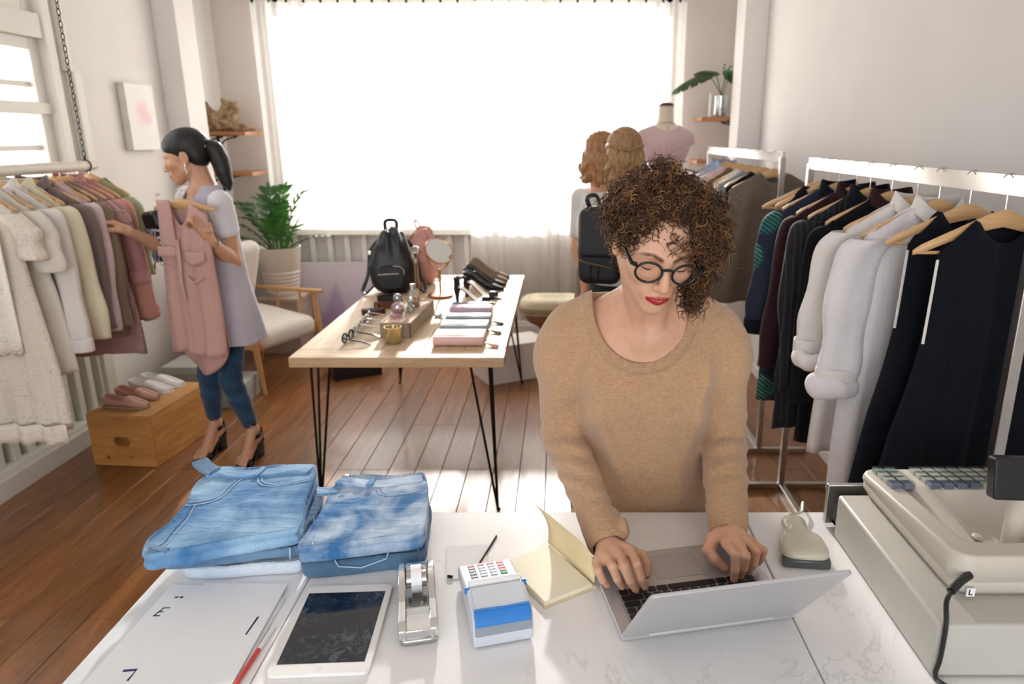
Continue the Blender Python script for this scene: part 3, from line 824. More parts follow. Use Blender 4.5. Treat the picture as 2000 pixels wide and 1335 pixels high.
m = MB(); side_prism(m, [(-0.010, 0.069), (0.020, 0.0575), (0.020, 0.054), (-0.010, 0.064)], -0.034, 0.034); obj('display', m, DGREY, t, bevel=0.001)
for r in range(5):
    for c in range(4):
        y = 0.034 + r*0.0125; z = 0.0505 - (y-0.030)*0.2154
        m = MB(); m.box((-0.027+c*0.018, y, z), (0.0125, 0.0075, 0.004))
        obj('key', m, (GREENP if (r, c) == (0, 3) else PINKK if c == 3 else PINKK if r == 4 else DGREY if c == 0 else LGREY), t, bevel=0.001, seg=1)
for s_ in (-1, 1):
    m = MB(); m.lathe([(0.0, -0.004), (0.006, -0.004), (0.006, 0.004), (0.0, 0.004)], 14, (s_*0.049, -0.030, 0.071), Mx); obj('lid_hinge', m, BLUE, t)
# clear sleeve with a white card behind the terminal
t = thing('card_sleeve', 'clear plastic sleeve with a white card lying behind the payment terminal', 'card sleeve', (-0.196, 1.325, CZ), math.radians(8))
m = MB(); m.prism(rrect(0.085, 0.120, 0.004, 3), 0.0008, 0.0018); obj('card', m, PAPER, t, smooth=False)
m = MB(); m.prism(rrect(0.092, 0.128, 0.005, 3), 0.0022, 0.0028); obj('sleeve', m, GLASS, t, smooth=False)
m = MB(); m.tube([(-0.040, -0.052, 0.0045), (-0.030, -0.056, 0.0045)], 0.003, 8); obj('clip', m, BLACKP, t)
t = thing('stylus', 'thin dark stylus lying beside the plastic sleeve', 'stylus', (-0.155, 1.37, CZ+0.0025), math.radians(-14))
m = MB(); m.tube([(0, -0.055, 0), (0, 0.055, 0)], 0.0022, 8); obj('barrel', m, BLACKP, t)
m = MB(); m.tube([(0, -0.055, 0), (0, -0.063, 0)], [0.0022, 0.0006], 8); obj('tip', m, STEEL, t)

# ---- notebook
PAGE = plain('cream_page', '#F2EBD6', 0.75, var=0.02)
KRAFT = plain('cream_cover', '#E6D3A9', 0.75, var=0.04)
t = thing('notebook', 'cream notebook lying open with its cover flipped up', 'notebook', (-0.025, 1.28, CZ), room=True)
nb = [(-0.115, 1.308), (-0.028, 1.168), (0.070, 1.229), (-0.022, 1.375)]
m = MB(); m.prism(nb, CZ+0.001, CZ+0.003); obj('back_cover', m, KRAFT, t, smooth=False)
m = MB(); m.prism([(-0.112, 1.307), (-0.028, 1.172), (0.066, 1.230), (-0.022, 1.372)], CZ+0.003, CZ+0.013); obj('page_block', m, PAGE, t, smooth=False, bevel=0.001)
m = MB()
def cov(u, v):
    a = Vector((-0.024, 1.377, CZ+0.014)).lerp(Vector((0.070, 1.231, CZ+0.014)), u)
    out = Vector((0.62, 0.40, 0)) * (0.012*math.sin(v*PI) - 0.028*v*v) + Vector((-0.20, 0.13, 0))*0.06*v
    return a + out + Vector((0, 0, 0.098*v))
m.grid(cov, 8, 10); obj('front_cover', m, KRAFT, t, solid=0.0012)
m = MB(); m.tube([(-0.022, 1.378, CZ+0.004), (0.071, 1.230, CZ+0.004)], 0.004, 8); obj('spine', m, KRAFT, t)

# ---- laptop
ALU = plain('laptop_aluminium', '#C9C9CB', 0.38, 0.55, var=0.01)
KEYM = plain('laptop_key', '#17181A', 0.45, var=0.05)
t = thing('laptop', 'silver laptop open under the clerk\'s hands', 'laptop', (0.278, 1.1075, CZ), math.radians(11.2))
# local: x width, y from hinge (0) to the front edge (0.25)
LW, LD = 0.340, 0.252
m = MB(); m.prism([(x, y+LD/2) for x, y in rrect(LW, LD, 0.010, 5)], 0.001, 0.0135); obj('base', m, ALU, t, bevel=0.0016)
m = MB(); m.prism([(-0.052, 0.148), (0.052, 0.148), (0.052, 0.228), (-0.052, 0.228)], 0.0134, 0.0138); obj('trackpad', m, plain('trackpad', '#BDBEC0', 0.32, 0.4, var=0.01), t, smooth=False)
m = MB()
for q in ((-0.0525, -0.052), (0.052, 0.0525)): m.span(q[0], q[1], 0.148, 0.228, 0.0134, 0.01385)
m.span(-0.0525, 0.0525, 0.2275, 0.2285, 0.0134, 0.01385); m.span(-0.0525, 0.0525, 0.1475, 0.1485, 0.0134, 0.01385)
obj('trackpad_gap', m, DGREY, t, smooth=False)
rows = [(0.018, 0.009, [1]*14), (0.036, 0.0155, [1]*13+[1.5]), (0.055, 0.0155, [1.5]+[1]*13), (0.074, 0.0155, [1.75]+[1]*11+[1.75]), (0.093, 0.0155, [2.3]+[1]*10+[2.3]), (0.112, 0.0155, [1, 1, 1, 1.25, 5.2, 1.25, 1, 1, 1, 1])]
_km = {}
pitch = 0.0192
for (ky, kh, ws) in rows:
    tot = sum(ws); wx = -0.141; unit = 0.282/tot
    for w in ws:
        kw = round(w*unit - 0.0028, 4)
        if (kw, kh) not in _km:
            m = MB(); m.box((0, 0, 0.0005), (kw, kh, 0.0018)); me = to_mesh('key', m)
            bm = bmesh.new(); bm.from_mesh(me); bmesh.ops.bevel(bm, geom=[e for e in bm.edges if abs(e.verts[0].co.z-e.verts[1].co.z) > 0.001], offset=0.0018, segments=2, affect='EDGES'); bm.to_mesh(me); bm.free()
            me.materials.append(KEYM); _km[(kw, kh)] = me
        # seen from the clerk's side the left of the keyboard is at +x
        obj('key', _km[(kw, kh)], KEYM, t, smooth=False, loc=(-(wx + w*unit/2), ky + kh/2, 0.0140)); wx += w*unit
m = MB(); m.span(-0.1455, 0.1455, 0.0155, 0.130, 0.0128, 0.0137); obj('key_well', m, plain('key_well', '#A9ABAE', 0.4, 0.5), t, smooth=False)
lid_R = Matrix.Rotation(-math.radians(38), 4, 'X')      # leans back towards the customer
lid_T = Matrix.Translation((0, 0.0, 0.012)) @ Matrix.Rotation(math.radians(38), 4, 'X')
m = MB(); m.prism([(x, z+0.119) for x, z in rrect(LW, 0.236, 0.010, 5)], -0.003, 0.003, lid_T @ Matrix(((1,0,0,0),(0,0,-1,0),(0,1,0,0),(0,0,0,1)))); ld = obj('lid', m, ALU, t, bevel=0.0012)
m = MB(); m.prism([(x, z+0.121) for x, z in rrect(LW-0.016, 0.212, 0.004, 3)], -0.0040, -0.0030, lid_T @ Matrix(((1,0,0,0),(0,0,-1,0),(0,1,0,0),(0,0,0,1)))); obj('screen', m, BLACKP, ld, smooth=False)
m = MB(); m.tube([(-0.12, 0.0, 0.010), (0.12, 0.0, 0.010)], 0.006, 10); obj('hinge', m, ALU, t)

# ---- barcode scanner
IVORY = plain('ivory_plastic', '#CFC9B4', 0.25, var=0.02)
t = thing('barcode_scanner', 'ivory handheld barcode scanner lying face down beside the register', 'scanner', (0.525, 1.36, CZ), math.radians(-7))
def oct_ring(w, d, z, cy, c=0.35):
    a, b = w/2, d/2; q = c*min(a, b)
    return [(a-q, cy-b, z), (a, cy-b+q, z), (a, cy+b-q, z), (a-q, cy+b, z), (-a+q, cy+b, z), (-a, cy+b-q, z), (-a, cy-b+q, z), (-a+q, cy-b, z)]
S = SDF()
S.fn(lambda p: (np.abs(((np.abs(p[..., 0])/(0.050 - 0.10*np.clip(p[..., 1]+0.02, 0, 1)))**4 + (np.abs(p[..., 1]+0.012)/0.050)**4 + (np.abs(p[..., 2]-0.020)/0.021)**3))**0.3 - 1)*0.022, 0.004)
S.cap((0, 0.045, 0.022), (0, 0.085, 0.020), 0.026, 0.028, 0.012, flat=((0, 0, 1), 0.7))
V, F = S.mesh((-0.07, -0.08, -0.01), (0.07, 0.13, 0.06), 0.0022, 8)
V[:, 2] = np.maximum(V[:, 2], 0.001)
obj_np('body', V, F, IVORY, t)
m = MB(); m.prism([(-0.0485, -0.0655), (0.0485, -0.0655), (0.050, -0.040), (-0.050, -0.040)], 0.003, 0.022); obj('nose_window', m, plain('smoke_plastic', '#4A4C4C', 0.2), t, bevel=0.004)
m = MB(); m.tube(spline([(0, 0.108, 0.022), (0.000, 0.122, 0.026), (0.008, 0.134, 0.020), (0.030, 0.150, 0.016), (0.040, 0.185, 0.018), (0.043, 0.200, 0.012), (0.044, 0.222, -0.04), (0.040, 0.225, -0.3)], 40), 0.0035, 8); obj('cable', m, IVORY, t)
m = MB(); m.tube([(0, 0.100, 0.021), (0.001, 0.114, 0.024)], [0.007, 0.005], 10); obj('strain_relief', m, IVORY, t)

# ---- cash register
REG = plain('register_beige', '#C9C2B6', 0.45, var=0.03, scale=8, bump=0.06, bscale=300)
REG2 = plain('register_grey', '#BDBAB2', 0.5, var=0.03, scale=8, bump=0.08, bscale=300)
t = thing('cash_register', 'beige electronic cash register on a metal cash drawer', 'cash register', (0.62, 0.985, CZ))
m = MB(); m.span(0, 0.43, 0, 0.44, 0.004, 0.105); obj('drawer_case', m, REG2, t, bevel=0.006, seg=3)
m = MB(); m.span(0.01, 0.42, 0.012, 0.43, 0.0, 0.004); obj('rubber_foot', m, BLACKP, t, smooth=False)
m = MB(); m.span(0.012, 0.418, 0.44, 0.485, 0.012, 0.020); m.span(0.012, 0.024, 0.44, 0.487, 0.012, 0.075); m.span(0.406, 0.418, 0.44, 0.487, 0.012, 0.075); dr = obj('cash_drawer', m, BLACKP, t, smooth=False)
m = MB(); m.span(-0.004, 0.434, 0.487, 0.500, 0.006, 0.104); obj('drawer_front', m, STEEL, dr, bevel=0.002)
m = MB(); m.lathe([(0, 0), (0.009, 0), (0.009, 0.006), (0, 0.006)], 14, (0.21, 0.50, 0.06), Matrix.Rotation(-PI/2, 4, 'X')); obj('lock', m, CHROME, dr)
# body, local origin of drawer corner; wedge rising towards the customer
def regtop(y): return lerp(0.186, 0.150, (y-0.07)/0.40)
def basin(x, y):
    u = (x-0.245)/0.165; v = (y-0.235)/0.115
    d = (abs(u)**4 + abs(v)**3.2)
    return 0.050*smoothstep(1.12, 0.45, d)
O = [(x+0.255, y+0.275) for x, y in rrect(0.40, 0.41, 0.035, 6)]
m = MB(); rings = []
cx_, cy_ = 0.255, 0.275
def rg(s, zf): return [(cx_+(x-cx_)*s, cy_+(y-cy_)*s, zf(cx_+(x-cx_)*s, cy_+(y-cy_)*s)) for x, y in O]
rings = [rg(0.90, lambda x, y: 0.106), rg(0.955, lambda x, y: 0.108), rg(0.985, lambda x, y: 0.118), rg(0.99, lambda x, y: 0.134), rg(0.985, lambda x, y: 0.1355), rg(1.0, lambda x, y: 0.1375)]
rings += [rg(0.995, lambda x, y: regtop(y)-0.006), rg(0.985, lambda x, y: regtop(y)-0.001), rg(0.97, lambda x, y: regtop(y))]
for s in (0.94, 0.91, 0.88, 0.85, 0.81, 0.77, 0.72, 0.66, 0.58, 0.5, 0.4, 0.3, 0.2, 0.1, 0.01): rings.append(rg(s, lambda x, y: regtop(y)-basin(x, y)))
m.loft(rings); obj('housing', m, REG, t, angle=60)
m = MB(); m.tube([(0.05+i*0.01, 0.0735, 0.1362) for i in range(2)], 0.0001, 4)
KEYG = glassy('clear_keycap', (0.93, 0.96, 0.98), 0.5, 0.05); KIN = plain('slate_keycap', '#69748C', 0.4); KIN2 = plain('bone_keycap', '#CFCDBE', 0.4); KING = plain('sage_keycap', '#8FA9A0', 0.4)
Mk = MB(); Mk.box((0, 0, 0.007), (0.0235, 0.0215, 0.014)); kme = to_mesh('key_cap', Mk); kme.materials.append(KEYG)
Mi = MB(); Mi.box((0, 0, 0.005), (0.020, 0.018, 0.010))
kin = {}
for nm, mt in (('a', KIN), ('b', KIN2), ('c', KING)):
    kin[nm] = to_mesh('key', Mi); kin[nm].materials.append(mt)
for r in range(4):
    for c in range(12):
        if c == 2: continue
        x = 0.088 + c*0.0275; y = 0.372 + r*0.0255
        kk = obj('key', kin['a' if r == 0 and c < 7 else 'c' if (r == 3 and c < 2) else 'b'], None, t, smooth=False, loc=(x, y, regtop(y)-0.001), rot=(-0.08, 0, 0))
        obj('key_cap', kme, None, kk, smooth=False)
m = MB(); m.tube([(0.235, 0.20, 0.13), (0.235, 0.20, 0.245)], 0.020, 18); obj('display_pole', m, REG, t)
m = MB(); m.prism(rrect(0.160, 0.078, 0.006, 3), -0.014, 0.014, Matrix.Translation((0.248, 0.190, 0.272)) @ Matrix.Rotation(math.radians(-4), 4, 'Z') @ Matrix.Rotation(math.radians(78), 4, 'X')); dp = obj('display', m, BLACKP, t, bevel=0.003)
m = MB(); m.ell((0.185, 0.225, 0.130), (0.010, 0.014, 0.004), 14, 8); obj('lock', m, REG2, t)
m = MB(); m.span(0.078, 0.092, 0.066, 0.0685, 0.112, 0.128); lb = obj('sticker', m, PAPER, t, smooth=False)
m = MB(); m.span(0.081, 0.083, 0.0655, 0.067, 0.115, 0.126); m.span(0.083, 0.088, 0.0655, 0.067, 0.115, 0.117); obj('printed_mark', m, BLACKP, lb, smooth=False)
m = MB(); pts = spline([(0.080, 0.072, 0.150), (0.055, 0.055, 0.148), (0.030, 0.035, 0.144)], 14)
m.tube(pts, [0.0065 if i % 2 else 0.0078 for i in range(14)], 10); obj('cord_grommet', m, BLACKP, t)
m = MB(); m.tube(spline([(0.034, 0.038, 0.145), (0.014, 0.016, 0.138), (0.006, -0.006, 0.11), (0.002, -0.012, 0.05), (0.0, -0.010, 0.018), (0.010, -0.018, 0.006), (0.05, -0.06, 0.005), (0.12, -0.12, 0.005), (0.25, -0.2, 0.005)], 50), 0.0042, 8); obj('power_cord', m, BLACKP, t)
# ---------------------------------------------------------------- display table
TZ = 0.76
tb = thing('display_table', 'pale wooden display table on black hairpin legs', 'table', (-0.705, 3.88, 0), room=True)
for i in range(5):
    w = 0.929/5; xa = -1.170 + i*w
    m = MB(); m.span(xa+0.0008, xa+w-0.0008, 3.065, 4.70, TZ-0.044, TZ); obj('plank', m, OAK, tb, smooth=False, bevel=0.0015)
for ya, yb in ((2.935, 3.0635), (4.7015, 4.83)):
    m = MB(); m.span(-1.172, -0.238, ya, yb, TZ-0.045, TZ+0.0002); obj('end_board', m, wood('end_oak', '#B08C66', '#D8BD98', 2.0, 'X', 0.5, 3.0), tb, smooth=False, bevel=0.003)
m = MB(); m.span(-1.10, -0.31, 2.99, 3.02, TZ-0.062, TZ-0.046); m.span(-1.10, -0.31, 4.745, 4.775, TZ-0.062, TZ-0.046); obj('apron_bar', m, BLACKM, tb, smooth=False)
for sx, sy, fx, fy in ((-1, -1, -1.115, 2.985), (1, -1, -0.283, 2.975), (-1, 1, -1.126, 4.755), (1, 1, -0.262, 4.755)):
    cx_ = -1.10 if sx < 0 else -0.31; cy_ = 3.0 if sy < 0 else 4.76
    m = MB()
    for dx, dy in ((0, 0), (-sx*0.085, 0), (0, -sy*0.10)):
        m.tube([(cx_+dx, cy_+dy, TZ-0.046), (fx-sx*0.003, fy, 0.012)], 0.0058, 8)
    m.ell((fx, fy, 0.009), (0.011, 0.011, 0.009), 12, 8); obj('hairpin_leg', m, BLACKM, tb)

def shoe(name, label, loc, rz, L, wh, wb, wt, heel, rim, back, close, toe_h, upper, lining, sole_m, group, heel_w=None, heel_mat=None):
    t = thing(name, label, 'shoe', loc, rz, group)
    def sole(s): return heel*(1-smoothstep(0.10, 0.70, s)) + 0.005
    def wid(s):
        pts = [(0, wh*0.55), (0.06, wh*0.95), (0.2, wh), (0.45, (wh+wb)/2*0.92), (0.7, wb), (0.86, lerp(wb, wt, 0.55)), (0.96, wt*0.75), (1.0, wt*0.15)]
        for (a, p), (b, q) in zip(pts, pts[1:]):
            if s <= b: return lerp(p, q, (s-a)/(b-a))
        return pts[-1][1]
    def ring(s, k, n=21):
        c = smoothstep(close-0.03, close+0.03, s)
        pm = math.radians(lerp(105, 179, c))
        h = lerp(lerp(back, rim, smoothstep(0.0, 0.35, s)), toe_h*lerp(1.0, 0.40, smoothstep(close, 1.0, s)), c)
        out = []
        for i in range(n):
            ph = -pm + 2*pm*i/(n-1)
            y = wid(s)*k*(math.sin(ph) if abs(ph) < PI/2 else math.copysign(math.sin(abs(ph))**0.75 if c > 0.5 else 1, ph))
            z = sole(s) + (1-k)*0.01 + h*k*(1-math.cos(ph))/(1-math.cos(pm))
            out.append((s*L, y, z))
        return out
    N = 30
    m = MB(); n = 21
    R = [ring(i/(N-1), 1.0) for i in range(N)]
    vs = [p for r in R for p in r]
    m.add(vs, [(i*n+j, i*n+j+1, (i+1)*n+j+1, (i+1)*n+j) for i in range(N-1) for j in range(n-1)] + [tuple(range(n-1, -1, -1))])
    up = obj('upper', m, upper, t, solid=0.0022, angle=60)
    m = MB(); R = [[(s*L, -wid(s)*0.86, sole(s)+0.0035), (s*L, 0, sole(s)+0.0028), (s*L, wid(s)*0.86, sole(s)+0.0035)] for s in [i/(N-1)*0.94+0.01 for i in range(N)]]
    m.add([p for r in R for p in r], [(i*3+j, i*3+j+1, (i+1)*3+j+1, (i+1)*3+j) for i in range(N-1) for j in range(2)]); obj('insole', m, lining, t, solid=0.001)
    m = MB(); R = [[(s*L, -wid(s)*1.03, sole(s)+0.002), (s*L, wid(s)*1.03, sole(s)+0.002), (s*L, wid(s)*1.03, sole(s)-0.004), (s*L, -wid(s)*1.03, sole(s)-0.004)] for s in [i/(N-1) for i in range(N)]]
    m.loft(R); obj('sole', m, sole_m, t)
    if heel > 0.03:
        hw = heel_w or 0.006
        m = MB(); m.loft([[(x+0.028*(1-f)*0.6, y*k, z) for x, y in rrect(0.02, 0.02, 0.004, 2)] if False else [(0.006+0.030*f2+x*k, y*k, z) for x, y in rrect(0.044, 0.05, 0.012, 3)] for k, z, f, f2 in ((hw/0.025*0.62, 0.0, 1, 0.25), (hw/0.025*0.66, heel*0.3, 1, 0.25), (max(hw/0.025*0.8, 0.5), heel*0.65, 0, 0.42), (0.98, heel+0.001, 0, 0.55))])
        obj('heel', m, heel_mat or upper, t)
    return t
TAN = plain('tan_lining', '#C79A6E', 0.6); CREAMI = plain('cream_insole', '#E9DFD2', 0.6); NUDE = plain('taupe_suede', '#8C7864', 0.75); DKSOLE = plain('dark_sole', '#241C17', 0.5)
BLKL = plain('black_patent', '#0E0E11', 0.25); GREYI = plain('grey_insole', '#6A665F', 0.6)
shoe('pump_shoe', 'taupe high-heeled pump at the far end of the shoe row', (-0.575, 4.725, TZ), -0.02, 0.245, 0.027, 0.037, 0.020, 0.075, 0.030, 0.060, 0.70, 0.040, NUDE, TAN, DKSOLE, 'shoes on the display table')
shoe('pump_shoe', 'taupe high-heeled pump next to the black pumps', (-0.580, 4.610, TZ), -0.03, 0.245, 0.027, 0.037, 0.020, 0.075, 0.030, 0.060, 0.70, 0.040, NUDE, TAN, DKSOLE, 'shoes on the display table')
shoe('pump_shoe', 'black pointed pump next to the taupe pumps', (-0.585, 4.475, TZ), -0.04, 0.250, 0.027, 0.037, 0.016, 0.075, 0.030, 0.060, 0.70, 0.038, BLKL, GREYI, DKSOLE, 'shoes on the display table')
shoe('pump_shoe', 'black pointed pump next to the strappy sandals', (-0.590, 4.345, TZ), -0.05, 0.250, 0.027, 0.037, 0.016, 0.075, 0.030, 0.060, 0.70, 0.038, BLKL, GREYI, DKSOLE, 'shoes on the display table')
def sandal(label, loc, rz, group, cat='shoe'):
    t = thing('heeled_sandal', label, cat, loc, rz, group)
    L = 0.235; heel = 0.085
    def sole(s): return heel*(1-smoothstep(0.12, 0.68, s)) + 0.006
    def wid(s): return lerp(0.026, 0.036, smoothstep(0.2, 0.7, s))*(1-0.65*smoothstep(0.8, 1.0, s))*(0.6+0.4*smoothstep(0, 0.1, s))
    N = 24
    m = MB(); m.loft([[(s*L, -wid(s), sole(s)+0.003), (s*L, wid(s), sole(s)+0.003), (s*L, wid(s), sole(s)-0.004), (s*L, -wid(s), sole(s)-0.004)] for s in [i/(N-1) for i in range(N)]]); obj('sole', m, BLKL, t)
    m = MB(); m.loft([[(s*L, -wid(s)*0.93, sole(s)+0.0045), (s*L, wid(s)*0.93, sole(s)+0.0045), (s*L, wid(s)*0.93, sole(s)+0.003), (s*L, -wid(s)*0.93, sole(s)+0.003)] for s in [0.02+0.95*i/(N-1) for i in range(N)]]); obj('insole', m, CREAMI, t)
    m = MB(); m.loft([[(0.018+x*k, y*k, z) for x, y in rrect(0.036, 0.046, 0.010, 3)] for k, z in ((0.38, 0.0), (0.5, heel*0.4), (1.0, heel+0.004))]); obj('heel', m, BLKL, t)
    m = MB()
    def strap(s0, s1, h):
        rr = []
        for i in range(15):
            a = PI*i/14; c0 = sole(s0)+0.002; c1 = sole(s1)+0.002
            rr.append([(s0*L, -wid(s0)*1.06*math.cos(a), c0+h*math.sin(a)), (s1*L, -wid(s1)*1.06*math.cos(a), c1+h*math.sin(a)), (s1*L, -wid(s1)*1.0*math.cos(a), c1+(h-0.003)*math.sin(a)), (s0*L, -wid(s0)*1.0*math.cos(a), c0+(h-0.003)*math.sin(a))])
        return rr
    m.loft(strap(0.70, 0.86, 0.036)); obj('toe_strap', m, BLKL, t)
    m = MB(); rr = []
    for i in range(13):
        a = PI*(i/12) + PI/2; z0 = sole(0)+0.002
        x = 0.028 + 0.028*math.cos(a); y = 0.027*math.sin(a)
        rr.append([(x, y, z0), (x-0.002*math.cos(a)*0, y, z0+0.062+0.012*math.sin(a)**2*0), (x+0.003, y*0.93, z0+0.062), (x+0.003, y*0.93, z0)])
    m.loft(rr); obj('heel_cup', m, BLKL, t)
    m = MB(); zz = sole(0)+0.060
    m.tube([(0.035+0.036*math.cos(2*PI*i/20), 0.029*math.sin(2*PI*i/20), zz-0.004+0.006*math.cos(2*PI*i/20)) for i in range(20)], 0.0055, 6, close=True, sx=0.35, sy=1.0); st = obj('ankle_strap', m, BLKL, t)
    m = MB(); m.tube([(0.050+0.006*math.cos(q), -0.029, zz-0.002+0.007*math.sin(q)) for q in [2*PI*i/12 for i in range(12)]], 0.0013, 5, close=True); obj('buckle', m, GOLD, st)
    return t
sandal('black ankle-strap sandal with block heel, closest to the pouches', (-0.600, 3.985, TZ), -0.10, 'shoes on the display table')
sandal('black ankle-strap sandal with cream insole, next to the black pumps', (-0.565, 4.145, TZ), -0.22, 'shoes on the display table')

# ---- pouches with tassels
def pouch(label, x0, x1, y0, y1, h, hexc, tass, rz):
    t = thing('pouch', label, 'pouch', ((x0+x1)/2, (y0+y1)/2, TZ), rz, 'pouches on the display table')
    w, d = (x1-x0), (y1-y0); mt = plain('leather_'+label.split()[0], hexc, 0.5, var=0.05, bump=0.1, bscale=250)
    O = [(x, z+h/2+0.001) for x, z in rrect(d, h, h*0.46, 5)]
    m = MB(); m.loft([[(x*w/2, y*k, z) for y, z in O] for x, k in ((-1, 0.96), (-0.98, 1.0), (0, 1.0), (0.98, 1.0), (1, 0.96))]); obj('body', m, mt, t, angle=60)
    m = MB(); m.tube([(-w/2*0.97, -d/2*0.92, h*0.5), (w/2*0.97, -d/2*0.92, h*0.5)], 0.0022, 6); obj('zip', m, GOLD if tass else mt, t)
    m = MB(); m.add([(-w/2*0.99, -d/2*0.55, h+0.0025), (w/2*0.99, -d/2*0.55, h+0.0025), (w/2*0.99, d/2*0.6, h+0.0025), (-w/2*0.99, d/2*0.6, h+0.0025)], [(0,1,2,3)]); obj('flap', m, mt, t, smooth=False, solid=0.0025)
    if tass:
        tm = plain('tassel_'+label.split()[0], tass, 0.7)
        m = MB(); m.tube([(w/2, -d/2*0.7, 0.014), (w/2+0.016, -d/2*0.8, 0.012)], 0.003, 6); ts = obj('tassel_cord', m, GOLD, t)
        for i in range(7):
            a = (i-3)*0.16
            m = MB(); m.tube([(w/2+0.016, -d/2*0.8, 0.012), (w/2+0.016+0.030*math.cos(a), -d/2*0.8-0.012+0.030*math.sin(a), 0.006), (w/2+0.016+0.055*math.cos(a), -d/2*0.8-0.02+0.055*math.sin(a), 0.003)], 0.0026, 5); obj('tassel_strand', m, tm, ts)
pouch('blush pink leather pouch with a pink tassel, nearest the table corner', -0.575, -0.345, 3.10, 3.27, 0.042, '#E8BDB7', '#D89A8A', 0.0)
pouch('silver grey leather pouch with an olive tassel, second from the near table edge', -0.578, -0.350, 3.33, 3.47, 0.036, '#9FA6AE', '#6B6244', 0.0)
pouch('slate grey leather pouch with a dark tassel, middle of the pouch row', -0.580, -0.352, 3.51, 3.62, 0.034, '#8B949D', '#2B2A2A', 0.0)
pouch('lilac leather pouch between the slate pouch and the navy one', -0.580, -0.360, 3.65, 3.77, 0.045, '#C7A9BC', None, 0.0)
pouch('navy leather pouch beside the strappy sandals', -0.590, -0.385, 3.80, 3.89, 0.030, '#2A3A5C', None, 0.03)

# ---- eyeglasses
def eyewear(label, loc, rz, rimm, lensm):
    t = thing('sunglasses', label, 'sunglasses', loc, rz, 'sunglasses on the display table')
    for s in (-1, 1):
        P = [(s*0.034+0.025*math.cos(q), -0.002*abs(math.cos(q)), 0.024+0.021*math.sin(q)) for q in [2*PI*i/20 for i in range(20)]]
        m = MB(); m.tube(P, 0.0042, 6, close=True); r = obj('rim', m, rimm, t)
        m = MB(); m.add(P, [tuple(range(20))]); obj('lens', m, lensm, r, smooth=False, solid=0.001)
        m = MB(); m.tube([(s*0.060, 0, 0.032), (s*0.064, 0.012, 0.030), (s*0.060, 0.100, 0.016), (s*0.056, 0.132, 0.004)], 0.0038, 6); obj('temple', m, rimm, t)
    m = MB(); m.tube([(-0.010, 0, 0.028), (0, 0.001, 0.033), (0.010, 0, 0.028)], 0.0022, 6); obj('bridge', m, rimm, t)
LENSD = plain('dark_lens', '#2B2D33', 0.1); LENSG = glassy('mirror_lens', (0.75, 0.78, 0.8), 1.0, 0.05)
WHITEF = plain('white_acetate', '#E9E4DA', 0.3); TORT = plain('tortoise_acetate', '#5B3A22', 0.3, var=0.5, scale=60); SILV = CHROME
BLKF = BLACKP; REDF = plain('red_brown_acetate', '#7A3A2A', 0.3)
eyewear('dark framed sunglasses with red-brown temples, closest to the near table edge', (-0.985, 3.20, TZ), PI/2+PI-0.15, BLKF, LENSG)
eyewear('pale framed sunglasses, second pair from the near table edge', (-0.980, 3.325, TZ), PI/2+PI-0.05, WHITEF, LENSG)
eyewear('white sunglasses with grey temples, third pair from the near table edge', (-0.985, 3.445, TZ), PI/2+PI, WHITEF, LENSD)
eyewear('thin metal rimmed sunglasses beside the coiled brown belt', (-0.985, 3.560, TZ), PI/2+PI+0.05, SILV, LENSD)
# ---- coiled belts
def belt(label, loc, rz, hexc, R, wd=0.030):
    t = thing('coiled_belt', label, 'belt', loc, rz, 'coiled belts on the display table')
    lm = plain('belt_'+label.split()[0], hexc, 0.4, var=0.15, scale=40)
    pts = []
    n = 90
    for i in range(n):
        a = 2*PI*3.2*i/n; r = R*(0.45+0.55*i/n)
        pts.append((1.5*r*math.cos(a), 0.62*r*math.sin(a), wd/2+0.001))
    m = MB(); rr = []
    for i, p in enumerate(pts):
        q = pts[min(i+1, n-1)]; o = pts[max(i-1, 0)]; tx, ty = q[0]-o[0], q[1]-o[1]; l = math.hypot(tx, ty); nx, ny = -ty/l*0.0016, tx/l*0.0016
        rr.append([(p[0]+nx, p[1]+ny, 0.001), (p[0]+nx, p[1]+ny, wd), (p[0]-nx, p[1]-ny, wd), (p[0]-nx, p[1]-ny, 0.001)])
    m.loft(rr); obj('strap', m, lm, t)
    e = pts[-1]; m = MB(); m.tube([(e[0]+0.004, e[1]+0.018*math.cos(q), wd/2+0.018*math.sin(q)) for q in [2*PI*i/4+PI/4 for i in range(4)]], 0.0028, 6, close=True); obj('buckle', m, GOLD, t)
belt('brown leather belt coiled beside the sunglasses', (-1.000, 3.72, TZ), 0.12, '#4A2420', 0.045)
belt('chestnut leather belt with a brass buckle coiled between two dark belts', (-0.965, 3.87, TZ), PI-0.1, '#6A3B2A', 0.048)
belt('black leather belt coiled in front of the black backpack', (-0.985, 4.03, TZ), 0.2, '#17181C', 0.05, 0.035)

# ---- wooden block with perfume, cup, jewellery stand, mirror
t = thing('wooden_block', 'weathered wooden box carrying the perfume bottles', 'box', (-0.762, 3.50, TZ), math.radians(-3))
GW = wood('grey_wood', '#8E7D68', '#B9A58A', 3.0, 'Y', 0.7, 3.0); RW = wood('pinkish_wood', '#A9866B', '#CBA88B', 3.0, 'Y', 0.7, 3.0)
for s in (-1, 1):
    m = MB(); m.span(s*0.069-0.005, s*0.069+0.005, -0.25, 0.25, 0.001, 0.074); obj('side_board', m, GW, t, smooth=False, bevel=0.0015)
    m = MB(); m.span(-0.064, 0.064, s*0.245-0.005, s*0.245+0.005, 0.001, 0.074); obj('end_panel', m, GW, t, smooth=False, bevel=0.0015)
m = MB(); m.span(-0.064, 0.064, -0.24, 0.24, 0.062, 0.070); obj('lid', m, RW, t, smooth=False)
m = MB(); m.span(0.068, 0.0745, -0.2535, -0.2505, 0.001, 0.074); obj('corner_strip', m, plain('dark_strip', '#5A4736', 0.7), t, smooth=False)
BZ = TZ + 0.0705
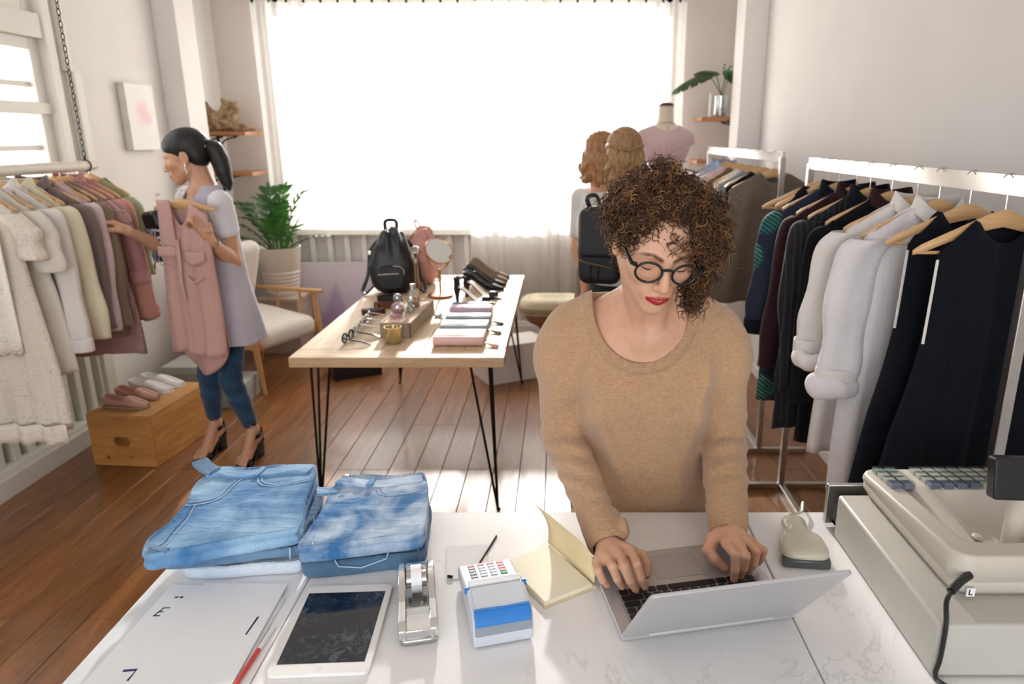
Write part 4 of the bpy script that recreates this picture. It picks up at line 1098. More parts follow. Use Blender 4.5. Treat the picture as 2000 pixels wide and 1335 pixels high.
AMB = glassy('amber_perfume', (0.85, 0.60, 0.25), 0.8, 0.03); LILG = glassy('lilac_glass', (0.90, 0.80, 0.86), 1.2, 0.03); TEALG = glassy('aqua_glass', (0.72, 0.88, 0.88), 1.2, 0.03)
CLRG = glassy('thick_glass', (0.94, 0.96, 0.95), 1.2, 0.03)
t = thing('perfume_bottle', 'lilac glass perfume bottle with a knob stopper', 'bottle', (-0.800, 3.44, BZ), 0, 'perfume bottles on the wooden box')
m = MB(); m.lathe([(0.0, 0), (0.022, 0), (0.031, 0.012), (0.034, 0.030), (0.030, 0.048), (0.016, 0.058), (0.012, 0.066), (0.014, 0.068), (0.0, 0.068)], 24); obj('body', m, LILG, t)
m = MB(); m.lathe([(0.0, 0.068), (0.017, 0.068), (0.021, 0.078), (0.019, 0.094), (0.012, 0.102), (0.0, 0.104)], 20); obj('stopper', m, CLRG, t)
m = MB(); m.lathe([(0.0, 0.004), (0.020, 0.004), (0.028, 0.014), (0.029, 0.03), (0.0, 0.03)], 20); obj('perfume', m, plain('rosy_liquid', '#D9AFC4', 0.2), t)
t = thing('perfume_bottle', 'amber perfume bottle with a clear cap', 'bottle', (-0.755, 3.60, BZ), 0.3, 'perfume bottles on the wooden box')
m = MB(); m.loft([[(x*k, y*k, z) for x, y in rrect(0.060, 0.042, 0.008, 3)] for k, z in ((0.95, 0.0), (1.05, 0.004), (0.95, 0.045), (0.62, 0.078), (0.30, 0.088), (0.30, 0.098))]); obj('body', m, CLRG, t)
m = MB(); m.loft([[(x*k, y*k, z) for x, y in rrect(0.060, 0.042, 0.008, 3)] for k, z in ((0.90, 0.004), (0.97, 0.008), (0.90, 0.042), (0.78, 0.052))]); obj('perfume', m, plain('amber_liquid', '#B98A3E', 0.15), t)
m = MB(); m.lathe([(0.0, 0.097), (0.014, 0.097), (0.014, 0.120), (0.0, 0.121)], 16); obj('cap', m, CHROME, t)
t = thing('perfume_bottle', 'small aqua glass bottle with a round stopper', 'bottle', (-0.745, 3.475, BZ), 0, 'perfume bottles on the wooden box')
m = MB(); m.lathe([(0.0, 0), (0.017, 0), (0.023, 0.012), (0.021, 0.030), (0.010, 0.040), (0.008, 0.048), (0.0, 0.048)], 20); obj('body', m, TEALG, t)
m = MB(); m.ell((0, 0, 0.058), (0.013, 0.013, 0.012), 16, 10); obj('stopper', m, TEALG, t)
t = thing('perfume_bottle', 'square green-sided perfume bottle behind the amber one', 'bottle', (-0.775, 3.70, BZ), 0.1, 'perfume bottles on the wooden box')
m = MB(); m.loft([[(x, y, z) for x, y in rrect(0.052, 0.034, 0.004, 2)] for z in (0.0, 0.070)]); obj('body', m, glassy('green_glass', (0.65, 0.78, 0.68), 1.0, 0.04), t)
m = MB(); m.lathe([(0.0, 0.070), (0.010, 0.070), (0.010, 0.090), (0.0, 0.090)], 16); obj('cap', m, BLACKP, t)
m = MB(); m.loft([[(0.012*x, 0.006*y, z*0.11) for x, y in ((1,0),(0.5,0.8),(-0.5,0.8),(-1,0),(-0.5,-0.8),(0.5,-0.8))] for z in (0, 0.25)] + [[(0.010*x, 0.005*y, 0.085) for x, y in ((1,0),(0.5,0.8),(-0.5,0.8),(-1,0),(-0.5,-0.8),(0.5,-0.8))], [(0.001*x, 0.001*y, 0.10) for x, y in ((1,0),(0.5,0.8),(-0.5,0.8),(-1,0),(-0.5,-0.8),(0.5,-0.8))]])
o = obj('crystal', m, LILG, None, loc=(-0.748, 3.325, BZ+0.012), rot=(0, math.radians(-72), math.radians(55)), angle=20); tag(o, 'pale lilac crystal point lying on the wooden box', 'crystal')
t = thing('metal_cup', 'ribbed gold metal cup in front of the wooden box', 'cup', (-0.766, 3.165, TZ))
m = MB(); n = 48; prof = [(0.030, 0.001), (0.033, 0.004), (0.039, 0.075), (0.0395, 0.078), (0.037, 0.078), (0.032, 0.008), (0.0, 0.008)]
m.loft([[((r*(1+0.018*math.cos(16*2*PI*k/n)*(1 if i in (1, 2) else 0)))*math.cos(2*PI*k/n), (r*(1+0.018*math.cos(16*2*PI*k/n)*(1 if i in (1, 2) else 0)))*math.sin(2*PI*k/n), z) for k in range(n)] for i, (r, z) in enumerate([(0.001, 0.001)]+prof)]); obj('body', m, plain('pale_gold', '#D9CBA6', 0.25, 1.0), t, angle=60)
t = thing('jewellery_stand', 'slim brass jewellery stand with a crystal on top', 'jewellery stand', (-0.778, 3.835, TZ))
m = MB(); m.lathe([(0.0, 0.001), (0.035, 0.001), (0.035, 0.007), (0.0, 0.008)], 24); obj('base', m, GOLD, t)
for dx in (-0.008, 0.008):
    m = MB(); m.tube([(dx, 0, 0.006), (dx, 0, 0.315)], 0.003, 8); obj('rod', m, GOLD, t)
m = MB(); m.loft([[(x*k, y*k, z) for x, y in rrect(0.040, 0.028, 0.007, 2)] for k, z in ((0.7, 0.312), (1, 0.322), (1, 0.340), (0.6, 0.350))]); obj('crystal', m, CLRG, t, angle=20)
m = MB(); m.tube(spline([(0.012, 0, 0.06), (0.04, -0.02, 0.055), (0.075, -0.06, 0.03), (0.10, -0.10, 0.012)], 16), 0.0016, 6); obj('chain', m, GOLD, t)
t = thing('brooch', 'silver flower brooch lying beside the wooden box', 'brooch', (-0.640, 3.66, TZ))
for i in range(6):
    a = 2*PI*i/6; m = MB(); m.ell((0.014*math.cos(a), 0.014*math.sin(a), 0.008), (0.010, 0.006, 0.006), 10, 6, Matrix.Rotation(a, 4, 'Z')); obj('petal', m, CHROME, t)
m = MB(); m.ell((0.018, 0.0, 0.014), (0.013, 0.013, 0.012), 12, 8); obj('gem', m, TEALG, t)
# mirror
t = thing('table_mirror', 'round tilting rose gold vanity mirror on a stem', 'mirror', (-0.708, 4.165, TZ))
m = MB(); m.lathe([(0.0, 0.001), (0.072, 0.001), (0.074, 0.004), (0.074, 0.012), (0.071, 0.015), (0.0, 0.016)], 40); obj('base', m, ROSE, t)
m = MB(); m.lathe([(0.006, 0.015), (0.007, 0.10), (0.007, 0.150), (0.009, 0.155), (0.009, 0.163), (0.0, 0.166)], 16); obj('stem', m, GOLD, t)
C_ = Vector((0.002, 0, 0.272)); T = Matrix.Translation(C_) @ Vector((0.42, -0.60, 0.50)).to_track_quat('Z', 'Y').to_matrix().to_4x4()
m = MB(); m.lathe([(0.080, -0.006), (0.086, -0.006), (0.088, 0.0), (0.086, 0.006), (0.080, 0.006), (0.080, -0.006)], 48, (0,0,0), T, caps=False); fr = obj('frame', m, ROSE, t)
m = MB(); m.lathe([(0.0, 0.002), (0.081, 0.002), (0.081, 0.0035), (0.0, 0.0035)], 48, (0,0,0), T); obj('glass', m, plain('mirror_glass', '#E3E6E4', 0.03, 1.0, var=0.0), fr)
m = MB(); m.lathe([(0.0, -0.004), (0.081, -0.004), (0.081, 0.001), (0.0, 0.001)], 48, (0,0,0), T); obj('back', m, ROSE, fr)
m = MB(); m.tube(spline([(0, 0, 0.160), (-0.030, 0, 0.172), (-0.062, 0.002, 0.215), (-0.078, 0.003, 0.27)], 14), 0.005, 8); m.tube(spline([(0, 0, 0.160), (0.030, 0, 0.172), (0.055, 0.002, 0.205), (0.072, 0.003, 0.25)], 14), 0.005, 8); obj('yoke', m, ROSE, t)

# ---- backpacks on the table
def backpack(label, loc, rz, mat, metal, sc_=1.0, pocket=True):
    t = thing('backpack', label, 'backpack', loc, rz, 'backpacks on the display table')
    S = SDF(); k = 0.03
    S.fn(lambda p: ((np.abs(p[..., 0])/(0.135-0.10*np.clip((p[..., 2]-0.17)/0.25, 0, 1)))**3.2 + (np.abs(p[..., 1]-0.01*np.sin(p[..., 2]*9))/(0.080-0.035*np.clip((p[..., 2]-0.15)/0.25, 0, 1)))**3.0 + (np.abs(p[..., 2]-0.185)/0.185)**5)**0.28*0.07 - 0.07, 0.01)
    S.disp = lambda p: 0.010*vnoise(p*np.array([1.5, 1.5, 0.6]), 26, 4) + 0.007*np.clip((p[..., 2]-0.2)/0.15, 0, 1)*np.sin(p[..., 0]*95+p[..., 1]*40)
    S.dmax = 0.02
    V, F = S.mesh((-0.2, -0.15, -0.03), (0.2, 0.15, 0.42), 0.006, 10)
    V[:, 2] = np.maximum(V[:, 2], 0.001)
    obj_np('body', V*sc_, F, mat, t)
    s = sc_
    m = MB(); m.tube([(x*s, y*s, z*s) for x, y, z in spline([(-0.03, 0.03, 0.355), (-0.028, 0.05, 0.405), (0.028, 0.05, 0.405), (0.03, 0.03, 0.355)], 14)], 0.010*s, 8, sx=0.4); obj('top_handle', m, mat, t)
    if pocket:
        m = MB(); m.prism([(x, y) for x, y in rrect(0.15*s, 0.135*s, 0.05*s, 5)], -0.012*s, 0.018*s, Matrix.Translation((-0.015*s, -0.083*s, 0.105*s)) @ Matrix.Rotation(PI/2, 4, 'X')); pk = obj('front_pocket', m, mat, t, bevel=0.008*s)
        m = MB(); m.tube([(x*s, -0.104*s, z*s) for x, z in [(-0.085, 0.125), (-0.04, 0.127), (0.0, 0.128), (0.03, 0.128)]], 0.003*s, 6); m.tube([(x*s, -0.103*s, z*s) for x, z in [(0.0, 0.172), (0.035, 0.168), (0.056, 0.15), (0.061, 0.115)]], 0.0028*s, 6); obj('zip', m, metal, pk)
    for sd in (-1, 1):
        m = MB(); m.tube([(x*s, y*s, z*s) for x, y, z in spline([(sd*0.03, 0.055, 0.33), (sd*0.12, 0.09, 0.24), (sd*0.145, 0.08, 0.10), (sd*0.18, 0.03, 0.014), (sd*0.16, -0.05, 0.010), (sd*0.12, 0.02, 0.035)], 26)], 0.011*s, 8, sx=0.32); st = obj('shoulder_strap', m, mat, t)
        m = MB(); m.box((sd*0.125*s, -0.01*s, 0.235*s), (0.014*s, 0.02*s, 0.018*s)); obj('buckle', m, metal, st, bevel=0.002)
    return t
backpack('black leather backpack with a zipped front pocket on the display table', (-1.005, 4.27, TZ), math.radians(12), LEATHER, CHROME, 1.06)
backpack('dusty pink backpack standing behind the black one', (-0.865, 4.56, TZ), math.radians(80), plain('pink_leather', '#C98F83', 0.5, var=0.08, bump=0.15), GOLD, 0.98, False)
# ---------------------------------------------------------------- crate and shoes
t = thing('wooden_crate', 'knotty pine crate with a handle slot, shoes on top', 'crate', (-2.267, 3.70, 0), math.radians(-5.5))
CW, CD, CH = 0.352, 0.525, 0.292
for s in (-1, 1):
    m = MB(); m.span(s*CW/2, s*(CW/2-0.014), -CD/2+0.014, CD/2-0.014, 0.002, CH-0.014); obj('side_panel', m, PINE, t, smooth=False, bevel=0.001)
PINEX = wood('pine_end', '#A96F36', '#CF9A58', 2.2, 'X', 0.5, 2.5, knots=True)
def holed(y, yo, hole=True):
    m = MB(); n = 48
    inn = []; out = []
    R = rrect(0.092, 0.050, 0.020, 11)
    for x, z in R:
        inn.append((x, z+0.142)); a = math.atan2(z*1.0, x)
        k = min((CW/2)/max(abs(math.cos(a)), 1e-6), (0.139)/max(abs(math.sin(a)), 1e-6)); out.append((k*math.cos(a), k*math.sin(a)+0.142))
    # snap the nearest outline points to the corners
    for cx_, cz_ in ((CW/2, 0.281), (CW/2, 0.003), (-CW/2, 0.281), (-CW/2, 0.003)):
        j = min(range(len(out)), key=lambda i: (out[i][0]-cx_)**2+(out[i][1]-cz_)**2); out[j] = (cx_, cz_)
    N = len(R)
    vs = [(x, y, z) for x, z in out] + [(x, y, z) for x, z in inn] + [(x, yo, z) for x, z in out] + [(x, yo, z) for x, z in inn]
    fs = []
    for i in range(N):
        j = (i+1) % N
        fs += [(i, j, N+j, N+i), (2*N+j, 2*N+i, 3*N+i, 3*N+j), (N+i, N+j, 3*N+j, 3*N+i), (j, i, 2*N+i, 2*N+j)]
    m.add(vs, fs); return m
obj('end_panel', holed(-CD/2, -CD/2+0.014), PINEX, t, smooth=False)
m = MB(); m.span(-CW/2, CW/2, -CD/2, CD/2, CH-0.0135, CH); obj('top_panel', m, PINE, t, smooth=False, bevel=0.0015)
m = MB(); m.span(-CW/2+0.015, CW/2-0.015, -CD/2+0.015, CD/2-0.015, 0.002, 0.012); obj('bottom_panel', m, PINE, t, smooth=False)
ESP = plain('blush_suede', '#C99B89', 0.85, var=0.1, scale=25, bump=0.15, bscale=300); ESPI = plain('tan_canvas', '#B98E6A', 0.8); JUTE = plain('jute_sole', '#A08468', 0.85, bump=0.4, bscale=400)
SNK = NT('perforated_white'); _v = SNK.coord('Object', (1, 1, 1)); _vo = SNK.n('ShaderNodeTexVoronoi'); _vo.inputs['Scale'].default_value = 170; _vo.inputs['Randomness'].default_value = 0.0; SNK.l(_v, _vo.inputs['Vector'])
SNK.col(SNK.ramp(_vo.outputs['Distance'], [(0.20, srgb('#A9A29C')), (0.34, srgb('#E9E5E1'))])); SNK.set(Roughness=0.6); SNK = SNK.m
YEL = plain('mustard_insole', '#C99B45', 0.7)
SG = 'shoes on the wooden crate'
def flat(label, x, y, rz, up, lin, sole, L=0.25, laces=False):
    t = shoe('slip_on_shoe' if not laces else 'sneaker', label, (x, y, CH), rz, L, 0.031, 0.040, 0.032, 0.004, 0.042, 0.056, 0.50 if not laces else 0.40, 0.058, up, lin, sole, SG)
    m = MB(); R = []
    for i in range(24):
        s = i/23; w = (0.031 + 0.010*smoothstep(0.2, 0.7, s))*(0.65+0.35*smoothstep(0, 0.08, s))*(1-0.7*smoothstep(0.86, 1.0, s)**2)
        R.append([(s*L, -w*1.04, 0.014), (s*L, w*1.04, 0.014), (s*L, w*1.04, 0.001), (s*L, -w*1.04, 0.001)])
    m.loft(R); obj('outsole', m, sole, t, bevel=0.002)
    if laces:
        for k in range(4):
            xx = L*(0.42+0.055*k); zz = 0.062-0.004*k
            m = MB(); m.tube([(xx, -0.022, zz-0.012), (xx+0.004, 0, zz+0.002), (xx, 0.022, zz-0.012)], 0.003, 6); obj('lace', m, WHITE, t)
    return t
flat('blush slip-on shoe at the front edge of the crate', -2.425, 3.56, -0.10, ESP, ESPI, JUTE)
flat('blush slip-on shoe behind its pair and in front of the white sneakers', -2.440, 3.70, -0.16, ESP, ESPI, JUTE)
flat('white perforated sneaker next to the blush slip-ons', -2.435, 3.825, -0.20, SNK, YEL, WHITE, 0.26, True)
flat('white perforated sneaker at the back of the crate', -2.420, 3.925, -0.20, SNK, YEL, WHITE, 0.26, True)
# grey shoe boxes behind the shopper
GBX = plain('grey_card_box', '#A9A8A2', 0.7); GBX2 = plain('grey_card_lid', '#B4B3AC', 0.7)
def lidbox(label, loc, rz, w, d, h, a=GBX, b=GBX2, name='storage_box', lid=0.05, grp='grey boxes on the floor'):
    t = thing(name, label, 'box', loc, rz, grp)
    m = MB(); m.span(-w/2+0.004, w/2-0.004, -d/2+0.004, d/2-0.004, 0.001, h-0.01); obj('body', m, a, t, smooth=False, bevel=0.002)
    m = MB(); m.span(-w/2, w/2, -d/2, d/2, h-lid, h); obj('lid', m, b, t, smooth=False, bevel=0.002)
lidbox('large grey lidded box on the floor behind the shopper', (-2.28, 4.42, 0), 0.05, 0.50, 0.30, 0.15)
lidbox('smaller grey lidded box on top of the large grey box', (-2.36, 4.43, 0.1505), 0.0, 0.34, 0.27, 0.12)

# ---------------------------------------------------------------- armchair
UPH = cloth('cream_upholstery', '#E4DCD2', 1400, 0.9, 0.04, 0.3, 0.2)
ch = thing('armchair', 'cream armchair with a pale wooden frame', 'armchair', (-2.16, 4.93, 0), math.radians(66))
# local: front = -y
def slab_sdf(c, half, r, tilt=0.0, disp=0.004, h=0.012):
    S = SDF(); c = np.array(c); half = np.array(half) - r; ct, st = math.cos(tilt), math.sin(tilt)
    def fn(p):
        q = p - c; y = q[..., 1]*ct + q[..., 2]*st; z = -q[..., 1]*st + q[..., 2]*ct
        d = np.stack([np.abs(q[..., 0]), np.abs(y), np.abs(z)], -1) - half
        return np.sqrt((np.maximum(d, 0)**2).sum(-1)) + np.minimum(d.max(-1), 0) - r
    S.fn(fn, 0.01); S.disp = lambda p: disp*vnoise(p, 18, 3); S.dmax = disp
    R = np.linalg.norm(half)+r+0.02
    return S.mesh(c-R, c+R, h, 10)
V, F = slab_sdf((0, -0.02, 0.385), (0.265, 0.30, 0.075), 0.065, 0.10); obj_np('seat_cushion', V, F, UPH, ch)
V, F = slab_sdf((0, 0.27, 0.66), (0.26, 0.065, 0.30), 0.06, 0.30); obj_np('back_cushion', V, F, UPH, ch)
for s in (-1, 1):
    m = MB(); m.tube([(s*0.300, -0.285, 0.40), (s*0.30, -0.30, 0.20), (s*0.305, -0.33, 0.0)], [0.024, 0.022, 0.014], 12, sx=0.8); obj('leg', m, CHAIRW, ch)
    m = MB(); m.tube([(s*0.300, 0.24, 0.40), (s*0.30, 0.28, 0.2), (s*0.305, 0.33, 0.0)], [0.023, 0.021, 0.014], 12, sx=0.8); obj('leg', m, CHAIRW, ch)
    m = MB(); m.tube([(s*0.300, -0.285, 0.38), (s*0.308, -0.26, 0.585)], [0.022, 0.018], 12, sx=0.8); obj('arm_post', m, CHAIRW, ch)
    m = MB(); m.loft([[(s*0.310+x*k, y, 0.592+z*0.8+0.012*dz) for x, z in rrect(0.058, 0.030, 0.013, 4)] for y, k, dz in ((-0.335, 0.55, 0.2), (-0.315, 0.85, 0.3), (-0.20, 1.0, 0.0), (0.10, 0.9, -0.6), (0.30, 0.6, -1.2), (0.33, 0.4, -1.4))]); obj('armrest', m, CHAIRW, ch)
    for yy in (-0.12, 0.10):
        m = MB(); m.tube([(s*0.298, yy, 0.36), (s*0.306, yy-0.01, 0.582)], 0.009, 8); obj('spindle', m, CHAIRW, ch)
    m = MB(); m.span(s*0.288, s*0.312, -0.27, 0.25, 0.305, 0.375); obj('side_rail', m, CHAIRW, ch, bevel=0.004)
m = MB(); m.span(-0.29, 0.29, -0.285, -0.26, 0.29, 0.34); obj('front_rail', m, CHAIRW, ch, bevel=0.004)
m = MB(); m.span(-0.29, 0.29, 0.235, 0.26, 0.29, 0.36); obj('back_rail', m, CHAIRW, ch, bevel=0.004)

# ---------------------------------------------------------------- potted plant
POT = plain('cream_ceramic', '#D9CCBF', 0.28, var=0.03)
t = thing('plinth', 'beige box plinth under the cream plant pot', 'plinth', (-2.22, 5.62, 0))
m = MB(); m.span(-0.16, 0.16, -0.16, 0.16, 0.001, 0.43); obj('body', m, plain('beige_plinth', '#B3A08E', 0.8), t, smooth=False, bevel=0.004)
m = MB(); m.span(-0.17, 0.17, -0.17, 0.17, 0.43, 0.455); obj('top', m, plain('beige_plinth_top', '#BBA998', 0.8), t, smooth=False, bevel=0.003)
pt = thing('potted_plant', 'glossy green leafy plant in a ribbed cream pot', 'potted plant', (-2.22, 5.62, 0.455))
prof = [(0.0, 0.001), (0.115, 0.001), (0.120, 0.012)]
for i in range(6):
    z = 0.02+i*0.030; r = 0.121+0.004*i; prof += [(r, z), (r+0.006, z+0.008), (r+0.006, z+0.020), (r, z+0.028)]
prof += [(0.148, 0.215), (0.163, 0.36), (0.166, 0.385), (0.158, 0.385), (0.150, 0.36), (0.145, 0.33), (0.0, 0.33)]
m = MB(); m.lathe(prof, 40); obj('pot', m, POT, pt, angle=30)
m = MB(); m.lathe([(0.0, 0.331), (0.146, 0.331), (0.150, 0.345), (0.0, 0.355)], 24); obj('soil', m, plain('soil', '#2C231B', 0.95), pt)
def leafmat(name, dark, light):
    t = NT(name); v = t.coord('Object'); t.col(t.ramp(t.noise(v, 9, 3), [(0.3, srgb(dark)), (0.7, srgb(light))]))
    t.set(Roughness=0.3, Transmission_Weight=0.0); t.b.inputs['Subsurface Weight'].default_value = 0.0
    tr = t.n('ShaderNodeBsdfTranslucent'); tr.inputs[0].default_value = (*[min(1, x*1.6) for x in srgb(light)], 1)
    mx = t.n('ShaderNodeMixShader'); mx.inputs[0].default_value = 0.20; t.l(t.b.outputs[0], mx.inputs[1]); t.l(tr.outputs[0], mx.inputs[2]); t.l(mx.outputs[0], t.out.inputs[0]); return t.m
LEAF = leafmat('plant_leaf', '#1F4420', '#3F7230'); STEMM = plain('plant_stem', '#3F6A2C', 0.5)
def leaf_mesh(L, W, curl=0.15, name='leaf'):
    m = MB(); rr = []
    for i in range(7):
        s = i/6; w = W*math.sin(PI*min(1, s*0.97+0.03))**0.8*(1-0.25*s)
        rr.append([(s*L, -w, -curl*L*s*s+0.18*w), (s*L, 0, -curl*L*s*s), (s*L, w, -curl*L*s*s+0.18*w)])
    m.add([p for r in rr for p in r], [(i*3+j, i*3+j+1, (i+1)*3+j+1, (i+1)*3+j) for i in range(6) for j in range(2)])
    me = to_mesh(name, m); me.materials.append(LEAF); me.polygons.foreach_set('use_smooth', [True]*len(me.polygons)); return me
LM = [leaf_mesh(0.088, 0.019), leaf_mesh(0.078, 0.017, 0.25)]
stems = [(178, 0.42, 0.50), (165, 0.30, 0.46), (205, 0.20, 0.40), (120, 0.16, 0.60), (75, 0.14, 0.62), (40, 0.28, 0.58), (15, 0.42, 0.50), (-8, 0.50, 0.18), (-30, 0.34, 0.30), (-80, 0.22, 0.34), (-130, 0.26, 0.36), (192, 0.40, 0.16), (-160, 0.36, 0.30), (95, 0.10, 0.45), (-50, 0.16, 0.45), (150, 0.12, 0.50)]
for i, (a, out, hh) in enumerate(stems):
    out *= 0.78; hh *= 0.80
    a = math.radians(a); d = Vector((math.cos(a), math.sin(a), 0)); r0 = 0.05
    P = spline([d*r0 + Vector((0,0,0.34)), d*(r0+out*0.22) + Vector((0,0,0.34+hh*0.45)), d*(r0+out*0.62) + Vector((0,0,0.34+hh*0.88)), d*(r0+out) + Vector((0,0,0.34+hh))], 20)
    m = MB(); m.tube(P, [0.008-0.006*j/19 for j in range(20)], 6); st = obj('stem', m, STEMM, pt)
    for j in range(5, 20, 2):
        tdir = (P[min(j+1, 19)]-P[j-1]).normalized(); side = tdir.cross(Vector((0,0,1)))
        if side.length < 0.1: side = Vector((-d.y, d.x, 0))
        side.normalize(); nrm = side.cross(tdir).normalized()
        for s in ((-1, 1) if j < 19 else (0,)):
            dirv = (tdir*0.75 + side*s*0.8 + nrm*0.12).normalized(); yv = nrm.cross(dirv).normalized(); zv = dirv.cross(yv)
            o = obj('leaf', LM[(i+j) % 2], None, st, smooth=False, loc=P[j]); sc1 = 0.75+0.5*math.sin(PI*(j-3)/18)
            o.rotation_euler = Matrix((dirv, yv, zv)).transposed().to_euler(); o.scale = (sc1,)*3

# ---------------------------------------------------------------- leaning canvas, tray, bag, white box, bench
def purple():
    t = NT('lilac_painting'); v = t.coord('Generated')
    sp = t.n('ShaderNodeSeparateXYZ'); t.l(v, sp.inputs[0])
    nz = t.noise(v, 4, 4)
    hz = t.math('ADD', sp.outputs[2], t.math('MULTIPLY', t.math('SUBTRACT', nz, 0.5), 0.25))
    c = t.ramp(hz, [(0.15, srgb('#B79CC0')), (0.45, srgb('#D6C6DA')), (0.85, srgb('#E6DDE6'))])
    dx = t.math('ABSOLUTE', t.math('SUBTRACT', sp.outputs[0], 0.48))
    tri = t.math('SUBTRACT', t.math('ADD', t.math('MULTIPLY', dx, 2.2), sp.outputs[2]), t.math('MULTIPLY', nz, 0.35))
    k = t.ramp(tri, [(0.45, (1,1,1)), (0.62, (0,0,0))])
    t.col(t.mix(t.math('MULTIPLY', k, 0.6), c, srgb('#A98FC0'))); t.set(Roughness=0.7); return t.m
m = MB(); m.box((0, 0, 0.335), (0.66, 0.03, 0.67)); o = obj('lilac_canvas', m, purple(), None, smooth=False, loc=(-1.86, 5.80, 0.004), rot=(math.radians(-7), 0, math.radians(1)), bevel=0.002)
tag(o, 'large pale lilac canvas painting leaning under the back window', 'painting')
t = thing('display_tray', 'black open display tray on the floor by the lilac canvas', 'tray', (-1.72, 5.42, 0), 0.25)
m = MB(); m.span(-0.19, 0.19, -0.14, 0.14, 0.001, 0.014); obj('base', m, GREYC, t, smooth=False)
m = MB()
for a in ((-0.20, 0.20, -0.15, -0.13), (-0.20, 0.20, 0.13, 0.15), (-0.20, -0.18, -0.13, 0.13), (0.18, 0.20, -0.13, 0.13)): m.span(a[0], a[1], a[2], a[3], 0.001, 0.16)
obj('rim', m, BLACKP, t, smooth=False, bevel=0.002)
t = thing('black_box', 'matt black lidded box on the floor under the table', 'box', (-1.50, 4.98, 0), 0.45)
m = MB(); m.span(-0.17, 0.17, -0.12, 0.12, 0.001, 0.11); obj('body', m, BLACKP, t, smooth=False, bevel=0.003)
m = MB(); m.span(-0.175, 0.175, -0.125, 0.125, 0.11, 0.14); obj('lid', m, BLACKP, t, smooth=False, bevel=0.003)
t = thing('white_carton', 'white cardboard carton on the floor behind the table legs', 'box', (-0.35, 4.93, 0), math.radians(28))
WC = plain('white_card', '#D9D2CB', 0.8, var=0.03)
m = MB(); m.span(-0.23, 0.23, -0.14, 0.14, 0.001, 0.27); obj('body', m, WC, t, smooth=False, bevel=0.002)
m = MB(); m.add([(-0.23, -0.14, 0.271), (0.23, -0.14, 0.271), (0.23, -0.02, 0.275), (-0.23, -0.02, 0.275)], [(0,1,2,3)]); m.add([(-0.23, 0.14, 0.271), (0.23, 0.14, 0.271), (0.23, -0.015, 0.274), (-0.23, -0.015, 0.274)], [(0,3,2,1)]); obj('flap', m, WC, t, smooth=False, solid=0.003)
t = thing('woven_bench', 'cream woven pouffe bench on crossed wooden legs', 'bench', (-0.04, 5.45, 0))
CR = cloth('woven_cream', '#E2D6B8', 500, 0.9, 0.08, 0.2, 0.6); CR2 = cloth('woven_olive', '#A39468', 500, 0.9, 0.15, 0.2, 0.6); BW = wood('bench_wood', '#7A5238', '#A47652', 3.0, 'Z', 0.55, 2.5)
m = MB(); m.loft([[(x*1.0, y*1.0, z) if False else (x*k, y*k, z) for x, y in rrect(0.52, 0.36, 0.13, 7)] for k, z in ((0.94, 0.355), (1.0, 0.372), (1.02, 0.405), (1.02, 0.425), (0.99, 0.45), (0.9, 0.468), (0.7, 0.476), (0.3, 0.480), (0.02, 0.481))]); obj('seat', m, CR, t)
m = MB(); m.loft([[(x*k, y*k, z) for x, y in rrect(0.52, 0.36, 0.13, 7)] for k, z in ((1.026, 0.374), (1.033, 0.385), (1.033, 0.400), (1.026, 0.412))], False, False); obj('woven_band', m, CR2, t, solid=0.006)
m = MB(); m.loft([[(x*k, y*k, z) for x, y in rrect(0.48, 0.32, 0.11, 6)] for k, z in ((0.7, 0.265), (0.9, 0.30), (0.98, 0.35), (0.95, 0.356))]); obj('frame', m, BW, t)
for yy in (-0.10, 0.10):
    for s in (-1, 1):
        m = MB(); m.tube([(s*0.17, yy+0.015*s, 0.0), (-s*0.13, yy+0.015*s, 0.29)], 0.022, 10, sx=0.6); obj('leg', m, BW, t)

# ---------------------------------------------------------------- wall shelves and what stands on them
def shelf(label, x0, x1, y0, y1, z, side):
    t = thing('wall_shelf', label, 'shelf', ((x0+x1)/2, (y0+y1)/2, z), 0, 'corner wall shelves')
    w, d = abs(x1-x0)/2, abs(y1-y0)/2
    m = MB(); m.span(-w, w, -d, d, 0, 0.028); obj('board', m, SHELFW, t, smooth=False, bevel=0.002)
    for yy in (-d+0.03, d-0.06):
        m = MB(); xw = side*w
        m.span(xw-side*0.012, xw, yy-0.010, yy+0.010, -0.16, 0.0); m.span(xw, xw-side*0.17, yy-0.010, yy+0.010, -0.008, -0.0005)
        br = obj('bracket', m, BLACKM, t, smooth=False)
        m = MB(); m.tube(spline([(xw-side*0.008, yy, -0.145), (xw-side*0.030, yy, -0.07), (xw-side*0.075, yy, -0.030), (xw-side*0.155, yy, -0.012)], 14), 0.006, 6); obj('brace', m, BLACKM, br)
shelf('upper wooden wall shelf carrying the driftwood', -2.72, -2.38, 5.62, 5.95, 1.685, -1)
shelf('lower bare wooden wall shelf under the driftwood shelf', -2.72, -2.36, 5.62, 5.95, 1.385, -1)
shelf('upper wooden wall shelf carrying the glass vase', 1.07, 1.44, 5.60, 5.93, 1.79, 1)
shelf('lower wooden wall shelf half hidden behind the far clothes rail', 1.05, 1.44, 5.60, 5.93, 1.475, 1)
def driftmat():
    t = NT('driftwood'); v = t.coord('Object'); f = t.noise(v, 25, 5, 0.65, 1.0)
    t.col(t.ramp(f, [(0.3, srgb('#5E4A33')), (0.5, srgb('#9C8160')), (0.7, srgb('#C8AE8B'))])); t.set(Roughness=0.85); t.bump(f, 0.6, 0.008); return t.m
dw = thing('driftwood', 'gnarled piece of driftwood on the upper wall shelf', 'driftwood', (-2.55, 5.74, 1.7135), room=True)
S = SDF(); b = Vector((-2.55, 5.74, 1.7135))
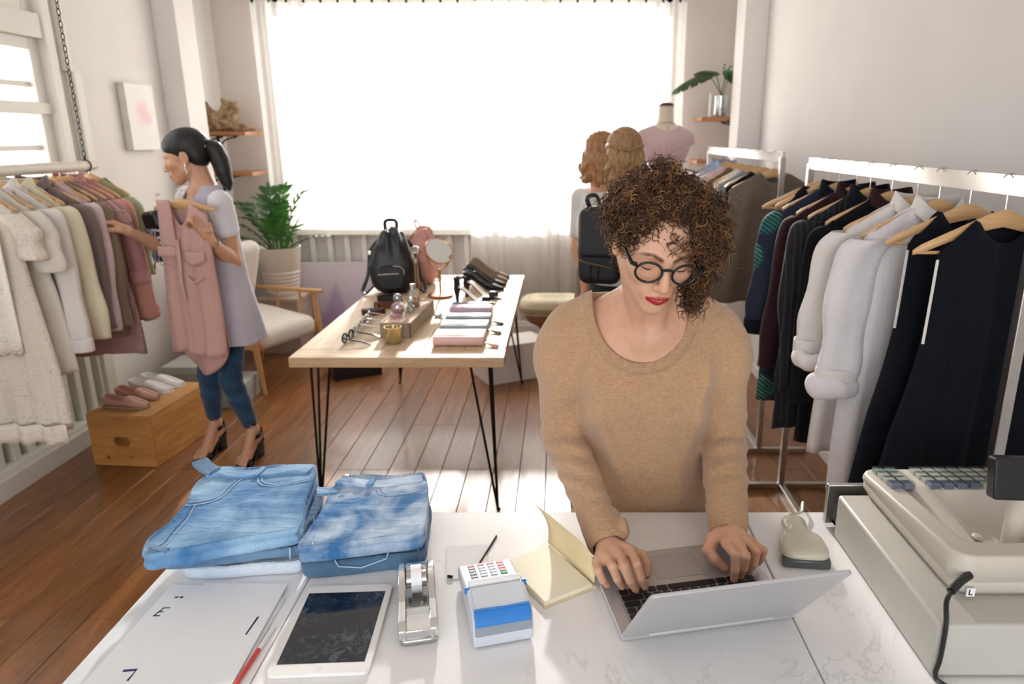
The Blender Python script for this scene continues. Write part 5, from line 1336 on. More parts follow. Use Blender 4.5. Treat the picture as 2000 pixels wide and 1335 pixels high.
for a_, b_, ra, rb in (((-0.13, 0, 0.03), (0.14, 0.02, 0.025), 0.045, 0.028), ((0.14, 0.02, 0.022), (0.19, 0.02, 0.012), 0.020, 0.010), ((-0.08, 0, 0.05), (-0.17, -0.01, 0.19), 0.05, 0.030), ((-0.06, 0.01, 0.08), (0.02, 0.01, 0.20), 0.055, 0.03), ((0.02, 0, 0.06), (0.07, 0, 0.17), 0.05, 0.028), ((-0.17, -0.01, 0.19), (-0.20, -0.02, 0.20), 0.028, 0.018), ((-0.10, 0, 0.10), (-0.19, -0.02, 0.11), 0.032, 0.010), ((-0.02, 0, 0.16), (-0.03, 0, 0.24), 0.02, 0.008), ((0.04, 0.01, 0.14), (0.07, 0.02, 0.215), 0.022, 0.008)):
    S.cap(b+Vector(a_), b+Vector(b_), ra, rb, 0.02)
S.disp = lambda p: 0.010*vnoise(p, 70, 2) + 0.008*vnoise(p, 150, 8); S.dmax = 0.02
V, F = S.mesh(b-Vector((0.27, 0.12, 0.06)), b+Vector((0.25, 0.14, 0.30)), 0.0055, 10); V[:, 2] = np.maximum(V[:, 2], b.z+0.0005)
V[:, 0] = np.maximum(V[:, 0], -2.715)
obj_np('body', V, F, driftmat(), dw)
vs_ = thing('leaf_vase', 'monstera leaves in a clear glass vase on the wall shelf', 'vase', (1.235, 5.74, 1.818))
m = MB(); m.lathe([(0.0, 0.001), (0.050, 0.001), (0.054, 0.01), (0.050, 0.12), (0.052, 0.155), (0.049, 0.155), (0.047, 0.12), (0.050, 0.012), (0.0, 0.010)], 24); obj('glass', m, CLRG, vs_)
m = MB(); m.lathe([(0.0, 0.011), (0.048, 0.011), (0.047, 0.07), (0.0, 0.07)], 20); obj('water', m, glassy('water', (0.88, 0.93, 0.88), 0.5), vs_)
def monstera(L, W, seed):
    r = random.Random(seed); n = 40; out = []
    for i in range(n+1):
        a = PI*i/n
        x = L*(0.5-0.62*math.cos(a)); y = W*math.sin(a)**0.75
        k = 0.45 if (i % 6 in (3,) and 6 < i < 36) else 1.0
        out.append((x, y*k))
    pts = [(x, y) for x, y in out] + [(x, -y) for x, y in reversed(out[1:-1])]
    m = MB(); c = len(pts)
    def zz(x, y): return -0.35*max(0, x)**2/L*0.9 - 0.25*y*y/W*0.8 + 0.03*abs(y)
    vs = [(x, y, zz(x, y)) for x, y in pts] + [(x*0.55+0.2*L, y*0.4, zz(x*0.55+0.2*L, y*0.4)) for x, y in pts] + [(L*0.5, 0, zz(L*0.5, 0))]
    fs = [(i, (i+1) % c, c+(i+1) % c, c+i) for i in range(c)] + [(c+i, c+(i+1) % c, 2*c) for i in range(c)]
    m.add(vs, fs); return m
MON = leafmat('monstera_leaf', '#1C4A22', '#35712E')
for k, (tip, L, W, rot) in enumerate((((-0.10, -0.03, 0.30), 0.26, 0.12, (0.25, 0.1, PI*0.98)), ((0.02, -0.03, 0.31), 0.20, 0.10, (-0.5, 0.2, -0.5)), ((-0.04, 0.05, 0.33), 0.16, 0.08, (0.2, -0.2, 2.2)))):
    m = MB(); m.tube(spline([(0.01*k, 0, 0.02), (0.005, 0, 0.15), tip], 12), 0.004, 6); st = obj('stem', m, STEMM, vs_)
    o = obj('leaf', monstera(L, W, k), MON, st, angle=180, solid=0.001); o.location = tip; o.rotation_euler = rot
m = MB(); m.tube(spline([(0, 0.01, 0.02), (0.02, 0.0, 0.18), (0.06, -0.02, 0.34)], 12), 0.003, 6); st = obj('twig', m, plain('twig', '#5A4A32', 0.8), vs_)
for k in range(14):
    m = MB(); m.ell((0.05+0.05*math.cos(k*2.4)*(0.4+k/20), -0.02+0.05*math.sin(k*2.4), 0.30+0.006*k), (0.010, 0.007, 0.008), 8, 6); obj('bud', m, plain('bud', '#6B7A45', 0.7) if k == 0 else bpy.data.materials['bud'], st)
o = MB(); o.lathe([(0.0, 0.001), (0.011, 0.001), (0.011, 0.16), (0.009, 0.172), (0.0, 0.174)], 16); o = obj('white_candle', o, WHITE, None, loc=(1.15, 5.70, 1.8185)); tag(o, 'slim white candle beside the glass vase', 'candle')
# ---------------------------------------------------------------- picture on the left wall
def watercolour():
    t = NT('watercolour_print'); v = t.coord('Generated'); sp = t.n('ShaderNodeSeparateXYZ'); t.l(v, sp.inputs[0])
    nz = t.noise(t.coord('Object'), 14, 4, 0.6, 0.5)
    dy = t.math('SUBTRACT', sp.outputs[1], 0.55); dz = t.math('SUBTRACT', sp.outputs[2], 0.56)
    rr = t.math('SQRT', t.math('ADD', t.math('MULTIPLY', dy, dy), t.math('MULTIPLY', t.math('MULTIPLY', dz, dz), 2.5)))
    msk = t.ramp(t.math('ADD', rr, t.math('MULTIPLY', t.math('SUBTRACT', nz, 0.5), 0.5)), [(0.20, (1,1,1)), (0.36, (0,0,0))])
    col = t.ramp(t.noise(t.coord('Object'), 9, 2), [(0.32, srgb('#D7B6DC')), (0.5, srgb('#F2B9CF')), (0.68, srgb('#F6CFA0'))])
    t.col(t.mix(t.math('MULTIPLY', msk, 0.6), srgb('#EEEBE8'), col)); t.set(Roughness=0.7); return t.m
pc = thing('wall_canvas', 'white canvas with a small pastel watercolour on the wall', 'picture', (-2.695, 4.79, 1.795))
m = MB(); m.box((0, 0, 0), (0.044, 0.318, 0.405)); obj('stretcher', m, plain('canvas_edge', '#D8CFC8', 0.8), pc, smooth=False, bevel=0.002)
m = MB(); m.box((0.0228, 0, 0), (0.0012, 0.314, 0.401)); obj('print', m, watercolour(), pc, smooth=False)
m = MB(); m.tube([(-2.72, 4.90, 1.30), (-2.698, 4.90, 1.30)], 0.006, 8); o = obj('wall_hook', m, STEEL); tag(o, 'small metal wall peg below the canvas', 'hook')
# ---------------------------------------------------------------- clothes rails, hangers, garments
def hanger_parts(t, half=0.215, drop=0.085, bar=False, hook_h=0.070, wood_m=None):
    wm = wood_m or BEECH
    m = MB(); R = []
    for i in range(25):
        u = -1 + i/12; x = u*half
        z = -drop*abs(u)**1.25; hh = 0.017*(1-0.35*abs(u)) + 0.006*math.exp(-(u*3)**2); tt = 0.0075*(1-0.25*abs(u))
        e = 1 if abs(u) < 0.97 else 0.6
        yb = 0.018*abs(u)**2
        R.append([(x, yb + tt*math.cos(a)*e, z - 0.012 + hh*math.sin(a)*e) for a in [2*PI*k/10 for k in range(10)]])
    m.loft(R); obj('hanger_body', m, wm, t)
    r = 0.021
    pts = [(0, 0, 0.0), (0, 0, hook_h-2*r-0.004)] + [(r*math.cos(a), 0, hook_h - r + r*math.sin(a)) for a in [math.radians(-90 + d) for d in range(20, 262, 22)]]
    m = MB(); m.tube(spline(pts, 30), 0.0018, 6); obj('hook', m, STEEL, t)
    if bar:
        m = MB(); m.tube([(-half*0.93, 0.017, -drop-0.012), (half*0.93, 0.017, -drop-0.012)], 0.0045, 8); obj('trouser_bar', m, wm, t)
def hanger(label, loc, rz, grp, **kw):
    t = thing('clothes_hanger', label, 'hanger', loc, rz, grp); hanger_parts(t, **kw); return t
def garment(name, label, cat, loc, rz, grp, mat, sw=0.205, drop=0.090, neck=0.065, dip=0.05, L=0.65, hw=0.23, th=0.040, folds=4, amp=0.012, sl=0.0, sr=0.055, sr2=0.042, tail=0.0, seed=0, collar=None, cuff=None, placket=False, flare=0.02, slant=0.03, strapless=False):
    t = thing(name, label, cat, loc, rz, grp)
    r = random.Random(seed*7+1); ph = [r.random()*6.28 for _ in range(6)]
    NU, NV = 29, 26
    def top(x, front):
        a = abs(x)
        if a < neck: return -0.012 - (dip if front else 0.012)*(1-(a/neck)**2)
        return -0.012 - drop*((a-neck)/(sw-neck))**1.15
    def pt(u, v, side):
        wv = lerp(sw, hw, smoothstep(0.0, 1.0, v)**0.8) if v > 0 else sw
        x0 = u*sw; z0 = top(x0, side < 0)
        Lh = L - tail*(1-u*u) if tail >= 0 else L + tail*(1-u*u)
        z = lerp(z0, -Lh - 0.010*math.sin(3*u+ph[4]), v)
        x = lerp(x0, u*wv, min(1, v*2.2))
        e = max(0.0, 1-abs(u)**2.6)**0.55
        thick = th*(0.35+0.65*smoothstep(0, 0.18, v))
        y = side*thick*e
        fold = amp*(0.25+v)*(math.sin(folds*PI*u+ph[0]+1.2*v) + 0.6*math.sin(folds*1.9*PI*u+ph[1]-v) + 0.5*math.sin(3.1*v*PI+ph[2]+2*u))
        y += fold*(0.35+0.65*e)
        y += 0.006*math.sin(11*v+ph[3]+4*u)*v*0 + slant*v*math.sin(ph[5])*0.5
        return (x, y, z)
    m = MB(); ring = [(-1 + 2*i/(NU-1), -1) for i in range(NU)] + [(1 - 2*i/(NU-1), 1) for i in range(1, NU-1)]
    R = [[pt(u, j/(NV-1), s) for u, s in ring] for j in range(NV)]
    m.loft(R, False, False); body = obj('body', m, mat, t, angle=180, solid=0.0016)
    if sl > 0:
        for s in (-1, 1):
            bend = 0.03*r.random(); fw = (r.random()-0.5)*0.05 + 0.02
            C = spline([(s*(sw-0.035), 0, -drop-0.015), (s*(sw+0.012), -fw*0.2, -drop-0.06), (s*(sw+0.035), -fw*0.6, -drop-sl*0.45), (s*(sw+0.030+bend), -fw*1.2, -drop-sl*0.75), (s*(sw+0.040+bend), -fw*1.5, -drop-sl)], 20)
            rr = []
            for i, c in enumerate(C):
                f = i/19; q = lerp(sr, sr2, f)
                wr = 1+0.10*math.sin(f*17+ph[1])*f
                rr.append([(c.x + q*wr*math.cos(a)*(1+0.07*math.sin(3*a+ph[2])), c.y + q*0.62*wr*math.sin(a)*(1+0.16*math.sin(4*a+ph[3]+f*3)), c.z + 0.010*math.cos(a)*s*0) for a in [2*PI*k/18 for k in range(18)]])
            mm = MB(); mm.loft(rr, False, False); so = obj('sleeve', mm, mat, t, angle=180, solid=0.0016)
            if cuff:
                c = C[-1]; mm = MB()
                mm.loft([[(c.x + q*math.cos(a), c.y + q*0.68*math.sin(a), c.z + dz) for a in [2*PI*k/18 for k in range(18)]] for q, dz in ((sr2*1.04, 0.058), (sr2*1.07, 0.05), (sr2*1.07, 0.004), (sr2*1.0, -0.002))], False, False)
                obj('cuff', mm, cuff, so, solid=0.003)
    if collar:
        mm = MB()
        def cf(u, v):
            a = u*2*PI; x = neck*1.02*math.cos(a); y = (0.030+0.012*v)*math.sin(a)
            return (x*(1+0.18*v), y*(1.0+0.5*v), top(min(abs(x), neck*0.98), math.sin(a) < 0) + 0.030*(1-v)*(1 if True else 0) - 0.022*v + 0.004)
        mm.grid(cf, 28, 5, True); obj('collar', mm, collar, t, solid=0.002, angle=180)
    if placket:
        mm = MB(); P = [pt(0.03*math.sin(2*j/(NV-1)), max(0.02, j/(NV-1)), -1) for j in range(NV)]
        mm.loft([[(p[0]-0.014, p[1]-0.001, p[2]), (p[0]+0.014, p[1]-0.001, p[2]), (p[0]+0.014, p[1]-0.005, p[2]), (p[0]-0.014, p[1]-0.005, p[2])] for p in P]); pl = obj('placket', mm, mat, t)
        for j in range(3, NV, 4):
            mm = MB(); mm.ell((P[j][0], P[j][1]-0.006, P[j][2]), (0.005, 0.002, 0.005), 10, 6); obj('button', mm, WHITE, pl)
    return t

# ---- left: pole hung on a chain
LX, LZ = -2.325, 1.54
RAILW = wood('painted_pole', '#CFC5B6', '#E2DACE', 2.0, 'Y', 0.55, 2.0)
t = thing('hanging_rail', 'whitewashed wooden pole hung on chains along the left wall', 'clothes rail', (LX, 2.6, LZ), room=True)
m = MB(); m.tube([(LX, 1.35, LZ), (LX, 3.655, LZ), (LX, 3.675, LZ)], [0.024, 0.024, 0.019], 18); obj('pole', m, RAILW, t)
for yc in (3.60, 1.55):
    m = MB(); zc = LZ+0.030; k = 0
    ch_top = ZC
    while zc < ch_top:
        pts = []
        for q in range(10):
            a = 2*PI*q/10; w_, h_ = 0.0075*math.cos(a), 0.0165*math.sin(a)
            pts.append((LX + (w_ if k % 2 else 0), yc + (0 if k % 2 else w_), zc + h_))
        m.tube(pts, 0.0022, 5, close=True); zc += 0.0265; k += 1
    ch_ = obj('chain', m, BLACKM, t, kind='stuff')
    m = MB(); m.tube([(LX, yc, LZ+0.018), (LX, yc, LZ+0.045)], 0.003, 6); m.tube([(LX+0.027*math.cos(a), yc, LZ+0.027*math.sin(a)) for a in [2*PI*q/16 for q in range(16)]], 0.0025, 5, close=True); obj('hook_ring', m, BLACKM, t)
LG = 'hangers on the left pole'; GG = 'clothes on the left pole'
def lace(name, hexc):
    t = NT(name); c = srgb(hexc); v = t.coord('Object')
    vo = t.n('ShaderNodeTexVoronoi'); vo.inputs['Scale'].default_value = 70; t.l(v, vo.inputs['Vector'])
    vo2 = t.n('ShaderNodeTexVoronoi'); vo2.inputs['Scale'].default_value = 22; t.l(v, vo2.inputs['Vector'])
    h = t.math('ADD', vo.outputs['Distance'], t.math('MULTIPLY', vo2.outputs['Distance'], 0.8))
    t.col(t.ramp(h, [(0.25, tuple(x*0.72 for x in c)), (0.6, c)])); t.set(Roughness=0.9); t.bump(h, 0.8, 0.004); return t.m
c_lace = lace('ivory_lace', '#E3DACB'); c_ivory = cloth('ivory_cotton', '#E4DDD0', 700, 0.9, 0.05)
c_white = cloth('white_cotton', '#E9E4DE', 800, 0.85, 0.04); c_cream = cloth('cream_crepe', '#E6DCBE', 900, 0.85, 0.05)
c_mauve = cloth('mauve_grey', '#7F716C', 900, 0.85, 0.08); c_ppink = cloth('pale_pink', '#D9BFC0', 900, 0.85, 0.06)
c_taupe = cloth('taupe_wool', '#84705C', 700, 0.9, 0.08); c_dusty = cloth('dusty_pink', '#BC8583', 900, 0.85, 0.07)
c_salmon = cloth('salmon_crepe', '#C98D7E', 900, 0.85, 0.07); c_green = cloth('sage_green', '#9BA27C', 900, 0.85, 0.07)
c_rose = cloth('rose_knit', '#B28A88', 260, 0.95, 0.10, 0.4, 0.6); c_brown = cloth('brown_jersey', '#6A5546', 800, 0.9, 0.08)
HZ = LZ - 0.046       # hanger apex under the pole
left = [
 (2.840, 'ivory lace', 'ivory crocheted lace dress, nearest garment on the left pole', 'dress', dict(mat=c_lace, L=1.02, hw=0.25, dip=0.10, neck=0.075, folds=5, amp=0.014, sl=0.20, sr=0.06, sr2=0.055)),
 (2.930, 'ivory', 'sheer ivory lace-sleeved blouse second from the camera on the left pole', 'blouse', dict(mat=c_ivory, L=0.80, hw=0.24, sl=0.26, sr=0.06, sr2=0.06, dip=0.08)),
 (3.020, 'white', 'plain white long-sleeved shirt between ivory blouse and cream shirt', 'shirt', dict(mat=c_white, L=0.68, hw=0.24, sl=0.62, cuff=c_white, collar=c_white, sr2=0.05)),
 (3.115, 'cream', 'cream long-sleeved shirt on the left pole', 'shirt', dict(mat=c_cream, L=0.66, hw=0.25, sl=0.60, sr=0.06, sr2=0.055, collar=c_cream)),
 (3.210, 'mauve', 'mauve-grey long-sleeved shirt beside the cream shirt', 'shirt', dict(mat=c_mauve, L=0.62, hw=0.23, sl=0.58, collar=c_mauve, sr2=0.042)),
 (3.285, 'pale pink', 'pale pink shirt squeezed between mauve-grey and taupe garments', 'shirt', dict(mat=c_ppink, L=0.62, hw=0.22, sl=0.60, sr2=0.036, cuff=c_ppink)),
 (3.345, 'taupe', 'taupe long-sleeved coat touched by the shopper', 'coat', dict(mat=c_taupe, L=0.74, hw=0.24, sl=0.60, sr=0.062, sr2=0.050, th=0.045)),
 (3.400, 'rose', 'long rose knit dress whose hem hangs below the shirts', 'dress', dict(mat=c_rose, L=0.86, hw=0.27, th=0.03, amp=0.006, sl=0.14, sr=0.062, sr2=0.060)),
 (3.455, 'pink', 'dusty pink rolled-sleeve shirt beside the taupe coat', 'shirt', dict(mat=c_dusty, L=0.66, hw=0.22, sl=0.42, cuff=c_dusty, collar=c_dusty)),
 (3.525, 'salmon', 'salmon long-sleeved blouse near the end of the left pole', 'blouse', dict(mat=c_salmon, L=0.66, hw=0.22, sl=0.60, sr=0.060, sr2=0.055, cuff=c_salmon)),
 (3.615, 'green', 'sage green blouse at the far end of the left pole', 'blouse', dict(mat=c_green, L=0.72, hw=0.23, sl=0.40, amp=0.018, folds=5)),
]
_hn = {'ivory lace': 'wooden hanger holding the ivory lace dress', 'ivory': 'wooden hanger holding the ivory lace-sleeved blouse', 'white': 'wooden hanger holding the white shirt on the left pole', 'cream': 'wooden hanger holding the cream shirt', 'mauve': 'wooden hanger holding the mauve-grey shirt', 'pale pink': 'wooden hanger holding the pale pink shirt', 'taupe': 'wooden hanger holding the taupe coat', 'rose': 'wooden hanger holding the long rose knit dress', 'pink': 'wooden hanger holding the dusty pink shirt', 'salmon': 'wooden hanger holding the salmon blouse', 'green': 'wooden hanger holding the sage green blouse'}
for i, (y, key, lab, cat, kw) in enumerate(left):
    rz = math.radians([-4, -3, 2, -2, 3, 0, -3, 1, 2, -4, -6][i])
    hanger(_hn[key], (LX, y, HZ), rz, LG, half=0.182)
    kw = dict(kw); mt = kw.pop('mat'); kw.setdefault('sw', 0.182)
    if key == 'ivory lace':
        g = garment('lace_dress', lab, cat, (LX, y, HZ), rz, GG, mt, seed=i, **kw)
        m = MB(); m.grid(lambda u, v: ((u*2-1)*0.262, -0.058-0.014*math.sin(u*31)-0.006*v, -0.98-0.075*v-0.012*abs(math.sin(u*26))*v), 60, 4); obj('scalloped_hem', m, c_lace, g, solid=0.0015, angle=180)
        m = MB(); m.grid(lambda u, v: ((u*2-1)*0.15, -0.052-0.012*math.sin(u*3.14)-0.006*math.sin(u*20), -0.16-0.50*v-0.02*abs(math.sin(u*16))*v), 40, 10); obj('crochet_panel', m, lace('crochet', '#EAE3D6'), g, solid=0.003, angle=180)
    else:
        garment({'dress': 'knit_dress', 'coat': 'light_coat', 'blouse': 'blouse', 'shirt': 'shirt'}[cat], lab, cat, (LX, y, HZ), rz, GG, mt, seed=i, **kw)

# ---- right: two steel rails
RX, RZ = 1.10, 1.585
def steel_rail(label, y0, y1, zt):
    t = thing('clothes_rail', label, 'clothes rail', (RX, (y0+y1)/2, 0), room=True, group='steel clothes rails')
    m = MB(); m.span(RX-0.006, RX+0.006, y0, y1, zt-0.044, zt+0.006); obj('top_bar', m, plain('polished_steel', '#DAD8D4', 0.2, 1.0) if 'polished_steel' not in bpy.data.materials else bpy.data.materials['polished_steel'], t, smooth=False, bevel=0.001)
    for y in (y0+0.014, y1-0.014):
        m = MB(); m.span(RX-0.014, RX+0.014, y-0.014, y+0.014, 0.03, zt-0.02); obj('post', m, STEEL, t, smooth=False, bevel=0.002)
        m = MB(); m.span(RX-0.20, RX+0.26, y-0.014, y+0.014, 0.001, 0.029); obj('foot_bar', m, STEEL, t, smooth=False, bevel=0.002)
    m = MB(); m.span(RX-0.014, RX+0.014, y0+0.03, y1-0.03, 0.001, 0.029); obj('base_bar', m, STEEL, t, smooth=False, bevel=0.002)
steel_rail('steel clothes rail with navy and white clothes beside the counter', 1.63, 3.215, RZ)
steel_rail('steel clothes rail standing farther back with the grey-brown top', 3.60, 5.40, 1.60)
HG = 'hangers on the near steel rail'; CG = 'clothes on the near steel rail'
c_navy = cloth('navy_crepe', '#060A16', 1100, 0.8, 0.15, 0.05, 0.15); c_black = cloth('black_navy', '#07080D', 900, 0.85, 0.2, 0.05, 0.15); c_mar = cloth('maroon_cotton', '#2C0F16', 900, 0.8, 0.15, 0.15, 0.15)
def stripes():
    t = NT('pinstriped_black'); v = t.coord('Object'); w = t.wave(v, 16, 0.6, 'X')
    t.col(t.ramp(w, [(0.90, srgb('#08080D')), (0.97, srgb('#2C2F42'))])); t.set(Roughness=0.85); t.bump(t.noise(v, 20, 4), 0.4, 0.006); return t.m
def leafprint():
    t = NT('palm_leaf_print'); v = t.coord('Object', (1, 1, 1), (0, 0.5, 0)); sp = t.n('ShaderNodeSeparateXYZ'); t.l(v, sp.inputs[0])
    vo = t.n('ShaderNodeTexVoronoi'); vo.inputs['Scale'].default_value = 6; t.l(v, vo.inputs['Vector'])
    frond = t.wave(t.coord('Object', (1, 1, 1), (0, -0.6, 0)), 22, 3.0, 'Z')
    k = t.math('MULTIPLY', t.ramp(vo.outputs['Distance'], [(0.36, (1,1,1)), (0.44, (0,0,0))]), t.ramp(frond, [(0.35, (0,0,0)), (0.5, (1,1,1))]))
    t.col(t.mix(k, srgb('#0E1C33'), t.ramp(t.noise(v, 5), [(0.4, srgb('#1F6B62')), (0.65, srgb('#6FB59C'))]))); t.set(Roughness=0.8); return t.m
HR = RZ - 0.088
right = [
 (3.035, 'light wooden hanger with a bar at the far end of the near rail', None, None, None, -10, dict(half=0.235, drop=0.10, bar=True)),
 (2.960, 'wooden hanger holding the black strap top', 'strap_top', 'black camisole hanging by thin straps beside the empty hanger', 'top', -6, dict(mat=c_black, L=0.62, hw=0.20, sw=0.17, neck=0.10, dip=0.10)),
 (2.860, 'wooden hanger holding the palm leaf shirt', 'printed_shirt', 'navy shirt printed with teal palm leaves', 'shirt', -4, dict(mat=leafprint(), L=0.90, hw=0.25, sl=0.50, sr=0.07, sr2=0.062, collar=c_navy, cuff=c_navy)),
 (2.690, 'wooden hanger holding the dark maroon shirt', 'shirt', 'dark maroon shirt between palm print and striped shirts', 'shirt', -3, dict(mat=c_mar, L=0.80, hw=0.22, sl=0.60, collar=c_mar)),
 (2.570, 'wooden hanger holding the fine pinstripe shirt', 'striped_shirt', 'black long shirt with fine pale pinstripes', 'shirt', 2, dict(mat=stripes(), L=0.92, hw=0.27, sl=0.64, sr=0.065, sr2=0.050, collar=c_navy, tail=0.05)),
 (2.400, 'large wooden hanger holding the plain black shirt', 'shirt', 'plain black long-sleeved shirt next to the white shirts', 'shirt', 3, dict(mat=c_black, L=0.88, hw=0.25, sl=0.62, collar=c_mar)),
 (2.225, 'wooden hanger holding the white shirt with a rolled cuff', 'white_shirt', 'white shirt with a rolled-up cuff, farther of the two', 'shirt', -3, dict(mat=c_white, L=0.86, hw=0.25, sl=0.42, sr=0.070, sr2=0.055, collar=c_white, cuff=c_white)),
 (2.095, 'wooden hanger holding the nearer white shirt', 'white_shirt', 'white shirt with a bunched cuff, beside the navy dress', 'shirt', 2, dict(mat=cloth('white_linen', '#E6E1E3', 600, 0.85, 0.05), L=0.90, hw=0.24, sl=0.46, sr=0.072, sr2=0.060, collar=c_white, cuff=c_white)),
 (1.935, 'wooden hanger poking out of the farther navy dress', 'navy_dress', 'sleeveless navy dress beside the white shirts', 'dress', 0, dict(mat=c_navy, L=1.15, hw=0.25, sw=0.150, neck=0.075, dip=0.06, amp=0.008)),
 (1.775, 'wooden hanger poking out of the nearest navy dress', 'navy_dress', 'sleeveless navy dress nearest the cash register', 'dress', 0, dict(mat=c_navy, L=1.15, hw=0.26, sw=0.150, neck=0.070, dip=0.06, amp=0.009)),
]
for i, (y, hl, nm, lab, cat, deg, kw) in enumerate(right):
    rz = math.radians(deg)
    if nm is None: hanger(hl, (RX, y, HR), rz, HG, hook_h=0.096, **kw); continue
    hanger(hl, (RX, y, HR), rz, HG, hook_h=0.096, half=0.205, drop=0.088, bar=cat == 'dress')
    kw = dict(kw); mt = kw.pop('mat'); g = garment(nm, lab, cat, (RX, y, HR), rz, CG, mt, seed=30+i, **kw)
    if nm == 'strap_top':
        for s in (-1, 1):
            m = MB(); m.tube([(s*0.13, -0.01, -0.045), (s*0.125, -0.03, -0.10), (s*0.12, -0.03, -0.16)], 0.004, 6); obj('strap', m, c_black, g)
    if nm == 'navy_dress':
        m = MB(); m.tube(spline([(-0.152, -0.006, -0.115), (-0.158, -0.012, -0.22), (-0.166, -0.020, -0.33)], 12), 0.004, 6, sx=0.5); obj('armhole_trim', m, c_white, g)
    if nm == 'white_shirt':
        for s in (-1,):
            S = SDF(); c0 = np.array((-(0.205+0.055), -0.02, -0.090-kw['sl']-0.005))
            S.fn(lambda p: np.sqrt((np.sqrt((p[..., 0]-c0[0])**2 + ((p[..., 1]-c0[1])/0.8)**2) - 0.052)**2 + ((p[..., 2]-c0[2])*0.75)**2) - 0.026, 0.01)
            S.disp = lambda p: 0.008*vnoise(p, 55, 5+i) + 0.0015*np.sin(np.arctan2(p[..., 1]-c0[1], p[..., 0]-c0[0])*7 + p[..., 2]*60); S.dmax = 0.015
            V, F = S.mesh(c0-0.13, c0+0.13, 0.005, 8); obj_np('rolled_cuff', V, F, mt, g)
FGH = 'hangers on the far steel rail'; FGG = 'clothes on the far steel rail'
c_gb = cloth('grey_brown_crepe', '#6E6257', 900, 0.85, 0.06, 0.2, 0.15); c_pblue = cloth('pale_blue_cotton', '#A9B6D8', 900, 0.85, 0.06); c_grey = cloth('cool_grey', '#8E9699', 900, 0.85, 0.06)
far = [(3.74, c_gb, 'wide grey-brown top at the near end of the far rail', 'grey-brown top', dict(L=0.68, hw=0.36, sw=0.22, amp=0.016, folds=3)),
       (3.92, c_black, 'black top behind the grey-brown one', 'black top', dict(L=0.6, hw=0.24)), (4.06, c_grey, 'cool grey blouse on the far rail', 'cool grey blouse', dict(L=0.6, hw=0.24)),
       (4.22, c_white, 'white blouse on the far rail', 'white blouse', dict(L=0.6, hw=0.23)), (4.42, c_brown, 'brown blouse in the middle of the far rail', 'brown blouse', dict(L=0.6, hw=0.22)),
       (4.62, c_ppink, 'pale pink top on the far rail', 'pale pink top', dict(L=0.6, hw=0.22)), (4.82, c_pblue, 'pale blue striped shirt on the far rail', 'pale blue striped shirt', dict(L=0.66, hw=0.23, sl=0.4, collar=c_pblue)), (5.02, c_pblue, 'pale blue shirt at the far end of the far rail', 'far pale blue shirt', dict(L=0.66, hw=0.23, sl=0.4, collar=c_pblue))]
for i, (y, mt, lab, short, kw) in enumerate(far):
    hanger('wooden hanger holding the ' + short, (RX, y, HR+0.015), math.radians((-6, 4, -3, 2, 5, -4, 0, 3)[i]), FGH, hook_h=0.096, half=0.205)
    garment('blouse' if 'shirt' not in lab else 'shirt', lab, 'top' if 'top' in lab else 'blouse' if 'blouse' in lab else 'shirt', (RX, y, HR+0.015), math.radians((-6, 4, -3, 2, 5, -4, 0, 3)[i]), FGG, mt, seed=70+i, **kw)
# ---------------------------------------------------------------- people
def skinmat(name):
    t = NT(name); a = t.n('ShaderNodeVertexColor'); a.layer_name = 'Col'
    v = t.coord('Object'); sp = t.ramp(t.noise(v, 60, 3), [(0.35, (0.93, 0.90, 0.89)), (0.65, (1.0, 1.0, 1.0))])
    t.col(t.mix(1.0, a.outputs[0], sp, 'MULTIPLY')); t.set(Roughness=0.48, Subsurface_Weight=0.12, Subsurface_Scale=0.01)
    t.b.inputs['Subsurface Radius'].default_value = (1.0, 0.35, 0.2)
    t.b.inputs['Specular IOR Level'].default_value = 0.4
    t.bump(t.noise(v, 450, 2), 0.08, 0.0006); return t.m
def hairmat(name, dark, light, scale=30):
    t = NT(name); v = t.coord('Object'); t.col(t.ramp(t.noise(v, scale, 3), [(0.3, srgb(dark)), (0.7, srgb(light))]))
    t.set(Roughness=0.42); t.b.inputs['Specular IOR Level'].default_value = 0.5; return t.m
SKIN = skinmat('skin')
class Fr:
    """head frame: face towards local -y, up z"""
    def __init__(s, C, yaw, pitch, roll, k=1.0):
        s.C = Vector(C); s.k = k
        s.R = (Matrix.Rotation(yaw, 3, 'Z') @ Matrix.Rotation(pitch, 3, 'X') @ Matrix.Rotation(roll, 3, 'Y'))
        s.Rn = np.array(s.R)
    def __call__(s, x, y, z): return s.C + s.R @ (Vector((x, y, z))*s.k)
    def local(s, p): return ((p - np.array(s.C)) @ s.Rn)/s.k
    def world(s, q): return (q*s.k) @ s.Rn.T + np.array(s.C)
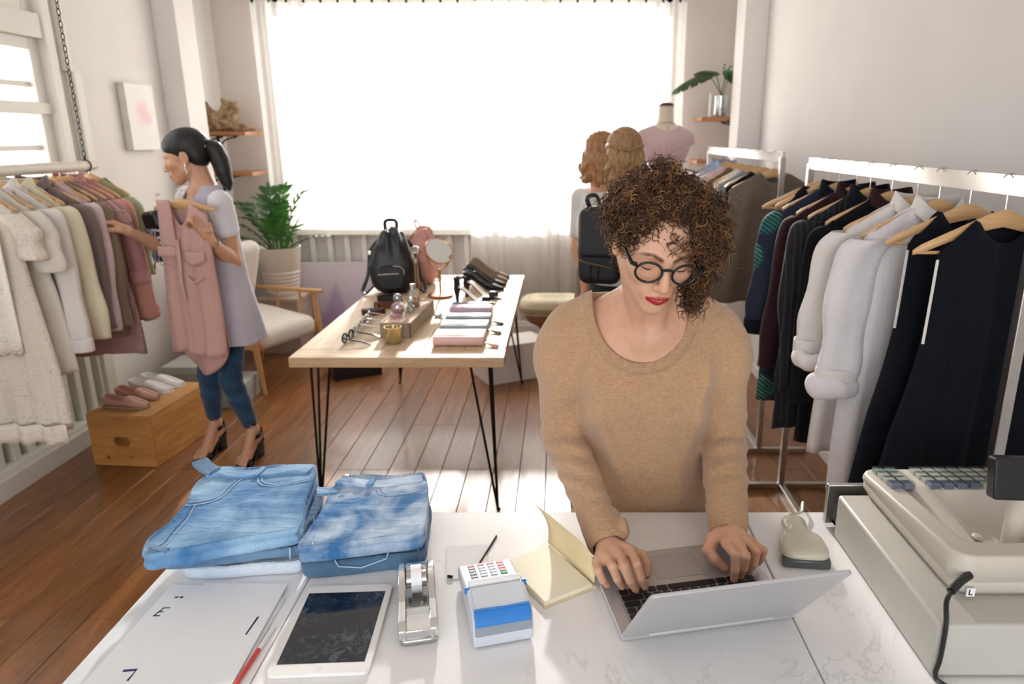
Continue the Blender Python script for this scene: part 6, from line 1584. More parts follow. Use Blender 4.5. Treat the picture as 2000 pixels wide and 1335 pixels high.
def head_sdf(S, F, ears=True):
    k = F.k; R = F.R
    def e(c, r, kk=0.01, op='u'): S.ell(F(*c), [x*k for x in r], kk, R, op)
    def c(a, b, ra, rb, kk=0.01, op='u'): S.cap(F(*a), F(*b), ra*k, rb*k, kk, op)
    e((0, 0.015, 0.040), (0.072, 0.090, 0.070)); e((0, -0.028, 0.010), (0.061, 0.058, 0.072), 0.02); e((0, -0.036, -0.040), (0.050, 0.048, 0.050), 0.02)
    for s in (-1, 1):
        c((s*0.042, 0.000, -0.050), (s*0.010, -0.064, -0.091), 0.019, 0.015, 0.03)
        e((s*0.040, -0.056, -0.020), (0.021, 0.021, 0.018), 0.025)
        c((s*0.010, -0.084, 0.020), (s*0.045, -0.066, 0.022), 0.008, 0.008, 0.016)
    e((0, -0.074, -0.094), (0.017, 0.014, 0.014), 0.018)
    for s in (-1, 1): e((s*0.031, -0.096, 0.001), (0.018, 0.013, 0.012), 0.012, 's')
    for s in (-1, 1): e((s*0.031, -0.0725, 0.000), (0.0150, 0.0130, 0.0120), 0.004)
    c((0, -0.084, 0.012), (0, -0.106, -0.028), 0.0072, 0.0095, 0.012); e((0, -0.109, -0.033), (0.0100, 0.0095, 0.0088), 0.006)
    for s in (-1, 1): e((s*0.0118, -0.098, -0.036), (0.0072, 0.0095, 0.0068), 0.005)
    for s in (-1, 1): e((s*0.0058, -0.106, -0.0425), (0.0036, 0.0050, 0.0028), 0.002, 's')
    e((0, -0.078, -0.062), (0.027, 0.017, 0.020), 0.018)
    for s in (-1, 1):
        c((s*0.021, -0.0885, -0.0655), (s*0.004, -0.0970, -0.0610), 0.0022, 0.0046, 0.003)
        c((s*0.019, -0.0885, -0.0670), (s*0.003, -0.0955, -0.0705), 0.0025, 0.0060, 0.003)
    for s in (-1, 1): c((s*0.023, -0.0945, -0.0660), (0, -0.1045, -0.0655), 0.0008, 0.0018, 0.0015, 's')
    if ears:
        for s in (-1, 1):
            e((s*0.0735, 0.014, -0.002), (0.0065, 0.019, 0.030), 0.006); e((s*0.072, 0.010, -0.026), (0.006, 0.010, 0.010), 0.006)
            e((s*0.081, 0.009, 0.000), (0.005, 0.009, 0.014), 0.004, 's')
def seg_d(q, a, b):
    a = np.array(a); b = np.array(b); ab = b-a; h = np.clip(((q-a) @ ab)/(ab @ ab), 0, 1)
    return np.sqrt(((q-a-h[..., None]*ab)**2).sum(-1))
def face_colour(F, skin, lip, brow, extra=None):
    skin, lip, brow = (np.array(srgb(x)) for x in (skin, lip, brow))
    def col(V):
        q = F.local(V); c = np.tile(skin, (len(V), 1))
        def blend(w, rgb): c[:] = c*(1-w[:, None]) + rgb*w[:, None]
        for s in (-1, 1):
            blend(0.30*np.exp(-((q-np.array((s*0.042, -0.062, -0.030)))**2).sum(1)/0.018**2), skin*np.array((1.05, 0.72, 0.66)))
            blend(0.35*np.exp(-((q-np.array((s*0.031, -0.084, 0.004)))**2).sum(1)/0.016**2), skin*np.array((0.80, 0.62, 0.55)))
        blend(0.35*np.exp(-((q-np.array((0, -0.115, -0.034)))**2).sum(1)/0.014**2), skin*np.array((1.03, 0.70, 0.63)))
        d = np.minimum.reduce([seg_d(q, (s*0.021, -0.090, -0.0655), (s*0.004, -0.0985, -0.0610))-0.0035 for s in (-1, 1)] + [seg_d(q, (s*0.019, -0.0895, -0.0672), (s*0.003, -0.097, -0.0712))-0.0048 for s in (-1, 1)] + [seg_d(q, (-0.006, -0.0985, -0.0610), (0.006, -0.0985, -0.0610))-0.0036, seg_d(q, (-0.008, -0.097, -0.0705), (0.008, -0.097, -0.0705))-0.0058])
        d = np.where((q[:, 2] < -0.0570) & (q[:, 2] > -0.0785), d, 1)
        blend(np.clip(0.5-d/0.0022, 0, 1), lip)
        for s in (-1, 1):
            d = np.minimum(seg_d(q, (s*0.013, -0.0925, 0.0175), (s*0.030, -0.088, 0.0245))-0.0040, seg_d(q, (s*0.030, -0.088, 0.0245), (s*0.048, -0.070, 0.0185))-0.0028)
            blend(0.92*np.clip(0.6-d/0.0035, 0, 1)*(q[:, 1] < -0.05), brow)
        if extra is not None: extra(V, c, blend)
        return np.clip(c, 0, 1)
    return col
def lashes(F, parent, mat, open_=0.0):
    for s in (-1, 1):
        pts = []
        for i in range(11):
            a = -1 + i/5; x = s*0.031 + a*0.0135
            z = -0.0055 - 0.0022*(1-a*a) + 0.0015*a*s
            y = -0.0725 - 0.0130*math.sqrt(max(0.02, 1-(a*0.90)**2-((z)/0.0120)**2)) - 0.0006
            pts.append(F(x, y, z))
        m = MB(); m.tube(pts, [0.0007+0.0008*math.sin(PI*i/10) for i in range(11)], 5); obj('eyelash', m, mat, parent)
def hand_sdf(S, J, r=1.0, k=0.006):
    """one hand from joint positions: palm, four fingers, thumb"""
    V3 = lambda n: Vector(J[n])
    for a in 'imrp':
        rr = {'i': 0.0093, 'm': 0.0096, 'r': 0.0090, 'p': 0.0080}[a]*r
        P = [V3(a+x) for x in 'mpdt']
        S.cap(V3('wrist').lerp(P[0], 0.12), P[0], 0.0165*r, 0.0115*r, 0.014)
        S.chain(P, [rr*1.18, rr*1.06, rr*0.92, rr*0.80], 0.0022)
    S.chain([V3('wrist').lerp(V3('tc'), 0.4), V3('tc'), V3('tm'), V3('ti'), V3('tt')], [0.018*r, 0.016*r, 0.0118*r, 0.0105*r, 0.0088*r], 0.006)
    c = (V3('im')+V3('pm')+V3('wrist'))/3
    S.ell(c - Vector((0, 0, 0.004)), (0.026*r, 0.030*r, 0.012*r), 0.012)
def nails(J, parent, mat, up=Vector((0, -0.4, 0.9))):
    for a in ('i', 'm', 'r', 'p', 't'):
        p1 = Vector(J[a+'t']); p0 = Vector(J[('ti' if a == 't' else a+'d')]); d = (p1-p0).normalized()
        n = (up - d*up.dot(d)).normalized(); w = d.cross(n); rr = 0.0074 if a not in 'pt' else 0.0066 if a == 'p' else 0.0085
        c = p1 + d*0.0010 + n*rr*0.86
        m = MB(); m.grid(lambda u, v: c + w*(u-0.5)*rr*1.15 + d*(v-0.45)*rr*1.25 - n*rr*0.45*((u-0.5)*1.5)**2 - n*0.0022*max(0, v-0.4), 7, 5); obj('fingernail', m, mat, parent, solid=0.0006, angle=180)

# ================================================================ clerk behind the counter
cl = thing('person', 'person with curly brown hair and black glasses in a camel sweater, typing', 'person', (0.20, 1.66, 0), room=True)
FH = Fr((0.1915, 1.408, 1.475), math.radians(6), math.radians(22), math.radians(6), 1.03)
S = SDF(); head_sdf(S, FH)
NB = (0.200, 1.585, 1.312)
S.cap(FH(0, 0.026, -0.045), NB, 0.050, 0.055, 0.020)
for s in (-1, 1):
    S.cap((0.200+s*0.02, 1.605, 1.318), (0.200+s*0.135, 1.630, 1.258), 0.046, 0.036, 0.03)
    S.cap((0.200+s*0.018, 1.533, 1.243), (0.200+s*0.100, 1.585, 1.278), 0.009, 0.007, 0.022)
    S.cap(FH(s*0.045, 0.030, -0.045), (0.200+s*0.018, 1.540, 1.250), 0.014, 0.010, 0.03)     # neck muscles
S.ell((0.200, 1.605, 1.200), (0.152, 0.086, 0.125), 0.03); S.ell((0.200, 1.655, 1.00), (0.140, 0.095, 0.25), 0.04); S.ell((0.200, 1.69, 0.83), (0.160, 0.105, 0.13), 0.04)
HL = dict(wrist=(0.0995, 1.2985, 0.870), pm=(0.0755, 1.2225, 0.873), rm=(0.096, 1.2265, 0.8815), mm=(0.1185, 1.2365, 0.8845), im=(0.1435, 1.255, 0.882), pp=(0.0745, 1.1895, 0.880), rp=(0.103, 1.190, 0.8875), mp=(0.125, 1.186, 0.890), ip=(0.150, 1.199, 0.886), pd=(0.0845, 1.1945, 0.8555), rd=(0.1125, 1.189, 0.8615), md=(0.1365, 1.183, 0.8625), id=(0.158, 1.193, 0.860), pt=(0.094, 1.204, 0.838), rt=(0.123, 1.201, 0.837), mt=(0.148, 1.192, 0.837), it=(0.167, 1.200, 0.837), tc=(0.132, 1.290, 0.862), tm=(0.168, 1.268, 0.860), ti=(0.175, 1.252, 0.850), tt=(0.174, 1.238, 0.838))
HRT = dict(wrist=(0.361, 1.3545, 0.8725), im=(0.340, 1.2745, 0.885), mm=(0.363, 1.2805, 0.8885), rm=(0.3825, 1.285, 0.883), pm=(0.398, 1.2905, 0.875), ip=(0.3465, 1.2245, 0.890), mp=(0.3645, 1.221, 0.890), rp=(0.3925, 1.2465, 0.885), pp=(0.413, 1.2645, 0.876), id=(0.346, 1.218, 0.862), md=(0.3635, 1.225, 0.862), rd=(0.3885, 1.242, 0.860), pd=(0.4115, 1.2685, 0.8555), it=(0.346, 1.223, 0.838), mt=(0.361, 1.234, 0.838), rt=(0.383, 1.247, 0.839), pt=(0.4095, 1.278, 0.839), tc=(0.323, 1.312, 0.872), tm=(0.3055, 1.282, 0.866), ti=(0.318, 1.2655, 0.853), tt=(0.336, 1.2575, 0.840))
SHL, ELL_ = (0.025, 1.635, 1.215), (0.012, 1.625, 0.965)
SHR, ELR = (0.378, 1.635, 1.215), (0.408, 1.630, 0.965)
for sh, el, J in ((SHL, ELL_, HL), (SHR, ELR, HRT)):
    S.chain([sh, el, J['wrist']], [0.046, 0.038, 0.024], 0.02)
for s in (-1, 1): S.chain([(0.20+s*0.085, 1.69, 0.80), (0.20+s*0.09, 1.67, 0.45), (0.20+s*0.09, 1.70, 0.09)], [0.080, 0.052, 0.036], 0.03); S.cap((0.20+s*0.09, 1.71, 0.045), (0.20+s*0.095, 1.57, 0.035), 0.036, 0.028, 0.02)
V1, F1 = S.mesh((-0.09, 1.18, 0.0), (0.50, 1.82, 1.62), 0.0075, 12)
# finer hands, then the face
S2 = SDF(); hand_sdf(S2, HL); S2.cap(HL['wrist'], Vector(HL['wrist']).lerp(Vector(ELL_), 0.2), 0.0235, 0.026, 0.012)
V2, F2 = S2.mesh((0.03, 1.15, 0.815), (0.22, 1.39, 0.93), 0.0017, 12)
S3 = SDF(); hand_sdf(S3, HRT); S3.cap(HRT['wrist'], Vector(HRT['wrist']).lerp(Vector(ELR), 0.2), 0.0235, 0.026, 0.012)
V3_, F3 = S3.mesh((0.27, 1.17, 0.815), (0.46, 1.43, 0.93), 0.0017, 12)
S4 = SDF(); S4.p = S.p
V4, F4 = S4.mesh((0.04, 1.25, 1.14), (0.36, 1.70, 1.60), 0.0022, 12)
def face_box(V): return (V[:, 0] > 0.05) & (V[:, 0] < 0.35) & (V[:, 1] > 1.25) & (V[:, 1] < 1.69) & (V[:, 2] > 1.15) & (V[:, 2] < 1.60)
keep = ~face_box(V1)[F1].all(1)
V, F = join_np([(V1, F1[keep]), (V2, F2), (V3_, F3), (V4, F4)])
obj_np('body', V, F, SKIN, cl, face_colour(FH, '#DDAE90', '#B01736', '#5B3A28'))
LASH = plain('lash', '#1A120E', 0.6); NAIL = plain('nail', '#D79C8C', 0.25)
lashes(FH, cl, LASH); nails(HL, cl, NAIL); nails(HRT, cl, NAIL)
# sweater
def knit():
    t = NT('camel_knit'); v = t.coord('Object'); c = srgb('#C29C78')
    mel = t.noise(t.coord('Object', (0.35, 1, 1.6)), 240, 4, 0.7); big = t.noise(v, 5, 3)
    f = t.math('ADD', t.math('MULTIPLY', mel, 0.75), t.math('MULTIPLY', big, 0.25))
    t.col(t.ramp(f, [(0.30, tuple(x*0.70 for x in c)), (0.50, c), (0.72, tuple(min(1, x*1.28) for x in c))])); t.set(Roughness=0.95, Sheen_Weight=0.35)
    t.b.inputs['Specular IOR Level'].default_value = 0.15
    w = t.math('MULTIPLY', t.wave(v, 95, 0.8, 'Z'), t.wave(v, 95, 0.8, 'X')); t.bump(t.math('ADD', w, mel), 0.55, 0.0022); return t.m
KNIT = knit()
W = SDF()
W.ell((0.200, 1.618, 1.180), (0.182, 0.100, 0.150), 0.03); W.ell((0.205, 1.640, 1.02), (0.160, 0.112, 0.20), 0.05); W.ell((0.212, 1.668, 0.84), (0.168, 0.124, 0.17), 0.05); W.ell((0.210, 1.68, 0.74), (0.180, 0.120, 0.10), 0.04)
for s in (-1, 1):
    W.ell((0.203+s*0.070, 1.565, 1.10), (0.080, 0.050, 0.085), 0.06)
    W.cap((0.200+s*0.060, 1.615, 1.302), (0.200+s*0.165, 1.632, 1.240), 0.058, 0.062, 0.04)
def sleeve(sh, el, wr, s):
    e = Vector(el); w = Vector(wr); h = Vector(sh)
    W.cap(h, h.lerp(e, 0.5), 0.068, 0.063, 0.016); W.cap(h.lerp(e, 0.5), e, 0.063, 0.055, 0.005); W.cap(e, e.lerp(w, 0.5), 0.055, 0.046, 0.006); W.cap(e.lerp(w, 0.5), e.lerp(w, 0.965), 0.046, 0.0385, 0.014)
    W.ell(h + Vector((s*0.030, -0.01, -0.045)), (0.050, 0.060, 0.060), 0.04)
    # turned-back cuff
    W.cap(e.lerp(w, 0.80), e.lerp(w, 0.955), 0.0425, 0.0415, 0.004)
    W.cap(e.lerp(w, 0.90), e.lerp(w, 1.16), 0.030, 0.033, 0.004, 's')
sleeve(SHL, ELL_, HL['wrist'], -1); sleeve(SHR, ELR, HRT['wrist'], 1)
Wfull = SDF(); Wfull.p = list(W.p)
NX, NZ = 0.186, 1.322
def neck2d(x, z): return (np.sqrt(((x-NX)/0.112)**2 + ((z-NZ)/0.132)**2) - 1)*0.11
def neckcut(p):
    d = neck2d(p[..., 0], p[..., 2]); return np.maximum(d, np.where(p[..., 2] > 1.325, p[..., 1]-1.70, p[..., 1]-1.655))
W.fn(neckcut, 0.004, 's')
def folds(p):
    x, y, z = p[..., 0], p[..., 1], p[..., 2]
    d = 0.0060*vnoise(p*np.array([1, 1, 0.55]), 22, 2) + 0.0022*vnoise(p, 55, 6)
    for sx, ex, ez in ((0.012, 0, 0.965), (0.408, 0, 0.965)):                  # rucks at the elbows
        d += 0.0055*np.exp(-((x-sx)/0.06)**2-((z-ez-0.01)/0.055)**2)*np.sin((z*1.0+y*0.4+0.25*np.abs(x-sx))*150)
    for s, sx in ((-1, 0.055), (1, 0.352)):                                   # drag lines from armpit
        t_ = (x-sx)*s*0.8 + (z-1.12)*0.9; d += 0.007*np.exp(-((z-1.08)/0.10)**2-((x-sx)/0.06)**2)*np.sin(t_*55)
    for w in (HL['wrist'], HRT['wrist']):
        r = np.sqrt(((p-np.array(w)-np.array((0, 0.09, 0.02)))**2).sum(-1)); d += 0.002*np.exp(-(r/0.06)**2)*np.sin(y*150+z*60)
    for (ax_, az_, bx_, bz_, w_, h_) in ((0.070, 1.13, 0.150, 0.90, 0.017, 0.013), (0.335, 1.13, 0.290, 0.92, 0.017, 0.011), (0.095, 1.02, 0.175, 0.83, 0.014, 0.011), (0.060, 1.20, 0.110, 1.10, 0.013, 0.009), (0.350, 1.20, 0.315, 1.08, 0.013, 0.009), (0.250, 1.00, 0.300, 0.84, 0.016, 0.008)):
        ex, ez = bx_-ax_, bz_-az_; tt = np.clip(((x-ax_)*ex+(z-az_)*ez)/(ex*ex+ez*ez), 0, 1); dd = np.sqrt((x-ax_-tt*ex)**2+(z-az_-tt*ez)**2)
        d += h_*np.where(y < 1.64, 1, 0)*np.exp(-(dd/w_)**2)*np.sin(PI*(0.1+0.8*tt))
    return d
W.disp = folds; W.dmax = 0.024
V, F = W.mesh((-0.10, 1.24, 0.63), (0.51, 1.84, 1.40), 0.0040, 12)
sw_ = obj_np('sweater', V, F, KNIT, cl)
# ribbed neck band lying on the sweater edge
def front_y(x, z):
    ys = np.linspace(1.42, 1.72, 151); P = np.stack([np.full(151, x), ys, np.full(151, z)], -1); d = Wfull.ev(P) - folds(P)
    i = np.argmax(d < 0); return ys[i] if d[i] < 0 else 1.64
m = MB(); rings = []; n = 150
for i in range(n):
    a = math.radians(2) - math.radians(184)*i/(n-1)
    bump = 1.0 + 0.26*math.sin(i*PI*0.9)
    row = []
    for wv, lift in ((-0.003, 0.001), (0.001, 0.0050), (0.012, 0.0062), (0.023, 0.0048), (0.026, -0.002)):
        x = NX + (0.112+wv)*math.cos(a); z = NZ + (0.132+wv)*math.sin(a)
        row.append((x, min(front_y(x, z), 1.625) - lift*bump, z))
    row.append((NX + 0.121*math.cos(a), front_y(NX+0.121*math.cos(a), NZ+0.141*math.sin(a)) + 0.004, NZ + 0.141*math.sin(a)))
    rings.append(row)
m.loft(rings); obj('neck_band', m, KNIT, cl, angle=180)
TRS = cloth('dark_trousers', '#20222B', 900); 
W2 = SDF(); W2.ell((0.20, 1.69, 0.82), (0.168, 0.112, 0.13), 0.04)
for s in (-1, 1): W2.chain([(0.20+s*0.085, 1.69, 0.80), (0.20+s*0.09, 1.67, 0.45), (0.20+s*0.09, 1.70, 0.10)], [0.088, 0.062, 0.046], 0.03)
V, F = W2.mesh((0.0, 1.53, 0.03), (0.40, 1.83, 0.98), 0.012, 10); obj_np('trousers', V, F, TRS, cl)
for s in (-1, 1):
    S5 = SDF(); S5.cap((0.20+s*0.09, 1.71, 0.045), (0.20+s*0.095, 1.55, 0.035), 0.043, 0.036, 0.02); V, F = S5.mesh((0.20+s*0.09-0.07, 1.48, -0.02), (0.20+s*0.09+0.07, 1.79, 0.11), 0.008, 8); V[:, 2] = np.maximum(V[:, 2], 0.001); obj_np('shoe', V, F, BLACKP, cl)
# eyeglasses
gl = obj('eyeglasses', (lambda m: (m.tube([FH(-0.010, -0.1045, 0.004), FH(-0.005, -0.1075, 0.0075), FH(0.005, -0.1075, 0.0075), FH(0.010, -0.1045, 0.004)], 0.0026, 8), m)[1])(MB()), BLACKP, cl)
for s in (-1, 1):
    P = [FH(s*0.034 + 0.0242*math.cos(q), -0.1040 + 0.0022*(math.cos(q)*s+1)**1.5, -0.003 + 0.0205*math.sin(q)) for q in [2*PI*i/36 for i in range(36)]]
    m = MB(); m.tube(P, 0.0025, 8, close=True); obj('rim', m, BLACKP, gl)
    m = MB(); m.add([tuple(p) for p in P], [tuple(range(36))]); obj('lens', m, glassy('spectacle_lens', (1, 1, 1), 0.08, 0.02), gl, smooth=False)
    m = MB(); m.tube([FH(s*0.0575, -0.0965, 0.008), FH(s*0.066, -0.090, 0.008), FH(s*0.0765, 0.005, 0.012), FH(s*0.078, 0.020, 0.004), FH(s*0.076, 0.034, -0.014)], [0.0034, 0.0032, 0.0026, 0.0024, 0.0022], 8, sy=1.3); obj('temple', m, BLACKP, gl)
# ---- curly hair
HAIRB = hairmat('curl_base', '#2A1A10', '#4A2F1C', 25); HAIRB.node_tree.nodes['Principled BSDF'].inputs['Roughness'].default_value = 0.9  # hair mass beneath the curls, in the hair's own dark brown
CURLS = [hairmat('curl_dark', '#2A1810', '#4A2E1C', 18), hairmat('curl_brown', '#4A2E1B', '#77502F', 18), hairmat('curl_gold', '#7A5230', '#B58550', 18)]
Hs = SDF(); e = lambda c, r, k=0.02: Hs.ell(FH(*c), r, k, FH.R)
e((0.000, 0.034, 0.048), (0.084, 0.092, 0.076)); e((0.012, 0.005, 0.080), (0.086, 0.066, 0.042)); e((-0.064, 0.024, 0.052), (0.036, 0.048, 0.042)); e((0.066, -0.005, 0.055), (0.048, 0.058, 0.052))
e((0.086, -0.015, 0.008), (0.032, 0.043, 0.050)); e((0.084, -0.042, -0.042), (0.022, 0.028, 0.040)); e((0.082, -0.055, -0.074), (0.012, 0.016, 0.024)); e((0.0, 0.06, 0.0), (0.075, 0.06, 0.07)); e((-0.010, 0.015, 0.128), (0.030, 0.032, 0.024)); e((0.070, -0.062, 0.044), (0.026, 0.022, 0.028)); e((-0.050, -0.040, 0.064), (0.028, 0.026, 0.020))
Hs.ell(FH(-0.010, -0.100, 0.018), (0.054, 0.046, 0.044), 0.01, FH.R, 's')
Hs.disp = lambda p: 0.007*vnoise(p, 90, 3) + 0.004*vnoise(p, 200, 9); Hs.dmax = 0.012
V, F = Hs.mesh((-0.02, 1.18, 1.33), (0.40, 1.60, 1.70), 0.005, 10)
hb = obj_np('hair', V, F, HAIRB, cl)
rs = np.random.RandomState(5)
nrm = np.zeros_like(V); fn_ = np.cross(V[F[:, 2]]-V[F[:, 0]], V[F[:, 3]]-V[F[:, 1]])
for j in range(4): np.add.at(nrm, F[:, j], fn_)
nrm /= np.linalg.norm(nrm, axis=1, keepdims=True)+1e-9
q = FH.local(V); nl = nrm @ FH.Rn
ok = np.where(~((q[:, 1] < -0.045) & (q[:, 2] < 0.056 - 0.6*np.clip(q[:, 0]-0.02, 0, 1)) & (q[:, 0] < 0.062)) & (q[:, 2] > -0.10) & ~((q[:, 0] < -0.035) & (q[:, 2] < 0.022) & (q[:, 1] < 0.05)) & ~((q[:, 1] < -0.030) & (q[:, 0] > -0.045) & (q[:, 0] < 0.040) & (q[:, 2] < 0.076)) & (nrm @ np.array((0, 0.5, -0.6)) < 0.55))[0]
mbs = [MB(), MB(), MB()]
def curl(mb, p0, d, L, R, turns, r0, sag):
    d = Vector(d).normalized(); u = d.orthogonal().normalized(); w = d.cross(u); n = max(12, int(turns*12)); ph = rs.rand()*6.28; sgn = 1 if rs.rand() < 0.5 else -1
    pts = []
    for i in range(n):
        f = i/(n-1); a = ph + sgn*2*PI*turns*f; R_ = R*(0.35+0.65*min(1, f*2.2))*(1-0.25*f)
        pts.append(Vector(p0) + d*L*f + u*R_*math.cos(a) + w*R_*math.sin(a) + Vector((0, -0.15*sag*f, -sag*f*f)))
    mb.tube(pts, [r0*(1-0.55*i/(n-1)) for i in range(n)], 3, caps=False)
for i in range(3800):
    j = ok[rs.randint(len(ok))]; p = V[j]; ql = q[j]
    out = nrm[j]*0.55 + rs.normal(size=3)*0.45 + np.array((0, -0.05, -0.25))
    t_ = rs.rand(); k = 0 if t_ < 0.42 else 1 if t_ < 0.85 else 2
    L = 0.012 + 0.026*rs.rand()
    curl(mbs[k], p - nrm[j]*0.004, out, L, 0.004+0.006*rs.rand(), 1.2+1.6*rs.rand(), 0.0008+0.0011*rs.rand(), 0.010)
for i in range(170):     # flyaways on the lit side
    j = ok[rs.randint(len(ok))]
    if nl[j, 0] < -0.2 and rs.rand() < 0.6: continue
    curl(mbs[2], V[j], nrm[j]+rs.normal(size=3)*0.5, 0.03+0.03*rs.rand(), 0.008+0.008*rs.rand(), 1.0+rs.rand(), 0.0006, 0.004)
for (a, b_, c_, L, sag) in ((-0.070, -0.036, 0.036, 0.03, 0.02), (-0.060, -0.055, 0.052, 0.022, 0.015), (-0.002, -0.080, 0.066, 0.032, 0.012), (0.008, -0.082, 0.064, 0.040, 0.014), (0.034, -0.086, 0.052, 0.03, 0.02), (0.056, -0.084, 0.040, 0.04, 0.03), (0.066, -0.082, 0.025, 0.045, 0.03), (0.074, -0.078, 0.005, 0.045, 0.03), (0.078, -0.074, -0.020, 0.045, 0.03), (0.082, -0.070, -0.045, 0.04, 0.03), (0.084, -0.064, -0.065, 0.03, 0.03), (0.080, -0.064, -0.075, 0.03, 0.02), (-0.078, -0.020, 0.025, 0.03, 0.02)):
    for r_ in range(5):
        o_ = rs.normal(size=3)*0.006; curl(mbs[rs.randint(3)], FH(a+o_[0], b_+o_[1], c_+o_[2]), FH.R @ Vector((rs.normal()*0.2, -0.25, -0.9)), L, 0.006+0.004*rs.rand(), 1.5+rs.rand(), 0.0013, sag*0.3)
for k, mb in enumerate(mbs):
    o = obj('curls', mb, CURLS[k], hb, kind='stuff', angle=180)
m = MB(); m.prism([(x, y) for x, y in rrect(0.028, 0.008, 0.003, 2)], -0.0015, 0.0015, Matrix.Translation(FH(-0.045, 0.0, 0.150)) @ FH.R.to_4x4() @ Matrix.Rotation(0.9, 4, 'Y')); obj('hair_clip', m, CHROME, hb)
# ================================================================ shopper by the left pole
p2 = thing('person', 'person with a black ponytail in a lilac-grey vest and jeans, browsing the left pole', 'person', (-1.74, 3.55, 0), room=True)
F2H = Fr((0, 0, 0), math.radians(-82), math.radians(14), 0, 1.02)
F2H.C = Vector((-1.752, 3.43, 1.584)) - F2H.R @ (Vector((0.0735, 0.014, -0.002))*1.02)
TH = math.radians(-41); Rt = Matrix.Rotation(TH, 3, 'Z')
S = SDF(); head_sdf(S, F2H)
S.cap(F2H(0, 0.030, -0.045), (-1.712, 3.505, 1.440), 0.047, 0.052, 0.02)
LS, LE, LWR = Vector((-1.592, 3.395, 1.375)), Vector((-1.585, 3.440, 1.092)), Vector((-1.602, 3.275, 1.212))
RS, RE, RWR = Vector((-1.852, 3.610, 1.380)), Vector((-1.945, 3.570, 1.120)), Vector((-2.018, 3.359, 1.246))
S.cap((-1.712, 3.505, 1.430), LS, 0.045, 0.042, 0.04); S.cap((-1.712, 3.505, 1.430), RS, 0.045, 0.042, 0.04)
S.ell((-1.722, 3.505, 1.25), (0.145, 0.085, 0.18), 0.03, Rt); S.ell((-1.715, 3.515, 1.02), (0.125, 0.085, 0.20), 0.04, Rt); S.ell((-1.705, 3.52, 0.90), (0.155, 0.110, 0.12), 0.04, Rt)
S.chain([LS, LS.lerp(LE, 0.5), LE, LE.lerp(LWR, 0.45), LWR], [0.044, 0.040, 0.034, 0.034, 0.023], 0.015)
S.chain([RS, RS.lerp(RE, 0.5), RE, RE.lerp(RWR, 0.45), RWR], [0.044, 0.040, 0.034, 0.034, 0.023], 0.015)
LEG = {1: [Vector((-1.650, 3.465, 0.88)), Vector((-1.695, 3.475, 0.47)), Vector((-1.648, 3.548, 0.165))], -1: [Vector((-1.765, 3.565, 0.88)), Vector((-1.850, 3.565, 0.47)), Vector((-1.893, 3.640, 0.172))]}
TOE = {1: Vector((-1.668, 3.408, 0.030)), -1: Vector((-1.925, 3.495, 0.030))}
HEEL = {1: Vector((-1.640, 3.575, 0.110)), -1: Vector((-1.886, 3.668, 0.112))}
for k in (1, -1):
    h, kn, an = LEG[k]; S.chain([h, kn, kn.lerp(an, 0.4), an], [0.074, 0.044, 0.040, 0.028], 0.02)
    b = HEEL[k].lerp(TOE[k], 0.68); b.z = 0.040
    S.chain([an, HEEL[k] + Vector((0, -0.006, 0.012))], [0.030, 0.026], 0.015); S.chain([an + Vector((0, -0.02, -0.01)), b + Vector((0, 0, 0.012)), TOE[k]], [0.028, 0.024, 0.014], 0.02); S.cap(HEEL[k], b, 0.024, 0.024, 0.02)
    d = (TOE[k]-HEEL[k]).normalized(); w = Vector((d.y, -d.x, 0)).normalized()
    for i in range(5):
        q = TOE[k] + w*(i-2)*0.0125*k; S.cap(q - d*0.03 + Vector((0, 0, 0.010)), q + d*(0.012-0.004*i) + Vector((0, 0, -0.004)), 0.009, 0.0075 if i else 0.0095, 0.002)
V1, F1 = S.mesh((-2.14, 3.20, -0.01), (-1.50, 3.76, 1.75), 0.0048, 12)
# hands: near one grips the hanger, far one pinches the coat sleeve
HN = dict(wrist=LWR, im=(-1.628, 3.235, 1.300), mm=(-1.622, 3.252, 1.305), rm=(-1.612, 3.266, 1.302), pm=(-1.600, 3.276, 1.292), ip=(-1.655, 3.205, 1.318), mp=(-1.652, 3.222, 1.324), rp=(-1.644, 3.240, 1.322), pp=(-1.632, 3.254, 1.312), id=(-1.674, 3.212, 1.300), md=(-1.672, 3.230, 1.304), rd=(-1.664, 3.248, 1.303), pd=(-1.652, 3.262, 1.296), it=(-1.668, 3.226, 1.284), mt=(-1.666, 3.244, 1.286), rt=(-1.658, 3.260, 1.286), pt=(-1.648, 3.270, 1.281), tc=(-1.612, 3.248, 1.240), tm=(-1.630, 3.222, 1.280), ti=(-1.640, 3.205, 1.312), tt=(-1.632, 3.200, 1.342))
HF = dict(wrist=(-2.085, 3.470, 1.232), im=(-2.128, 3.420, 1.282), mm=(-2.136, 3.434, 1.285), rm=(-2.138, 3.450, 1.280), pm=(-2.134, 3.464, 1.270), ip=(-2.158, 3.396, 1.290), mp=(-2.168, 3.412, 1.292), rp=(-2.170, 3.430, 1.286), pp=(-2.164, 3.448, 1.274), id=(-2.180, 3.390, 1.280), md=(-2.190, 3.404, 1.280), rd=(-2.190, 3.424, 1.274), pd=(-2.182, 3.442, 1.262), it=(-2.196, 3.388, 1.268), mt=(-2.204, 3.400, 1.266), rt=(-2.202, 3.420, 1.260), pt=(-2.194, 3.438, 1.250), tc=(-2.106, 3.436, 1.245), tm=(-2.130, 3.410, 1.250), ti=(-2.158, 3.394, 1.256), tt=(-2.182, 3.386, 1.262))
_o = Vector((0, 0, 1.68)); HF = {k: tuple(_o + (Vector(v)-_o)*0.968) for k, v in HF.items()}
